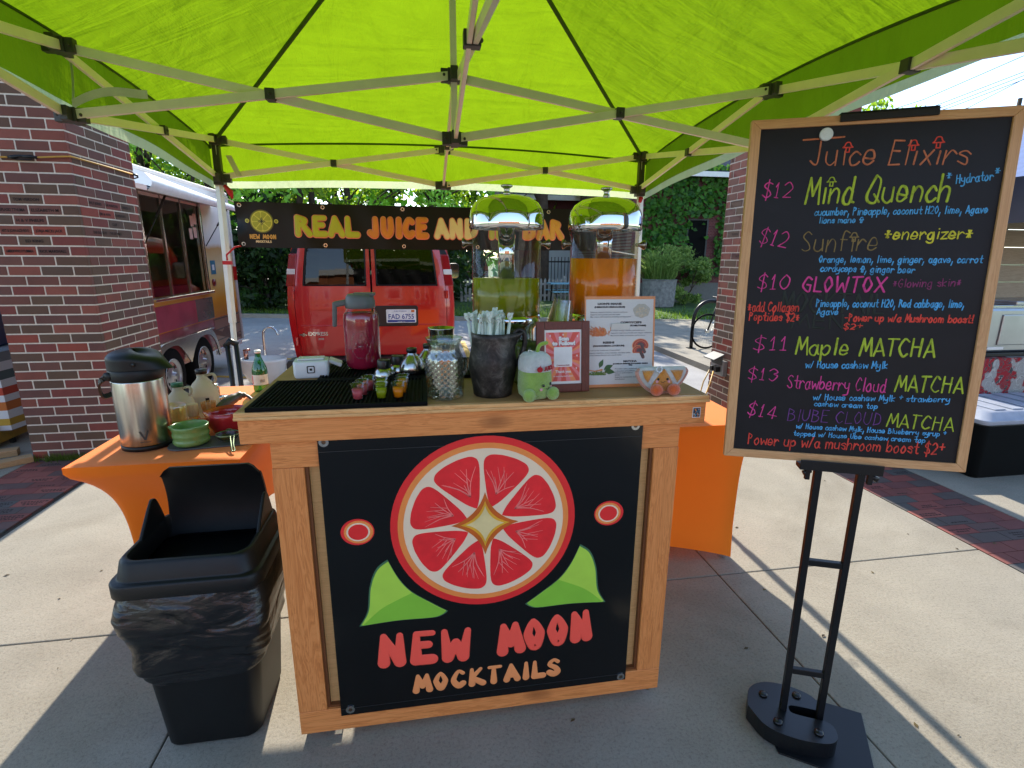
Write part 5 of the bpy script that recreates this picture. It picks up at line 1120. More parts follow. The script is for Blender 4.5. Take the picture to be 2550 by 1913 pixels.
# ============================================================ chalkboard on its stand
BO, BEX, BEZ, BN = Vector((1.137, 1.219, 1.406)), Vector((.929, -.370, .012)).normalized(), Vector((.014, .067, .998)).normalized(), None
BEZ = (BEZ-BEX*BEZ.dot(BEX)).normalized(); BN = BEX.cross(BEZ)
cb = bpy.data.objects.new('chalkboard', None); COL.objects.link(cb); tag(cb, 'wood framed chalkboard menu headed Juice Elixirs in coloured chalk marker', 'chalkboard')
BOT = -.4575
cb.matrix_world = Matrix.Translation(BO+BEZ*BOT) @ Matrix((BEX, -BN, BEZ)).transposed().to_4x4()   # local x right, y away, z up
bl = lambda x, y, z: Vector((x, -z, y-BOT))
M_mapZ = wood('maple_z', '#b07a4a', '#c79462', '#d2a272', 2, .5, False); M_mapX = wood('maple_x', '#b07a4a', '#c79462', '#d2a272', 0, .5, False)
b = MB()
W1, W0, H1, H0 = .305, .281, .4575, .4345
for pts, nme, m_ in (([(-W1, -H1), (-W0, -H0), (-W0, H0), (-W1, H1)], 'frame_rail', M_mapZ), ([(W1, -H1), (W1, H1), (W0, H0), (W0, -H0)], 'frame_rail', M_mapZ), ([(-W1, H1), (-W0, H0), (W0, H0), (W1, H1)], 'frame_rail', M_mapX), ([(-W1, -H1), (W1, -H1), (W0, -H0), (-W0, -H0)], 'frame_rail', M_mapX)):
    b = MB(); b.poly(pts, bl, -.016, .004); part(nme, b, m_, cb, .0015)
M_board, nt, p = nm('chalkboard_black'); v_ = coords(nt); f = noise(nt, v_, 5, 7, .7, .8); nt.links.new(ramp(nt, f, [(.35, H('#131315')), (.62, H('#18181b')), (.78, H('#26262b'))]), p.inputs['Base Color']); p.inputs['Roughness'].default_value = .5; p.inputs['Specular IOR Level'].default_value = .25
b = MB(); b.poly([(-W0-.004, -H0-.004), (W0+.004, -H0-.004), (W0+.004, H0+.004), (-W0-.004, H0+.004)], bl, -.010, -.002); part('board', b, M_board, cb)
CH = {'O': ('chalk_copper', '#c4714f'), 'P': ('chalk_pink', '#d9468c'), 'Y': ('chalk_lime', '#a9b838'), 'B': ('chalk_blue', '#58a6d8'), 'G': ('chalk_gold', '#877044'), 'E': ('chalk_yellow', '#cfc23a'), 'D': ('chalk_magenta', '#8c3a66'), 'R': ('chalk_red', '#df4a3c'), 'V': ('chalk_violet', '#70407f')}
keys = list(CH)
def chalk(name, c):
    m, nt, p = nm(name); c = H(c); f = noise(nt, coords(nt, (1, 1, .45)), 75, 4, .65)
    nt.links.new(ramp(nt, f, [(.30, mul(c, .38)), (.44, mul(c, .85)), (.70, mul(c, 1.15))]), p.inputs['Base Color']); p.inputs['Roughness'].default_value = .7; p.inputs['Specular IOR Level'].default_value = .2; return m
M_ch = [chalk(*CH[k]) for k in keys]
LINES = [
('Ju@ce El@x@rs','O',-0.155,0.343,0.203,0.329,0.056,2.6),
('$12','P',-0.263,0.265,-0.188,0.261,0.038,1.7),
('M@nd Quench','Y',-0.155,0.245,0.175,0.243,0.064,3.6),
('Hydrator','B',0.184,0.285,0.261,0.291,0.020,1.7),
('*','B',0.161,0.295,0.174,0.296,0.020,1.5),
('*','B',0.263,0.303,0.276,0.304,0.019,1.5),
('cucumber, Pineapple, coconut H2O, lime, Agave','B',-0.130,0.215,0.261,0.213,0.018,1.7),
('lions mane ^','B',-0.117,0.195,-0.013,0.195,0.015,1.5),
('$12','P',-0.261,0.146,-0.189,0.133,0.039,1.7),
('Sunf@re','G',-0.153,0.122,0.029,0.124,0.052,1.9),
('*energizer*','E',0.041,0.152,0.238,0.151,0.029,2.3),
('Orange, lemon, lime, ginger, agave, carrot','B',-0.107,0.094,0.267,0.092,0.017,1.7),
('cordyceps ^, ginger beer','B',-0.101,0.071,0.120,0.066,0.017,1.7),
('$10','P',-0.253,0.023,-0.172,0.023,0.038,1.9),
('GLOWTOX','P',-0.141,0.018,0.056,0.017,0.038,3.0),
('*Glowing skin*','D',0.075,0.030,0.229,0.034,0.020,1.5),
('*add Collagen','R',-0.274,-0.038,-0.144,-0.037,0.025,2.0),
('Peptides $2*','R',-0.268,-0.063,-0.140,-0.063,0.022,2.0),
('Pineapple, coconut H2O, Red cabbage, lime,','B',-0.102,-0.023,0.243,-0.020,0.019,1.8),
('Agave','B',-0.099,-0.044,-0.046,-0.044,0.017,1.7),
('-Power up w/a Mushroom boost!','R',-0.028,-0.060,0.268,-0.059,0.019,2.2),
('$2+','R',-0.029,-0.082,0.014,-0.083,0.015,1.8),
('$11','P',-0.249,-0.146,-0.161,-0.143,0.036,1.7),
('Maple MATCHA','Y',-0.141,-0.154,0.193,-0.150,0.046,3.2),
('w/ House cashew Mylk','B',-0.112,-0.191,0.089,-0.185,0.019,1.7),
('$13','P',-0.258,-0.230,-0.178,-0.231,0.033,1.7),
('Strawberry Cloud','P',-0.153,-0.249,0.091,-0.250,0.036,1.9),
('MATCHA','Y',0.114,-0.245,0.271,-0.244,0.042,3.0),
('w/ House cashew Mylk + strawberry','B',-0.084,-0.280,0.245,-0.269,0.016,1.6),
('cashew cream top','B',-0.079,-0.297,0.078,-0.296,0.014,1.5),
('$14','P',-0.251,-0.331,-0.176,-0.342,0.036,1.7),
('BlUBE CLOUD','V',-0.143,-0.342,0.092,-0.342,0.033,1.5),
('MATCHA','Y',0.105,-0.344,0.263,-0.347,0.036,2.4),
('w/ House cashew Mylk, House Blueberry syrup +','B',-0.119,-0.364,0.248,-0.363,0.014,1.5),
('topped w/ House Ube cashew cream top','B',-0.124,-0.385,0.203,-0.383,0.013,1.5),
('Power up w/a mushroom boost $2+','R',-0.242,-0.419,0.249,-0.414,0.031,2.1),
]
b = MB(); fbz = lambda x, y, z: bl(x, y, z-.002)
for i, (tx, c, x0, y0, x1, y1, cap, r) in enumerate(LINES):
    write(b, fbz, tx, (x0, y0), (x1, y1), cap, r*.00082, .0003, .0005, keys.index(c), .22, i+1, 6, .08)
b.stroke(fbz, [(-.175, .404), (-.08, .407)], .0024, .0003, .0005, keys.index('O'), 6)
for x, y, s_, c in ((-.069, .381, .0115, 'R'), (.079, .379, .0115, 'R'), (.133, .383, .0125, 'R'), (-.098, .298, .0105, 'Y'), (-.03, .158, .0105, 'G')):
    for st in glyphs('^')[0]: b.stroke(fbz, [(x+(px_-3)*s_/3, y+(py_-3)*s_/3) for px_, py_ in st], .0016, .0004, .0005, keys.index(c), 6)
part('chalk_writing', b, M_ch, cb)
b = MB(); write(b, fbz, 'MOCKTAIL', (-.19, -.035), (.06, -.04), .05, .0035, .0001, .0002, 0, .25, 77, 6); write(b, fbz, 'MENU', (-.16, -.08), (.02, -.08), .035, .003, .0001, .0002, 0, .25, 78, 6)
part('erased_ghost', b, mat('chalk_ghost', '#20261f', .5, vary=.3, vs_=60, spec=.25), cb)
b = MB(); b.poly([(-.097, .4405), (.121, .4445), (.121, .4625), (-.097, .4585)], bl, .0045, .012); b.poly([(-.097, .4590), (.121, .4630), (.121, .466), (-.097, .462)], bl, -.018, .0118); part('top_clip', b, M_blk, cb, .002)
b = MB(); b.disc(bl, -.124, .414, .016, -.0018, .006, 0, 32); part('magnet', b, mat('magnet_white', '#cfd2d2', .3, vary=.1, vs_=90), cb, .002)
# stand
sp = thing('sign_stand', 'black steel sign stand with a flat plate and a rounded weight on its foot', 'sign stand', (1.19, 1.235, 0), math.atan2(BEX.y, BEX.x))
M_stl = mat('black_steel', '#17181a', .38, .3, vary=.1)
tp = BO+BEZ*(BOT-.012); Mi = (Matrix.Translation((1.19, 1.235, 0)) @ Matrix.Rotation(math.atan2(BEX.y, BEX.x), 4, 'Z')).inverted()
tl = Mi @ tp
for s_ in (-1, 1):
    b = MB(); b.bar((tl.x+.008+s_*.055, tl.y+.012, tl.z-.008), (tl.x+.03+s_*.055, tl.y+.045, .006), .019, .019, 0, (1, 0, 0)); part('upright', b, M_stl, sp, .0015)
for z, k in ((.62, .35), (.22, .78)):
    b = MB(); cx = tl.x+.008+.022*k; yy = tl.y+.012+.033*k; b.bar((cx-.0455, yy, z), (cx+.0455, yy, z), .016, .019); part('cross_bar', b, M_stl, sp, .0015)
b = MB(); b.bb(tl.x-.104, tl.x+.106, tl.y-.014, tl.y+.022, tl.z-.010, tl.z+.004); b.bb(tl.x-.104, tl.x+.106, tl.y-.018, tl.y-.0145, tl.z-.010, tl.z+.020); part('holder', b, M_stl, sp, .0015)
for s_ in (-1, 1): b = MB(); b.tube([(tl.x+.01+s_*.075, tl.y+.01, tl.z-.02), (tl.x+.01+s_*.095, tl.y+.008, tl.z-.03)], [.006, .009], 10); b.bb(tl.x+.005+s_*.08-.006, tl.x+.005+s_*.08+.006, tl.y, tl.y+.012, tl.z-.045, tl.z-.012); part('knob', b, M_stl, sp)
b = MB(); b.poly([(-.115, -.075), (-.05, .125), (.215, .075), (.155, -.20), (-.10, -.145)], plane((0, 0, 0), (1, 0, 0), (0, 1, 0)), .0005, .006); part('base_plate', b, M_stl, sp, .001)
P_ = smooth([(-.165, .0), (-.145, .075), (-.09, .115), (-.01, .115), (.055, .085), (.075, .035), (.07, .025), (.07, .025), (-.02, .03), (-.035, .012), (-.02, -.004), (.065, -.012), (.065, -.012), (.085, -.03), (.08, -.075), (.04, -.10), (-.05, -.10), (-.125, -.07), (-.165, .0)], 6)[:-1]
b = MB(); f_ = plane((-.01, -.035, 0), (1, 0, 0), (0, 1, 0)); b.poly(P_, f_, .0065, .062); part('weight', b, mat('black_vinyl_weight', '#101113', .3, vary=.15), sp, .012, seg=4)
b = MB()
for x, y in ((-.105, .055), (.005, .075), (-.085, -.05), (.03, -.065)): b.lathe([(.014, 0), (.013, .006), (.008, .0085), (0, .009)], (x-.01, y-.035, .0622), 20, cap=(True, False))
part('plug', b, MATS['black_vinyl_weight'], sp)
# ============================================================ red van
VX, VY, VG = -.647, 6.483, -.30
van = thing('passenger_van', 'bright red passenger van seen from behind with twin rear doors', 'van', (VX, VY+2.8, VG))
Yv = lambda y: y-2.8
M_vred, nt, p = nm('van_red'); p.inputs['Base Color'].default_value = (*H('#b6000a'), 1); p.inputs['Roughness'].default_value = .28; p.inputs['Coat Weight'].default_value = .9; p.inputs['Coat Roughness'].default_value = .05; p.inputs['Specular IOR Level'].default_value = .5
M_win, nt, p = nm('tinted_window'); nt.nodes.remove(p); t_ = N(nt, 'BsdfTransparent'); t_.inputs[0].default_value = (.13, .14, .15, 1); g_ = N(nt, 'BsdfGlossy'); g_.inputs['Roughness'].default_value = .01; fr_ = N(nt, 'LayerWeight'); fr_.inputs[0].default_value = .32; mx = N(nt, 'MixShader'); nt.links.new(fr_.outputs[0], mx.inputs[0]); nt.links.new(t_.outputs[0], mx.inputs[1]); nt.links.new(g_.outputs[0], mx.inputs[2]); nt.links.new(mx.outputs[0], nt.nodes['Material Output'].inputs[0])
def vsec(y, zs, ws):
    return [Vector((s_*w, y, z)) for s_, order in ((1, 1), (-1, -1)) for w, z in list(zip(ws, zs))[::order]]
TP = [(.30, .88), (.42, .91), (.62, .955), (.95, .995), (1.25, 1.0), (1.45, .988), (1.66, .962), (1.92, .915), (2.07, .85), (2.2, .7)]
def tp_(z):
    for (a, u), (c, w) in zip(TP, TP[1:]):
        if z <= c: return u+(w-u)*max(0, (z-a)/(c-a))
    return .7
ZS = [.36, .42, .62, .95, 1.20, 1.45, 1.66, 1.92, 2.06, 2.14]; WS = [tp_(z)*.998 for z in [.36, .42, .62, .95, 1.20, 1.45, 1.66, 1.92, 2.06]]+[.60]
b = MB(); secs = []
for y, k, lean in ((0.06, .95, 0), (.14, 1, 0), (4.4, 1, 0), (4.9, .97, 0)):
    secs.append([Vector((x.x*k, Yv(y+(.10*max(0, x.z-1.2) if y < .2 else -.55*max(0, x.z-1.25) if y > 4.8 else 0)), x.z)) for x in vsec(0, ZS, WS)])
loft(b, secs, 0, False)
# hood
loft(b, [[Vector((x*k, Yv(y), z)) for x, z in ((.97, .36), (.99, .7), (.95, zt), (-.95, zt), (-.99, .7), (-.97, .36))] for y, k, zt in ((4.88, 1, 1.26), (5.5, .96, 1.12), (5.65, .9, .9))], 0, True)
part('body', b, M_vred, van)
fr = lambda x, z, d: Vector((x*tp_(z), Yv(-.012-d+.10*max(0, z-1.2)+.085*min(1, abs(x))**7), z))
# rear face: frame with window holes, built from panels
def panel(mb, x0, x1, z0, z1, d0, d1, n=8):
    mb.grid(lambda a, c: fr(x0+(x1-x0)*a, z0+(z1-z0)*c, d1), 12, n, 0, True); mb.grid(lambda a, c: fr(x0+(x1-x0)*a, z0+(z1-z0)*c, d0), 12, n, 0, True)
    for e in (x0, x1): mb.grid(lambda a, c: fr(e, z0+(z1-z0)*c, d0+(d1-d0)*a), 1, n, 0, False)
    for e in (z0, z1): mb.grid(lambda a, c: fr(x0+(x1-x0)*a, e, d0+(d1-d0)*c), 12, 1, 0, False)
b = MB(); panel(b, -.985, -.90, .42, 1.98, -.02, .01); panel(b, .90, .985, .42, 1.98, -.02, .01); panel(b, -.899, .899, 1.965, 2.07, -.03, .008); part('rear_pillar', b, M_vred, van)
for s_, nme in ((-1, 'rear_door'), (1, 'rear_door')):
    x0, x1 = sorted((s_*.012, s_*.893))
    wx0, wx1 = sorted((s_*.055, s_*.80))
    b = MB(); panel(b, x0, x1, .62, 1.452, -.02, .014); panel(b, x0, x1, 1.90, 1.96, -.02, .014)
    xa, xb = sorted((x0 if s_ > 0 else x1, s_*.055)); panel(b, xa, xb, 1.4521, 1.8999, -.02, .014)
    xa, xb = sorted((s_*.80, s_*.893)); panel(b, xa, xb, 1.4521, 1.8999, -.02, .014)
    d = part(nme, b, M_vred, van, .006)
    g = MB(); g.grid(lambda a, c: fr(wx0+(wx1-wx0)*a, 1.453+.446*c, .006), 4, 4, 0, False); part('window_glass', g, M_win, d, fix=False)
    t = MB(); t.tube([fr(x, z, .008) for x, z in ((wx0+.03, 1.46), (wx1-.03, 1.46), (wx1-.008, 1.482), (wx1-.012, 1.87), (wx1-.035, 1.893), (wx0+.035, 1.893), (wx0+.012, 1.87), (wx0+.008, 1.482), (wx0+.03, 1.46))], .010, 6); part('window_seal', t, M_blk, d)
    for z in (.80, 1.35):
        h_ = MB(); h_.bb(*(sorted((s_*.885, s_*.915))), Yv(-.02), Yv(.03), z-.05, z+.05); part('hinge', h_, M_vred, d, .006)
    t = MB(); t.grid(lambda a, c: fr(x0+.05+(x1-x0-.1)*a, .98+.012*c, .0146+.004*math.sin(PI*c)), 8, 4); part('crease', t, M_vred, d)
for s_ in (-1, 1):
    L = thing; b = MB()
    def tl_(x0, x1, z0, z1, m_, nme, par):
        q = MB(); secs = [[fr(s_*x, z, d) for x, z in ((x0, z0), (x1+.01*(1.9-z0)*0, z0), (x1, z1), (x0, z1))] for d in (.0, .028)]
        loft(q, secs); return part(nme, q, m_, par, .006)
    lm = tl_(.895, 1.0, 1.452, 1.82, mat('lamp_red', '#8f0610', .12, vary=.05, coat=.6), 'tail_light', van); lm['label'] = 'vertical red tail light with white reversing band'
    tl_(.893, 1.003, 1.585, 1.65, mat('lamp_white', '#d9d6d0', .15, coat=.6), 'reversing_lens', lm)
    q = MB(); loft(q, [[fr(s_*x, z, d) for x, z in ((.895, 1.825), (.985, 1.825), (.945, 1.99), (.895, 1.99))] for d in (.0, .018)]); part('pillar_cap', q, M_blk, van, .004)
b = MB(); loft(b, [[Vector((x, Yv(y), z)) for x, z in ((-.98, .36), (.98, .36), (1.0, .42), (1.0, .56), (.98, .60), (-.98, .60), (-1.0, .56), (-1.0, .42))] for y in (-.20, -.19, .05)]); part('bumper', b, mat('bumper_black', '#1d1f24', .45), van, .02)
PX = .285
b = MB(); secs = [[fr(x+PX, z+1.094, d) for x, z in rr(.258, .125, .03)] for d in (.0, .022)]; loft(b, secs); n = part('plate_recess', b, mat('recess_black', '#101114', .4), van, .006)
b = MB(); secs = [[fr(x+PX+.055, z+1.094, d) for x, z in rr(.178, .081, .012)] for d in (.0225, .026)]; loft(b, secs); pl = part('licence_plate', b, mat('plate_white', '#dfe0e0', .35), n)
fr2 = lambda x, y, z: fr(x+PX+.055, y+1.094, .0262+z)
b = MB(); typeset(b, fr2, 'FAD 6755', 0, -.035, .085, 0, .0008, 'CENTER', 1, .001, .305); b.poly([(-.165, -.074), (.165, -.074), (.165, -.05), (-.165, -.046)], fr2, 0, .0006, 0); typeset(b, fr2, 'michigan.org', 0, -.069, .018, 1, .0012, 'CENTER'); typeset(b, fr2, 'PURE MICHIGAN', -.01, .052, .02, 0, .0008, 'CENTER'); b.poly([(.12, .045), (.16, .045), (.16, .074), (.12, .074)], fr2, 0, .0006, 2)
part('lettering', b, [mat('plate_blue', '#1d3a86', .4), M_white, mat('plate_orange', '#c9672a', .4)], pl)
fr3 = lambda x, y, z: fr(x, y, .0146+z)
b = MB(); typeset(b, fr3, 'EXPRESS', -.775, .868, .062, 0, .002, 'LEFT', 1, .0012, .235); b.poly([(-.875, .885), (-.845, .885), (-.838, .897), (-.812, .897), (-.805, .885), (-.785, .885), (-.795, .868), (-.812, .868), (-.82, .857), (-.845, .857), (-.85, .868), (-.885, .868)], fr3, 0, .003, 0); typeset(b, fr3, '3500', -.665, .815, .035, 0, .002, 'LEFT', 1, .001)
part('badge', b, M_silver, van)
for s_ in (-1, 1):
    for y in (.95, 4.45):
        b = MB(); b.lathe([(.18, -.11), (.33, -.11), (.355, -.09), (.36, -.03), (.36, .03), (.355, .09), (.33, .11), (.18, .11)], (s_*.90, Yv(y), .36), 36, 0, True, (True, True), None, Matrix.Rotation(PI/2, 3, 'Y')); w = part('wheel', b, M_rub, van)
        b = MB(); b.lathe([(.0, -.118), (.19, -.115), (.20, -.10), (.20, .10), (.19, .115), (0, .118)], (s_*.90, Yv(y), .36), 30, 0, True, (False, False), None, Matrix.Rotation(PI/2, 3, 'Y')); part('rim', b, M_silver, w)
    b = MB(); loft(b, [[Vector((s_*(1.20+x), Yv(4.0+d), 1.52+z)) for x, z in rr(.105*k, .15*k, .06*k)] for d, k in ((-.01, .97), (.02, 1), (.10, .85), (.13, .4))]); m_ = part('wing_mirror', b, M_blk, van)
    b = MB(); b.poly(rr(.09, .135, .05), lambda x, y, z: Vector((s_*1.20+x, Yv(3.99)-z, 1.52+y)), 0, .003); part('mirror_glass', b, M_chr, m_)
    b = MB(); b.bar((s_*.98, Yv(4.05), 1.5), (s_*1.12, Yv(4.06), 1.5), .05, .06); part('mirror_arm', b, M_blk, m_)
    for k in range(3):
        b = MB(); x = s_*.998; y0, y1 = .5+k*1.28, 1.6+k*1.28; b.grid(lambda a, c: Vector((s_*(tp_(1.36+.46*c)+.004), Yv(y0+(y1-y0)*a), 1.36+.46*c)), 2, 2, 0, False); part('side_window', b, M_win, van, fix=False)
# seats seen through the glass
b = MB()
for x in (-.5, 0, .5): b.bb(x-.2, x+.2, Yv(1.1), Yv(1.25), .9, 1.55)
part('bench_seat', b, mat('seat_grey', '#33343a', .9), van, .04)
# trapdoor floor so light does not leak: front and roof closed by body loft; windscreen
b = MB(); b.grid(lambda a, c: Vector((-.85+1.7*a, Yv(4.93-.55*c*.62), 1.28+.62*c)), 2, 2, 0, False); part('windscreen', b, M_win, van, fix=False)

# ============================================================ food trailer
TX, TV, TG = -3.127, 7.20, -.30
tr = thing('food_trailer', 'food trailer with orange to white sunset wrap, serving window and raised awning', 'food trailer', (TX-1.15, TV, TG))
M_wrap, nt, p = nm('trailer_wrap'); tcn = N(nt, 'TexCoord'); sx = N(nt, 'SeparateXYZ'); nt.links.new(tcn.outputs['Object'], sx.inputs[0]); mr = N(nt, 'MapRange'); mr.inputs[1].default_value = .75; mr.inputs[2].default_value = 2.5; nt.links.new(sx.outputs['Z'], mr.inputs[0])
nf = noise(nt, tcn.outputs['Object'], 2.0, 4); ad = N(nt, 'Math', operation='MULTIPLY_ADD'); ad.inputs[1].default_value = .10; nt.links.new(nf, ad.inputs[0]); sb = N(nt, 'Math', operation='SUBTRACT'); sb.inputs[1].default_value = .05; nt.links.new(mr.outputs[0], sb.inputs[0]); nt.links.new(sb.outputs[0], ad.inputs[2])
nt.links.new(ramp(nt, ad.outputs[0], [(0, H('#b5571c')), (.22, H('#e39a2c')), (.40, H('#e8c67c')), (.52, H('#e2cc9c')), (.66, H('#c99c62')), (.70, H('#dedbd4')), (1, H('#eceded'))]), p.inputs['Base Color']); p.inputs['Roughness'].default_value = .25; p.inputs['Coat Weight'].default_value = .5
def T(x, y, z): return (x+1.15, y-TV, z-TG)
def tb(mb, x0, x1, y0, y1, z0, z1): a = T(x0, y0, z0); c = T(x1, y1, z1); mb.bb(a[0], c[0], a[1], c[1], a[2], c[2])
Y0_, Y1_ = 5.2, 9.42; WZ0, WZ1, WY0, WY1 = 1.0, 2.16, 6.62, 8.20
b = MB()
for y0, y1, z0, z1 in ((Y0_, WY0, .58, 2.42), (WY1, Y1_, .58, 2.42), (WY0, WY1, .58, WZ0), (WY0, WY1, WZ1, 2.42)): tb(b, -.045, 0, y0, y1, z0, z1)
tb(b, -2.3, -.0452, Y0_, Y0_+.045, .1, 2.42); tb(b, -2.3, -.0452, Y1_-.045, Y1_, .1, 2.42); tb(b, -2.3, -2.255, Y0_+.0452, Y1_-.0452, .1, 2.42)
part('body', b, M_wrap, tr)
b = MB(); tb(b, -2.31, .012, Y0_-.01, Y1_+.01, 2.4205, 2.47); part('roof', b, M_white, tr, .02)
b = MB(); tb(b, -2.25, -.05, Y0_+.05, Y1_-.05, .10, .2); part('floor', b, mat('dark_floor', '#1a1715', .8), tr)
M_brkw, nt, p = nm('brick_wrap'); br = N(nt, 'TexBrick'); br.inputs['Color1'].default_value = (*H('#a08468'), 1); br.inputs['Color2'].default_value = (*H('#8a5a44'), 1); br.inputs['Mortar'].default_value = (*H('#2b1d17'), 1); br.inputs['Scale'].default_value = 3.2; br.inputs['Mortar Size'].default_value = .03; tcn = N(nt, 'TexCoord'); mp = N(nt, 'Mapping'); mp.inputs['Rotation'].default_value = (PI/2, 0, PI/2); nt.links.new(tcn.outputs['Object'], mp.inputs[0]); nt.links.new(mp.outputs[0], br.inputs['Vector']); nt.links.new(br.outputs[0], p.inputs['Base Color']); p.inputs['Roughness'].default_value = .3
b = MB(); tb(b, -.045, .001, Y0_, Y1_, .12, .5795); lw = part('lower_wrap', b, mat('maroon_wrap', '#8c3a40', .25, vary=.3, vs_=3, coat=.5), tr)
b = MB(); tb(b, .0015, .003, 8.30, Y1_-.02, .14, .575); part('brick_print', b, M_brkw, lw)
b = MB(); b.poly([(8.0, .46), (8.0, .40), (9.1, .16), (9.2, .18), (8.3, .42)], lambda x, y, z: Vector(T(.0032+z, x, y)), 0, .001); b.poly([(8.55, .35), (9.25, .16), (9.35, .19), (8.7, .42)], lambda x, y, z: Vector(T(.0032+z, x, y)), 0, .0014); part('print_beam', b, mat('print_brown', '#5a3020', .4), lw)
b = MB(); tb(b, .0012, .012, 5.6, 8.31, .595, .905); part('menu_panel', b, mat('maroon_panel', '#9c4050', .2, vary=.25, vs_=2, coat=.6), tr, .003)
b = MB(); tb(b, .0125, .014, 7.72, 8.305, .60, .90); part('menu_panel', b, mat('grey_panel', '#565652', .25, coat=.4), tr)
M_alu = mat('aluminium', '#b3b4b3', .22, 1.0, vary=.08)
b = MB(); tb(b, -.02, .03, WY0-.05, WY0, WZ0, WZ1+.03); tb(b, -.02, .03, WY1, WY1+.05, WZ0, WZ1+.03); tb(b, -.02, .0305, WY0-.05, WY1+.05, WZ1+.031, WZ1+.075); wf = part('window_frame', b, M_alu, tr, .004)
b = MB(); tb(b, -.02, .075, WY0-.07, WY1+.07, WZ0-.035, WZ0-.001); part('sill_shelf', b, M_alu, wf, .004)
for k in range(4):
    y = WY0+(WY1-WY0)*k/3; w_ = .016
    if 0 < k < 3:
        b = MB(); tb(b, -.022 if k % 2 else -.034, .004, y-w_, y+w_, WZ0, WZ1+.03); part('mullion', b, M_alu, wf)
for k in range(3):
    b = MB(); y0 = WY0+(WY1-WY0)*k/3+.018; y1 = WY0+(WY1-WY0)*(k+1)/3-.018; tb(b, -.014, -.010, y0, y1, WZ0+.01, WZ1+.02); part('pane', b, clear('window_glass', (.70, .74, .74), .1), wf)
b = MB(); tb(b, -.9, -.85, 6.4, 8.4, .9, 1.5); tb(b, -2.1, -2.0, 6.3, 8.4, 1.2, 2.2); tb(b, -.6, -.5, 6.8, 7.3, 1.1, 1.35); part('interior_fitting', b, mat('interior_dark', '#24262b', .5, .3), tr)
b = MB(); tb(b, -.30, -.12, 6.9, 7.9, 1.0, 1.10); part('red_counter', b, mat('interior_red', '#8f1f38', .5), tr)
b = MB()
for y, z in ((8.0, 1.95), (8.07, 1.80), (7.93, 1.78), (8.1, 1.98)): tb(b, -.0095, -.008, y-.05, y+.05, z-.07, z+.07)
part('notice', b, mat('notice_paper', '#c9a49a', .7), tr)
def aw(a, c):
    x = .01+.60*c; return Vector(T(x, 5.55+3.15*a, 2.21-.13*c))
b = MB(); b.grid(lambda a, c: aw(a, c)+Vector((0, 0, .045)), 4, 8); b.grid(lambda a, c: aw(a, c), 4, 8); b.grid(lambda a, c: aw(a, 1)+Vector((.0+.05*math.sin(PI*c)*(1-a), 0, (.045+.11*(1-a)**1.2)*c)), 12, 8)
for e in (0, 1): b.grid(lambda a, c: aw(e, a)+Vector((0, 0, .045*c)), 8, 1)
aw_ = part('awning_flap', b, mat('flap_white', '#dfe2e4', .35, vary=.06), tr)
b = MB(); b.grid(lambda a, c: aw(.02+.96*a, .04+.92*c)-Vector((0, 0, .003)), 4, 8); part('flap_lining', b, mat('flap_beige', '#dcbfae', .5), aw_, fix=False)
for y in (6.58, 8.26):
    b = MB(); p0, p1 = Vector(T(.035, y, 1.62)), Vector(T(.30, y+(.10 if y < 7 else .30), 2.20)); b.tube([p0, p0.lerp(p1, .5)], .007, 8); b.tube([p0.lerp(p1, .5), p1], .013, 8); part('gas_strut', b, M_blk, tr)
for y in (6.80, 7.72):
    b = MB(); b.lathe([(.20, -.10), (.315, -.10), (.34, -.085), (.35, -.03), (.35, .03), (.34, .085), (.315, .10), (.20, .10)], T(-.07, y, .052), 44, 0, True, (False, False), None, Matrix.Rotation(PI/2, 3, 'Y')); w = part('wheel', b, M_rub, tr)
    b = MB(); M_ = Matrix.Rotation(PI/2, 3, 'Y'); b.lathe([(.205, .085), (.21, .102), (.198, .104), (.188, .09), (.16, .06), (.09, .075), (.07, .088), (.045, .09), (.04, .125), (0, .13)], T(-.07, y, .052), 44, 0, True, (False, False), None, M_); rm = part('rim', b, mat('rim_grey', '#a9aaac', .3, .7), w)
    b = MB()
    for k in range(8):
        a = k*PI/4; q = T(-.07+.0655, y+.127*math.cos(a), .052+.127*math.sin(a)); b.lathe([(.020, -.004), (.020, .006), (0, .006)], q, 14, 0, True, (True, False), None, M_)
    part('vent_hole', b, mat('hole_black', '#060606', .8), rm)
b = MB(); tb(b, -.30, -.005, 6.25, 8.25, .45, .5); part('wheel_well', b, MATS['dark_floor'], tr)
fo = smooth([(6.32, .10), (6.40, .36), (6.56, .46), (6.9, .475), (7.3, .475), (7.9, .475), (8.1, .40), (8.22, .20), (8.26, .05)], 5); fi = smooth([(8.20, .05), (8.14, .22), (8.03, .35), (7.85, .41), (7.6, .40), (7.42, .30), (7.30, .17), (7.26, .13), (7.22, .17), (7.10, .30), (6.95, .40), (6.7, .41), (6.5, .33), (6.40, .12)], 5)
b = MB(); b.poly(fo+fi, lambda x, y, z: Vector(T(z, x, y)), .045, .06); b.poly([(6.33, .455), (8.15, .455), (8.15, .478), (6.33, .478)], lambda x, y, z: Vector(T(z, x, y)), -.02, .0449); part('fender', b, M_alu, tr, .002)
b = MB(); tb(b, .0, .02, 8.22, 9.3, .05, .11); part('side_rail', b, M_white, tr)
b = MB(); tb(b, .0012, .004, 8.42, 8.60, 1.22, 1.42); sk = part('service_sticker', b, mat('sticker_teal', '#1f6a80', .4), tr); b = MB(); tb(b, .0042, .0052, 8.47, 8.55, 1.28, 1.36); tb(b, .0054, .006, 8.495, 8.525, 1.305, 1.335); part('sticker_mark', b, M_white, sk)
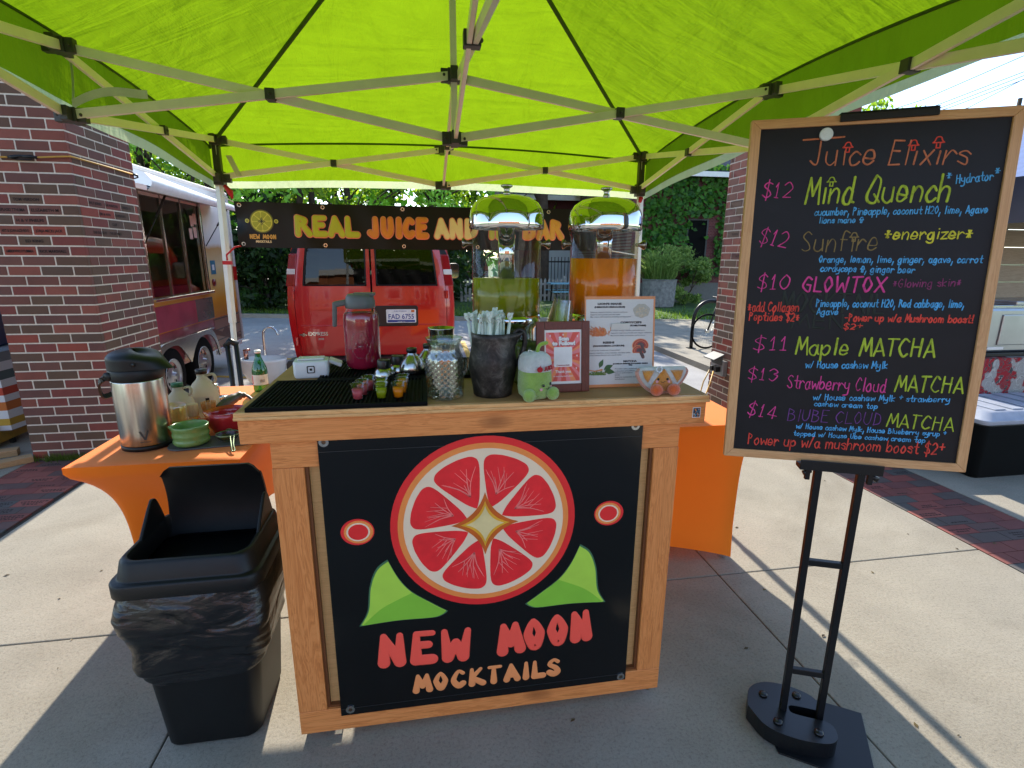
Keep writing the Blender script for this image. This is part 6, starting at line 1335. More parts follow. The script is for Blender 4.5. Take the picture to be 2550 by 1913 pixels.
b = MB(); b.lathe([(.055, 0), (.05, .02), (0, .025)], T(0, 8.46, 1.10), 20, 0, True, (True, False), None, Matrix.Rotation(PI/2, 3, 'Y')); part('marker_light', b, mat('marker_red', '#7a1f1c', .3), tr)
b = MB(); tb(b, -.10, -.02, Y1_+.001, Y1_+.06, 1.15, 1.35); tb(b, .0, .03, Y1_-.10, Y1_-.02, 1.10, 1.32); part('tail_light', b, mat('trailer_lamp', '#b01018', .2), tr)
b = MB(); tb(b, .0012, .02, Y1_-.07, Y1_+.001, .12, 2.42); part('corner_trim', b, mat('trim_white', '#c2c0ba', .3), tr)

# ============================================================ wash basin
th = thing('hand_sink', 'white oval basin with tall chrome gooseneck tap and copper handle', 'hand sink', (-1.66, 5.50, -.3))
b = MB(); b.lathe([(.05, 0), (.06, .0), (.05, .1), (.045, .50), (.06, .52)], n=24); part('pedestal', b, M_white, th)
ov = Matrix(((1.0, 0, 0), (0, .72, 0), (0, 0, 1)))
b = MB(); b.lathe([(.07, .52), (.15, .55), (.205, .65), (.225, .76), (.230, .785), (.222, .787), (.200, .70), (.14, .60), (0, .57)], n=48, cap=(True, False), M=ov); part('basin', b, mat('ceramic_white', '#cfd0ce', .15, vary=.03), th)
b = MB(); b.lathe([(0, .70), (.20, .70), (.20, .702), (0, .702)], n=32, cap=(False, False), M=ov); part('water', b, clear('basin_water', (.7, .78, .82), .8), th)
b = MB(); b.tube(smooth([(-.03, .19, .76), (-.03, .19, .98), (-.01, .185, 1.05), (.05, .17, 1.08), (.11, .15, 1.05), (.13, .14, 1.0)], 6), .011, 10); part('tap', b, M_chr, th)
b = MB(); b.tube([(-.17, .04, .77), (-.17, .04, .86)], .022, 12); b.tube([(-.19, .04, .86), (-.13, .04, .87)], .012, 10); part('tap_handle', b, mat('copper', '#b08070', .25, 1.0), th)

# ============================================================ bicycle and rack
th = thing('bike_rack', 'black curved steel bicycle rack hoop on the far walk', 'bike rack', (5.06, 9.24, -.206)); b = MB(); b.tube(smooth([(0, 0, .005), (.0, 0, .52), (.05, 0, .74), (.18, 0, .87), (.34, 0, .91), (.55, 0, .87), (.66, 0, .74), (.68, 0, .52), (.68, 0, .005)], 6), .034, 12); part('hoop', b, M_stl, th); b = MB(); b.bb(-.07, .07, -.07, .07, .0, .012); b.bb(.61, .75, -.07, .07, .0, .012); part('foot_plate', b, M_stl, th)
bk = thing('bicycle', 'black bicycle locked to the hoop rack, front wheel showing past the pillar', 'bicycle', (5.845, 9.16, -.206))
for x in (-.52, .52):
    b = MB(); b.tube([(x+.322*math.cos(t), 0, .34+.322*math.sin(t)) for t in [k*PI/20 for k in range(41)]], .018, 8); w = part('wheel', b, M_rub, bk)
    b = MB()
    for k in range(24): a = k*PI/12; b.tube([(x, 0, .34), (x+.31*math.cos(a), 0, .34+.31*math.sin(a))], .0015, 4)
    b.lathe([(.03, -.03), (.03, .03)], (x, 0, .34), 12, 0, True, (True, True), None, Matrix.Rotation(PI/2, 3, 'X')); part('spokes', b, M_silver, w)
b = MB()
for p0, p1 in (((-.52, 0, .34), (-.34, 0, .92)), ((-.36, 0, .85), (.12, 0, .86)), ((-.37, 0, .78), (.02, 0, .30)), ((.02, 0, .30), (.15, 0, .92)), ((.02, 0, .30), (.52, 0, .34)), ((.13, 0, .82), (.52, 0, .34))): b.tube([p0, p1], .017, 10)
part('bike_frame', b, M_stl, bk); b = MB(); b.tube(smooth([(-.33, -.24, .98), (-.31, -.1, .97), (-.33, 0, .97), (-.31, .1, .97), (-.33, .24, .98)], 4), .013, 8); part('handlebar', b, M_stl, bk); b = MB(); b.ball((.18, 0, .95), (.13, .07, .03), 14, 8); part('saddle', b, M_rub, bk)
# ============================================================ neighbouring stall on the right
vt = thing('stall_table', 'folding table with a red and grey paisley cloth in the stall on the right', 'table', (5.2, 3.9, 0))
M_pais, nt, p = nm('paisley'); tcn = N(nt, 'TexCoord'); mp = N(nt, 'Mapping'); mp.inputs['Scale'].default_value = (1, 1, 1); nt.links.new(tcn.outputs['Object'], mp.inputs[0]); v_ = mp.outputs[0]
wv = N(nt, 'TexVoronoi'); wv.feature = 'SMOOTH_F1'; wv.inputs['Scale'].default_value = 11; wv.inputs['Randomness'].default_value = .9
dn = N(nt, 'TexNoise'); dn.inputs['Scale'].default_value = 14; dn.inputs['Detail'].default_value = 2; nt.links.new(v_, dn.inputs['Vector'])
mxv = N(nt, 'MixRGB', blend_type='ADD'); mxv.inputs[0].default_value = .12; nt.links.new(v_, mxv.inputs[1]); nt.links.new(dn.outputs['Color'], mxv.inputs[2]); nt.links.new(mxv.outputs[0], wv.inputs['Vector'])
rg = N(nt, 'Math', operation='MULTIPLY'); rg.inputs[1].default_value = 34; nt.links.new(wv.outputs['Distance'], rg.inputs[0]); sn = N(nt, 'Math', operation='SINE'); nt.links.new(rg.outputs[0], sn.inputs[0])
bandn = noise(nt, v_, 6.5, 2)
ka = ramp(nt, sn.outputs[0], [(.30, (.32, .30, .27)), (.5, (.04, .035, .033)), (.62, (.42, .40, .35))]); kb = ramp(nt, sn.outputs[0], [(.42, H('#96151f')), (.60, H('#96151f')), (.66, (.40, .37, .32)), (.78, (.05, .04, .04))])
mk = ramp(nt, bandn, [(.43, (0, 0, 0)), (.46, (1, 1, 1))]); mx = N(nt, 'MixRGB'); nt.links.new(mk, mx.inputs[0]); nt.links.new(ka, mx.inputs[1]); nt.links.new(kb, mx.inputs[2]); nt.links.new(mx.outputs[0], p.inputs['Base Color']); p.inputs['Roughness'].default_value = .9
b = MB(); b.grid(lambda a, c: Vector((-1.1+2.6*a, -.60-.03*math.sin(a*22)*(1-c)-.02*(1-c), .34+.42*c)), 60, 8); b.grid(lambda a, c: Vector((-1.1-.02*(1-c), -.60+1.2*a, .34+.42*c)), 20, 6); b.grid(lambda a, c: Vector((-1.1+2.6*a, -.6+1.2*c, .762)), 4, 4); part('tablecloth', b, M_pais, vt, fix=False)
b = MB(); b.bb(-1.08, 1.48, -.58, .58, .72, .755); part('tabletop', b, M_blk, vt)
for x in (-1.0, 1.4):
    for y in (-.5, .5): b = MB(); b.bar((x, y, .72), (x, y, .003), .03, .03); part('leg', b, M_stl, vt)
gr = thing('griddle', 'silver stainless steel cooker case with an embossed panel and black latch', 'cooker', (4.95, 3.62, .7635))
b = MB(); b.bb(-.72, .75, -.26, .26, .03, .38); part('case', b, mat('stainless', '#a9adb4', .28, 1.0, vary=.08, vs_=6), gr, .02)
b = MB(); b.bb(-.52, .6, -.272, -.2605, .09, .33); part('front_panel', b, MATS['stainless'], gr, .010, seg=3)
b = MB(); b.bb(-.75, .78, -.28, .28, .0, .029); part('base', b, M_blk, gr, .004)
b = MB(); b.bb(-.10, .0, -.295, -.2725, .20, .225); b.ball((-.05, -.29, .212), .018, 10, 8); part('latch', b, M_blk, gr)
b = MB(); b.bb(-.70, .73, -.24, .24, .381, .40); part('rim', b, M_silver, gr, .004)
b = MB(); b.bb(-.60, -.45, -.2645, -.2605, .055, .075); part('rating_label', b, M_white, gr)
b = MB(); b.bb(-.5, .75, -.23, .15, .0, .03); single('metal_pan', b, MATS['stainless'], 'shallow silver pan lying on top of the stainless cooker', 'pan', (5.05, 3.60, 1.1645), 0, None, .006)
sg = thing('menu_board', 'weathered beige plank board lettered in black behind the stainless cooker', 'sign board', (5.3, 4.45, .763))
for k in range(7): b = MB(); b.bb(-1.2, 1.4, 0, .02, .02+.17*k, .185+.17*k); part('plank', b, wood('grey_plank%d' % k, '#8f7f68', '#a8977e', '#b8a88e', 0, .7, False, .8), sg, .002)
b = MB(); fr_ = plane((0, -.0015, 0))
for s_, x, y in (('SUNROOMSUPPERS', -.62, .66), ('SUPPERS', -.92, .49), ('SUPPERS', -1.02, .33)): typeset(b, fr_, s_, x, y, .078, 0, .001, 'LEFT', .95, .001)
part('lettering', b, M_blk, sg)
b = MB()
for x in (-1.1, 1.3): b.bb(x-.03, x+.03, .021, .05, .0, 1.2)
part('batten', b, M_mapZ, sg)
ca = thing('vendor_canopy', 'navy blue canopy tent of the stall on the right', 'tent', (6.2, 4.6, 0)); M_navy = mat('navy_fabric', '#141b33', .8); M_bluef = mat('blue_fabric', '#5a6f9a', .8)
b = MB(); b.grid(lambda a, c: Vector((-1.45+3.0*a, -1.5-.02*math.sin(a*17)*(1-c), 1.80+.36*c)), 30, 4); b.grid(lambda a, c: Vector((-1.45-.02*math.sin(a*15)*(1-c), -1.5+3*a, 1.80+.36*c)), 30, 4); part('valance', b, M_navy, ca, fix=False)
b = MB()
for i in range(4):
    q = [(-1.45, -1.5), (1.55, -1.5), (1.55, 1.5), (-1.45, 1.5)]; A, B_ = q[i], q[(i+1) % 4]; b.grid(lambda a, c: Vector((A[0]+(B_[0]-A[0])*a, A[1]+(B_[1]-A[1])*a, 2.162)).lerp(Vector((.05, 0, 2.95)), c), 4, 4)
part('roof', b, M_bluef, ca, fix=False)
for x in (-1.4, 1.5):
    for y in (-1.45, 1.45):
        if x < 0 and y < 0: continue
        b = MB(); b.bar((x, y, 2.16), (x, y, .003), .035, .035); part('leg', b, M_stl, ca)
b = MB(); b.bar((-1.4, 1.45, 1.95), (1.5, 1.45, 1.7), .02, .03); b.bar((-1.4, 1.47, 1.7), (1.5, 1.47, 1.95), .02, .03); part('truss_bar', b, M_stl, ca)
tt = thing('storage_tote', 'black plastic storage tote with a white lid under the paisley cloth', 'storage tote', (4.25, 3.02, 0))
b = MB(); loft(b, [sec(.46, .20, .04, .002), sec(.52, .24, .05, .40), sec(.545, .262, .05, .402), sec(.545, .262, .05, .418)]); part('bin', b, M_blk, tt)
b = MB(); loft(b, [sec(.555, .27, .05, .4185), sec(.56, .275, .05, .45), sec(.53, .25, .05, .46), sec(.50, .22, .05, .49), sec(.47, .20, .05, .497)]); part('lid', b, mat('lid_white', '#9ea3ae', .4), tt, .003)
b = MB()
for k in range(6): b.bb(-.40+.15*k, -.31+.15*k, -.19, .19, .4975, .505)
part('lid_rib', b, MATS['lid_white'], tt, .003)
b = MB(); b.bb(-.17, .17, -.14, .14, 0, .34); b.bb(-.18, .18, -.15, .15, .3405, .375); single('crate', b, M_blk, 'small black lidded box at the left end of the storage tote', 'box', (3.60, 3.30, .001), RAD(-8), None, .01)
# ============================================================ stall on the left, behind the pillar
lt = thing('stall_table', 'table draped in a striped white, orange and grey cloth left of the brick pillar', 'table', (-4.1, 5.1, 0))
M_strp, nt, p = nm('striped_cloth'); tcn = N(nt, 'TexCoord'); sx = N(nt, 'SeparateXYZ'); nt.links.new(tcn.outputs['Object'], sx.inputs[0]); mr = N(nt, 'MapRange'); mr.inputs[1].default_value = .10; mr.inputs[2].default_value = .78; nt.links.new(sx.outputs['Z'], mr.inputs[0])
r = N(nt, 'ValToRGB'); r.color_ramp.interpolation = 'CONSTANT'; el = r.color_ramp.elements
sc_ = [(0, '#2b3550'), (.06, '#c9c7c2'), (.12, '#b08a2e'), (.2, '#c9c7c2'), (.3, '#b5652a'), (.4, '#c9c7c2'), (.48, '#b0432c'), (.57, '#c9c7c2'), (.66, '#4a5856'), (.76, '#bdbab8'), (.86, '#6d6f70')]
while len(el) < len(sc_): el.new(.5)
for e, (q, c) in zip(el, sc_): e.position = q; e.color = (*H(c), 1)
nt.links.new(mr.outputs[0], r.inputs[0]); nt.links.new(r.outputs[0], p.inputs['Base Color']); p.inputs['Roughness'].default_value = .9
b = MB(); b.grid(lambda a, c: Vector((-1.2+2.02*a, -.62-.03*math.sin(a*20)*(1-c)*min(1, (1-a)*12), .14+.62*c)), 50, 8); b.grid(lambda a, c: Vector((.82+.02*math.sin(a*14)*(1-c)*min(1, a*8), -.62+1.2*a, .14+.62*c)), 30, 8); b.grid(lambda a, c: Vector((-1.2+2.02*a, -.62+1.2*c, .762)), 4, 4); part('tablecloth', b, M_strp, lt, fix=False)
b = MB(); b.bb(-1.18, .80, -.6, .56, .72, .755); part('tabletop', b, MATS['table_white'], lt)
for x in (-1.1, .72):
    for y in (-.5, .48): b = MB(); b.bar((x, y, .72), (x, y, .003), .03, .03); part('leg', b, M_stl, lt)
cr = thing('crate', 'mustard yellow wooden crate with dark letters EPS under the striped cloth', 'crate', (-3.78, 4.55, .045)); b = MB(); b.bb(-.45, .42, -.18, .25, 0, .145); part('box', b, mat('mustard', '#9c7a26', .6, vary=.2), cr, .004)
b = MB(); typeset(b, plane((0, -.1812, 0)), 'EPS', .40, .04, .095, 0, .001, 'RIGHT', 1.1, .001); part('lettering', b, mat('crate_ink', '#3a2614', .7), cr)
for lab, x, y, L, rz, z in (('short pale timber offcut lying in front of the yellow crate', -3.06, 4.05, .30, 40, 0), ('long weathered timber beam on the ground left of the pillar', -3.55, 4.12, .9, 24, 0)):
    b = MB(); b.bb(-L/2, L/2, -.045, .045, .001, .044 if L < .5 else .05); single('timber', b, wood('timber', '#8a6a45', '#a8855c', '#b8966c', 0, .7, True), lab, 'timber', (x, y, z), RAD(rz), 'timbers by the left pillar', .003)
b = MB(); b.bb(-.28, .30, -.2, .2, 0, .34); single('cool_box', b, mat('navy_box', '#16233f', .4), 'dark navy box standing on the striped table', 'box', (-3.75, 4.95, .7635), 0, None, .02)
b = MB(); b.bb(-.25, .22, -.2, .2, 0, .22); single('wooden_box', b, wood('dark_wood', '#3a2218', '#4f2f20', '#5f3a28', 0, .6), 'dark brown wooden box on top of the navy box', 'box', (-3.75, 4.95, 1.1045), 0, None, .01)
b = MB()
for i in range(420):
    x = -2.95+rng.uniform(0, .42)+(.1 if i % 3 else 0); y = 4.15-abs(rng.gauss(0, .022)); h = rng.uniform(.02, .07); a = rng.uniform(0, 6.28); w = .003
    b.add([(x-w, y, 0), (x+w, y, 0), (x+rng.uniform(-.03, .03), y-rng.uniform(0, .04), h)], [(0, 1, 2)])
struct('weeds', b, leafmat('weed', '#3f5a20', '#6b7f35'), 'stuff', fix=False)

b = MB(); r_ = random.Random(44)
for i in range(150):
    x, y = r_.uniform(-2.3, 3.4), r_.uniform(1.0, 4.9); s_ = r_.uniform(.004, .014); a = r_.uniform(0, 6.28); d = Vector((math.cos(a), math.sin(a), 0)); e = Vector((-d.y, d.x, 0)); q = Vector((x, y, .0015))
    b.add([q-d*s_, q-e*s_*.5+Vector((0, 0, r_.uniform(0, .004))), q+d*s_, q+e*s_*.5+Vector((0, 0, r_.uniform(0, .004)))], [(0, 1, 2, 3)])
struct('leaf_litter', b, leafmat('dry_leaf', '#3a2d1a', '#7a6a3a', .2), 'stuff', fix=False)
# ============================================================ background: trees, houses, fence
M_bark = mat('bark', '#3d3126', .95, vary=.35, vs_=8, bmp=.8, bs=30)
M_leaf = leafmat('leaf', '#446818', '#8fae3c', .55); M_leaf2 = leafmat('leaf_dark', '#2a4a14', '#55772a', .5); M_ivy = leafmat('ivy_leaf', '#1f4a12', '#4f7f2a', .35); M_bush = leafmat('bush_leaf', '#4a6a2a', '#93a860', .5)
def leaves(mb, c, r, n, size, rg_, flat=.8):
    for _ in range(n):
        u_ = Vector((rg_.gauss(0, 1), rg_.gauss(0, 1), rg_.gauss(0, 1))).normalized()*r*rg_.random()**.45
        q = Vector(c)+Vector((u_.x, u_.y, u_.z*flat))
        n_ = Vector((rg_.gauss(0, 1), rg_.gauss(0, 1), rg_.gauss(0, .7)+.5)).normalized(); a = n_.orthogonal().normalized(); a.rotate(Matrix.Rotation(rg_.uniform(0, 6.28), 3, n_)); e = n_.cross(a)
        s_ = size*rg_.uniform(.6, 1.35)
        mb.add([q-a*s_, q-e*s_*.45+a*s_*.1, q+a*s_*1.1, q+e*s_*.45+a*s_*.1], [(0, 1, 2, 3)])
def make_tree(seed, h, rad, trunk, n_cl, n_l, size, m_l, label, loc, group, name='tree', low=.3):
    r_ = random.Random(seed); th = thing(name, label, 'tree', loc, 0, group)
    t = MB(); top = Vector((r_.uniform(-.4, .4), r_.uniform(-.4, .4), h*.8)); pts = [Vector((0, 0, -.1))]+[Vector((top.x*k+r_.uniform(-.1, .1), top.y*k+r_.uniform(-.1, .1), h*.8*k)) for k in (.2, .4, .6, .8, 1)]
    t.tube(pts, [trunk*1.25, trunk, trunk*.8, trunk*.6, trunk*.4, trunk*.15], 10)
    b = MB()
    for k in range(n_cl):
        z = h*(low+(1-low)*r_.random()**.8); env = rad*math.sin(PI*min(1, max(.08, (z/h-low*.55)/(1.03-low*.55))))**.6; a = r_.uniform(0, 6.28); q = env*math.sqrt(r_.random())
        c = Vector((q*math.cos(a), q*math.sin(a), z)); 
        if k % 2 == 0:
            s0 = pts[min(5, max(1, int(z/h*5)))]; t.tube([s0, s0.lerp(c, .5)+Vector((0, 0, .15)), c], [trunk*.3, trunk*.18, trunk*.05], 5)
        leaves(b, c, r_.uniform(.5, .95)*rad*.28, n_l, size, r_)
    part('trunk', t, M_bark, th); part('crown', b, m_l, th, fix=False); return th
G1 = 'trees along the far side of the car park'
A = make_tree(1, 9.0, 3.4, .20, 44, 64, .13, M_leaf, 'tall leafy green tree rising behind the food trailer', (-9.5, 21.0, -.2), G1)
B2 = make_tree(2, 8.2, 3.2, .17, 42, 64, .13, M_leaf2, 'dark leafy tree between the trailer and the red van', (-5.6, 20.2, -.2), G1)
C2 = make_tree(3, 8.6, 3.3, .18, 40, 64, .13, M_leaf, 'leafy tree behind the NEW MOON end of the hanging banner', (-2.6, 21.2, -.2), G1)
for src, x, y, s_, rz, lab in ((B2, -13.5, 22, 1.05, 1.0, 'dark tree at the far left behind the brick pillar'), (A, -7.4, 25, 1.1, 2.2, 'tall tree in the second row behind the trailer awning'), (C2, -4.0, 24.6, 1.05, 4, 'tree in the second row above the banner logo'), (B2, .6, 21.6, .95, 2.6, 'dark tree above the middle of the hanging banner'), (A, 2.6, 25.5, .95, .7, 'tree above the AND of the hanging banner'), (C2, -12, 27, 1.15, 5.2, 'big pale tree far behind the trailer roof'), (A, 28, 31, 1.22, 3.1, 'tree top showing against the sky above the chalkboard'), (B2, -1.2, 26.5, 1.1, 3.3, 'dark tree in the back row over the van'), (C2, -16.5, 24, 1.1, .4, 'tree at the left edge behind the stall'), (A, 5.0, 30, 1.0, 4.4, 'tree behind the house roofs'), (C2, -10.8, 18.6, .8, 2, 'small tree close behind the trailer'), (B2, -7.5, 18.8, .78, 5.5, 'small dark tree right of the trailer')):
    dup(src, (x, y, -.2), rz, lab, None, s_)
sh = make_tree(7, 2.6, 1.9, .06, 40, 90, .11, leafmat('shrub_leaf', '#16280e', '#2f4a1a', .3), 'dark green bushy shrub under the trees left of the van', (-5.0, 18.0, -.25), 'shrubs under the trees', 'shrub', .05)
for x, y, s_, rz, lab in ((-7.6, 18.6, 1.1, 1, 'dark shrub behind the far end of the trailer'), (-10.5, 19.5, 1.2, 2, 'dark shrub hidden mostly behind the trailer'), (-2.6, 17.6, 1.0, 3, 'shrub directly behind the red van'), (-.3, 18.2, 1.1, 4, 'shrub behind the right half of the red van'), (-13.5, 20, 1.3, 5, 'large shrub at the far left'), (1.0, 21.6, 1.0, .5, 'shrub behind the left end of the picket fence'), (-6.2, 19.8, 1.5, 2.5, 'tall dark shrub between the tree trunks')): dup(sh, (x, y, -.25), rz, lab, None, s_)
r_ = random.Random(21); b = MB()
for k in range(150): x = r_.uniform(-40, 30); leaves(b, (x, 34+r_.uniform(0, 8), r_.uniform(.5, 9 if x < 3 else 7)), r_.uniform(1, 2.2), 90, .34, r_)
struct('distant_trees', b, M_leaf2, 'stuff', fix=False)
for x, y, h, lean in ((-4.6, 19.2, 6, .7), (-3.9, 19.8, 6.5, .1), (-6.6, 19.4, 6, -.5)):
    b = MB(); b.tube([(0, 0, -.1), (lean*.3, .1, h*.3), (lean*.8, .1, h*.65), (lean*1.3, 0, h)], [.16, .13, .10, .05], 9); 
    th = thing('tree', {-4.6: 'bare dark trunk leaning right just left of the van', -3.9: 'straight dark trunk beside the leaning one', -6.6: 'bare trunk leaning left behind the trailer corner'}[x], 'tree', (x, y, -.2), 0, G1); part('trunk', b, M_bark, th); b = MB(); leaves(b, (lean*1.3, 0, h), 1.4, 900, .15, r_); part('crown', b, M_leaf2, th, fix=False)
th = thing('tree', 'thick dark trunk standing between the two drink dispensers', 'tree', (4.72, 21, -.2), 0, G1); b = MB(); b.tube([(0, 0, -.1), (.02, 0, 2), (-.05, 0, 4), (.3, .2, 6.5)], [.25, .21, .18, .10], 12); b.tube([(-.05, 0, 3.6), (-.9, 0, 5.2), (-1.6, .2, 6.4)], [.12, .09, .05], 8); part('trunk', b, M_bark, th); b = MB()
for k in range(24): leaves(b, (r_.uniform(-2.6, 1.6), r_.uniform(-1, 1.5), r_.uniform(5.2, 7.6)), .8, 110, .15, r_)
part('crown', b, M_leaf, th, fix=False)
# houses
M_rbrick, nt, p = nm('house_brick'); br = N(nt, 'TexBrick'); br.inputs['Color1'].default_value = (*H('#6a3230'), 1); br.inputs['Color2'].default_value = (*H('#57282a'), 1); br.inputs['Mortar'].default_value = (*H('#7d6a62'), 1); br.inputs['Scale'].default_value = 4.2; br.inputs['Mortar Size'].default_value = .012; tcn = N(nt, 'TexCoord'); mp = N(nt, 'Mapping'); mp.inputs['Rotation'].default_value = (PI/2, 0, 0); nt.links.new(tcn.outputs['Object'], mp.inputs[0]); nt.links.new(mp.outputs[0], br.inputs['Vector']); nt.links.new(br.outputs[0], p.inputs['Base Color']); p.inputs['Roughness'].default_value = .9
M_shin, nt, p = nm('shingles'); br = N(nt, 'TexBrick'); br.inputs['Color1'].default_value = (*H('#3f434c'), 1); br.inputs['Color2'].default_value = (*H('#4c505a'), 1); br.inputs['Mortar'].default_value = (*H('#24272c'), 1); br.inputs['Scale'].default_value = 3; tcn = N(nt, 'TexCoord'); nt.links.new(tcn.outputs['Object'], br.inputs['Vector']); nt.links.new(br.outputs[0], p.inputs['Base Color']); p.inputs['Roughness'].default_value = .95
hs = thing('ivy_house', 'red brick house half covered in ivy with a grey shingle roof', 'house', (7.75, 19.3, -.2))
b = MB(); b.bb(0, 8, 0, 7, .75, 4.75); w = part('wall', b, M_rbrick, hs); b = MB(); b.bb(-.04, 8.04, -.04, 7.04, -.2, .7495); part('foundation', b, mat('found_grey', '#6d6a64', .95), hs)
b = MB(); b.add([(-.3, -.4, 4.76), (8.3, -.4, 4.76), (8.3, 3.5, 7.2), (-.3, 3.5, 7.2), (8.3, 7.4, 4.76), (-.3, 7.4, 4.76)], [(0, 1, 2, 3), (3, 2, 4, 5), (0, 3, 5), (1, 4, 2)]); part('roof', b, M_shin, hs, fix=False)
b = MB(); b.bb(-.3, 8.3, -.45, -.401, 4.62, 4.80); b.bar((-.32, -.45, 4.7), (-.32, 3.5, 7.15), .06, .2); part('fascia', b, M_white, hs)
for x in (2.25, 5.6): b = MB(); b.bb(x, x+.75, -.02, .01, 1.6, 3.1); f = part('window', b, mat('pane_black', '#050506', .5, spec=.05), hs); b = MB(); b.bb(x-.06, x, -.05, .01, 1.55, 3.15); b.bb(x+.75, x+.81, -.05, .01, 1.55, 3.15); b.bb(x, x+.75, -.045, .01, 3.1, 3.16); b.bb(x-.08, x+.83, -.07, .012, 1.49, 1.5499); part('frame', b, mat('frame_dark', '#2b2b2c', .5), f)
iv = thing('ivy', 'dense climbing ivy covering most of the brick house wall', 'ivy', (7.75, 19.28, -.2)); b = MB()
r_ = random.Random(31)
for k in range(5200):
    x = r_.uniform(.35, 8.0); z = r_.uniform(.9, 5.05)
    if 2.2 < x < 3.25 and 1.5 < z < 3.2 and r_.random() < .97: continue
    if z < 1.4+.5*math.sin(x*1.7) and r_.random() < .75: continue
    if 3.0 < x < 3.5 and z < 3.3 and r_.random() < .7: continue
    lump = .14+.20*max(0, mn.noise(Vector((x*1.1, z*1.1, 2)))); y = -r_.uniform(.0, 1)**.6*lump*1.5-.02; s_ = r_.uniform(.06, .14)
    n_ = Vector((r_.gauss(0, .5), -1, r_.gauss(.3, .5))).normalized(); a = n_.cross(Vector((0, 0, 1))).normalized(); a.rotate(Matrix.Rotation(r_.gauss(0, .7), 3, n_)); e = n_.cross(a); q = Vector((x, y, z))
    b.add([q-a*s_, q-e*s_*.9+a*0, q+a*s_, q+e*s_*.6], [(0, 1, 2, 3)])
part('leaves', b, M_ivy, iv, fix=False)
h2 = thing('house', 'dark red house with a dark shingle roof and white trim above the dispensers', 'house', (4.8, 27, -.2))
b = MB(); b.bb(0, 9, 0, 7, 0, 5.0); part('wall', b, mat('red_siding', '#4a1a20', .8, stretch=(.2, .2, 30), vary=.2), h2)
b = MB(); b.add([(-.4, -.5, 4.6), (5.5, -.5, 4.6), (5.5, 3.4, 8.2), (-.4, 3.4, 8.2), (5.5, 7.4, 4.9), (-.4, 7.4, 4.9)], [(0, 1, 2, 3), (3, 2, 4, 5), (0, 3, 5), (1, 4, 2)]); part('roof', b, M_shin, h2, fix=False)
b = MB(); b.bb(-.4, 5.5, -.56, -.501, 4.45, 4.68); b.bb(5.6, 5.72, -.06, -.001, 0, 5); b.bb(7.2, 7.32, -.06, -.001, 0, 5); b.bb(5.75, 7.18, -.06, -.001, 4.2, 4.35); part('white_trim', b, M_white, h2)
for x in (1.2, 6.0): b = MB(); b.bb(x, x+1.0, -.03, -.002, 2.6, 3.9); part('window', b, MATS['pane_black'], h2)
b = MB(); b.bb(1.35, 2.7, -.04, -.001, 0, 2.2); part('garage_door', b, mat('garage_white', '#b9babd', .6, stretch=(.2, .2, 60), vary=.15), h2)
pf = thing('picket_fence', 'weathered grey wooden picket fence across the lawn', 'fence', (1.3, 20.25, -.2)); b = MB(); k = 0
x = 0
while x < 6.2:
    b.poly([(x, 0), (x+.09, 0), (x+.09, .80), (x+.045, .90), (x, .80)], plane((0, 0, 0)), 0, .02); x += .165
part('pickets', b, mat('grey_wood', '#8f8b82', .9, vary=.25, vs_=6), pf); b = MB(); b.bb(0, 6.2, .001, .04, .18, .26); b.bb(0, 6.2, .001, .04, .62, .70); part('rail', b, MATS['grey_wood'], pf)
for x in (.02, 2.0, 4.1, 6.1): b = MB(); b.bb(x, x+.1, .041, .14, -.1, .98); part('post', b, MATS['grey_wood'], pf)
gt = thing('garden_fence', 'tall black railing fence in front of the white garage door', 'fence', (5.3, 24, -.2)); b = MB()
for k in range(28): b.bb(k*.16, k*.16+.03, 0, .03, 0, 1.7)
b.bb(0, 4.4, -.011, -.001, 1.45, 1.52); b.bb(0, 4.4, -.011, -.001, .2, .27); part('railing', b, M_stl, gt)
su = thing('parked_car', 'dark red sport utility car parked far behind the van, rear view', 'car', (2.75, 31, -.2))
b = MB(); loft(b, [[Vector((x, y, z)) for x, z in ((-.9, .35), (.9, .35), (.93, .9), (.88, 1.15), (.72, 1.72), (-.72, 1.72), (-.88, 1.15), (-.93, .9))] for y in (0, .08, 3.2, 4.4)]); part('body', b, mat('car_maroon', '#4a0d16', .2, coat=.8), su, .03)
b = MB(); b.add([(-.74, -.012, 1.18), (.74, -.012, 1.18), (.66, -.012, 1.62), (-.66, -.012, 1.62)], [(0, 1, 2, 3)]); part('rear_window', b, M_win, su, fix=False); b = MB(); b.bb(-.26, .26, -.02, -.002, .88, 1.02); part('licence_plate', b, M_white, su)
for s_ in (-1, 1):
    b = MB(); b.bb(*(sorted((s_*.70, s_*.90))), -.025, -.002, .92, 1.14); part('tail_light', b, mat('lamp_red', '#8f0610', .12), su)
    for y in (.8, 3.6): b = MB(); b.lathe([(.0, -.1), (.33, -.1), (.35, 0), (.33, .1), (0, .1)], (s_*.80, y, .35), 24, 0, True, (False, False), None, Matrix.Rotation(PI/2, 3, 'Y')); part('wheel', b, M_rub, su)
b = MB(); b.bb(-.92, .92, -.06, -.001, .36, .62); part('bumper', b, M_blk, su, .02)
pt_ = thing('picnic_table', 'pale blue picnic table on black legs on the lawn', 'picnic table', (5.45, 19.6, -.2)); b = MB()
for k in range(4): b.bb(-.8, .8, -.36+.19*k, -.19+.19*k, .70, .74)
part('tabletop', b, mat('sky_blue', '#6f9fb0', .6, vary=.15), pt_)
for y in (-.75, .60): b = MB(); b.bb(-.8, .8, y, y+.2, .42, .46); part('bench', b, MATS['sky_blue'], pt_)
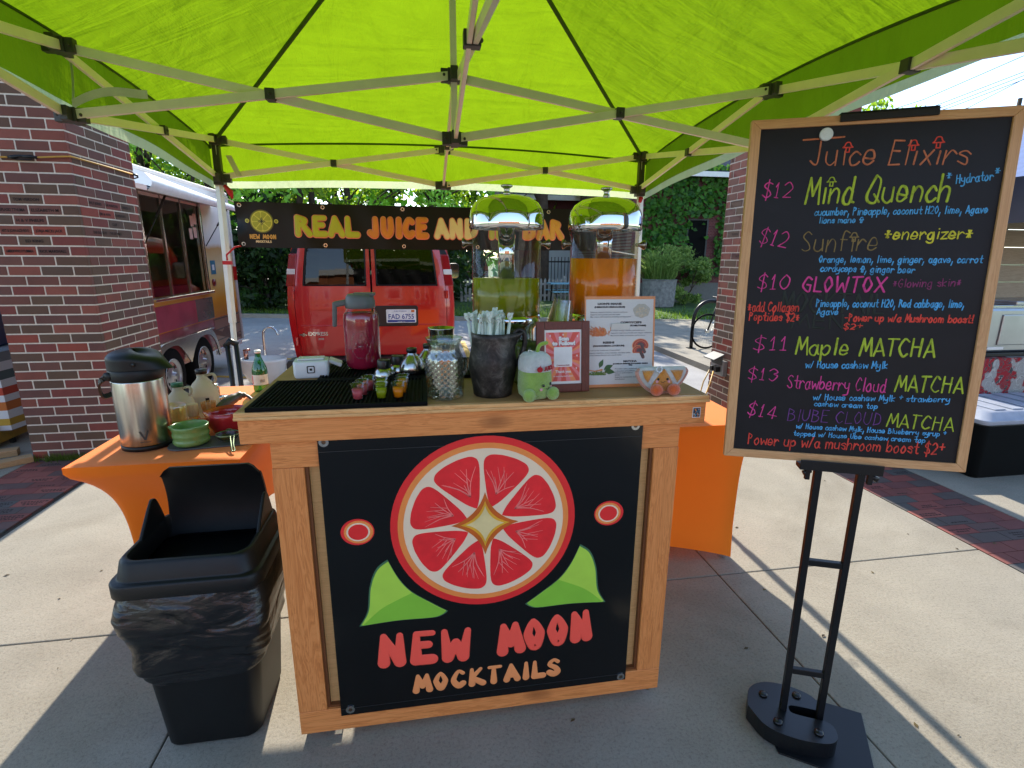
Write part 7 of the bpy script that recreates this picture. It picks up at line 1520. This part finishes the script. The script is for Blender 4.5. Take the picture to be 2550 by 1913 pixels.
for x in (-.6, .6): b = MB(); b.bar((x, -.3, .70), (x, -.5, .0), .05, .05); b.bar((x, .3, .70), (x, .5, .0), .05, .05); b.bar((x, -.72, .39), (x, .77, .39), .05, .05); part('leg', b, M_stl, pt_)
pn = thing('planter', 'large grey stone planter full of tall grasses by the ivy house', 'planter', (8.2, 17.6, -.2)); b = MB(); b.lathe([(.50, 0), (.56, .02), (.60, .9), (.63, .96), (.56, .97), (.54, .86), (0, .84)], n=10, sm=False, cap=(True, False)); part('pot', b, mat('stone_grey', '#7d7a76', .95, vary=.35, vs_=9, bmp=.7, bs=20), pn)
b = MB(); r_ = random.Random(8)
for k in range(900):
    a = r_.uniform(0, 6.28); q = .48*math.sqrt(r_.random()); L = r_.uniform(.5, 1.3); dx, dy = r_.gauss(0, .25), r_.gauss(0, .25); c0 = Vector((q*math.cos(a), q*math.sin(a), .84)); c1 = c0+Vector((dx*.4, dy*.4, L*.6)); c2 = c0+Vector((dx*1.6, dy*1.6, L*.9)); w = Vector((.014, .006, 0)); b.add([c0-w, c0+w, c1+w, c1-w], [(0, 1, 2, 3)]); b.add([c1-w, c1+w, c2], [(0, 1, 2)])
leaves(b, (.1, 0, 1.6), .75, 500, .07, r_); part('grasses', b, M_bush, pn, fix=False)
bu = make_tree(15, 2.0, 1.3, .03, 26, 120, .08, M_bush, 'pale flowering bush against the ivy wall right of the planter', (9.4, 18.2, -.25), None, 'bush', .05)
# power lines and pole top
pl_ = thing('power_lines', 'bundle of overhead power lines crossing the sky above the chalkboard', 'power lines', (0, 0, 0)); b = MB()
for (x0, z0), (x1, z1) in (((40.96, 13.49), (47.21, 15.83)), ((41.98, 13.54), (48.18, 15.88)), ((42.74, 13.57), (49.16, 15.94)), ((44.54, 13.66), (49.26, 16.0)), ((40.15, 14.04), (43.95, 15.65))):
    d = Vector((x1-x0, 0, z1-z0)); p0 = Vector((x0, 40, z0)); b.tube([p0-d*1.6+Vector((0, 6, .6)), p0, p0+d, p0+d*2.5], .028, 5)
part('cable', b, mat('cable_black', '#22252b', .7), pl_)
b = MB(); b.tube([(0, 0, 0), (0, 0, 14.8)], .16, 10); b.bb(-1.1, 1.1, -.06, .06, 13.9, 14.05); single('utility_pole', b, M_bark, 'wooden utility pole just topping the corner of the chalkboard', 'utility pole', (49.4, 40, -.2))
# building on the other side of the square: it is what the chrome lids mirror
bd = thing('brick_building', 'long orange brick building with white windows mirrored in the chrome lids', 'building', (-1, -34, 0))
b = MB(); b.bb(-22, 22, -8, 0, 0, 8); part('wall', b, mat('orange_brick', '#a8643c', .9, vary=.2, vs_=4), bd)
for k in range(12):
    for z in (1.2, 4.8): b = MB(); x = -20+k*3.5; b.bb(x, x+1.5, .001, .06, z, z+2.1); f = part('window', b, M_white, bd); b = MB(); b.bb(x+.12, x+1.38, .0605, .07, z+.12, z+1.98); part('pane', b, MATS['pane_black'], f)
b = MB(); b.bb(-22.3, 22.3, -8.3, .3, 8.001, 8.5); part('cornice', b, M_white, bd)
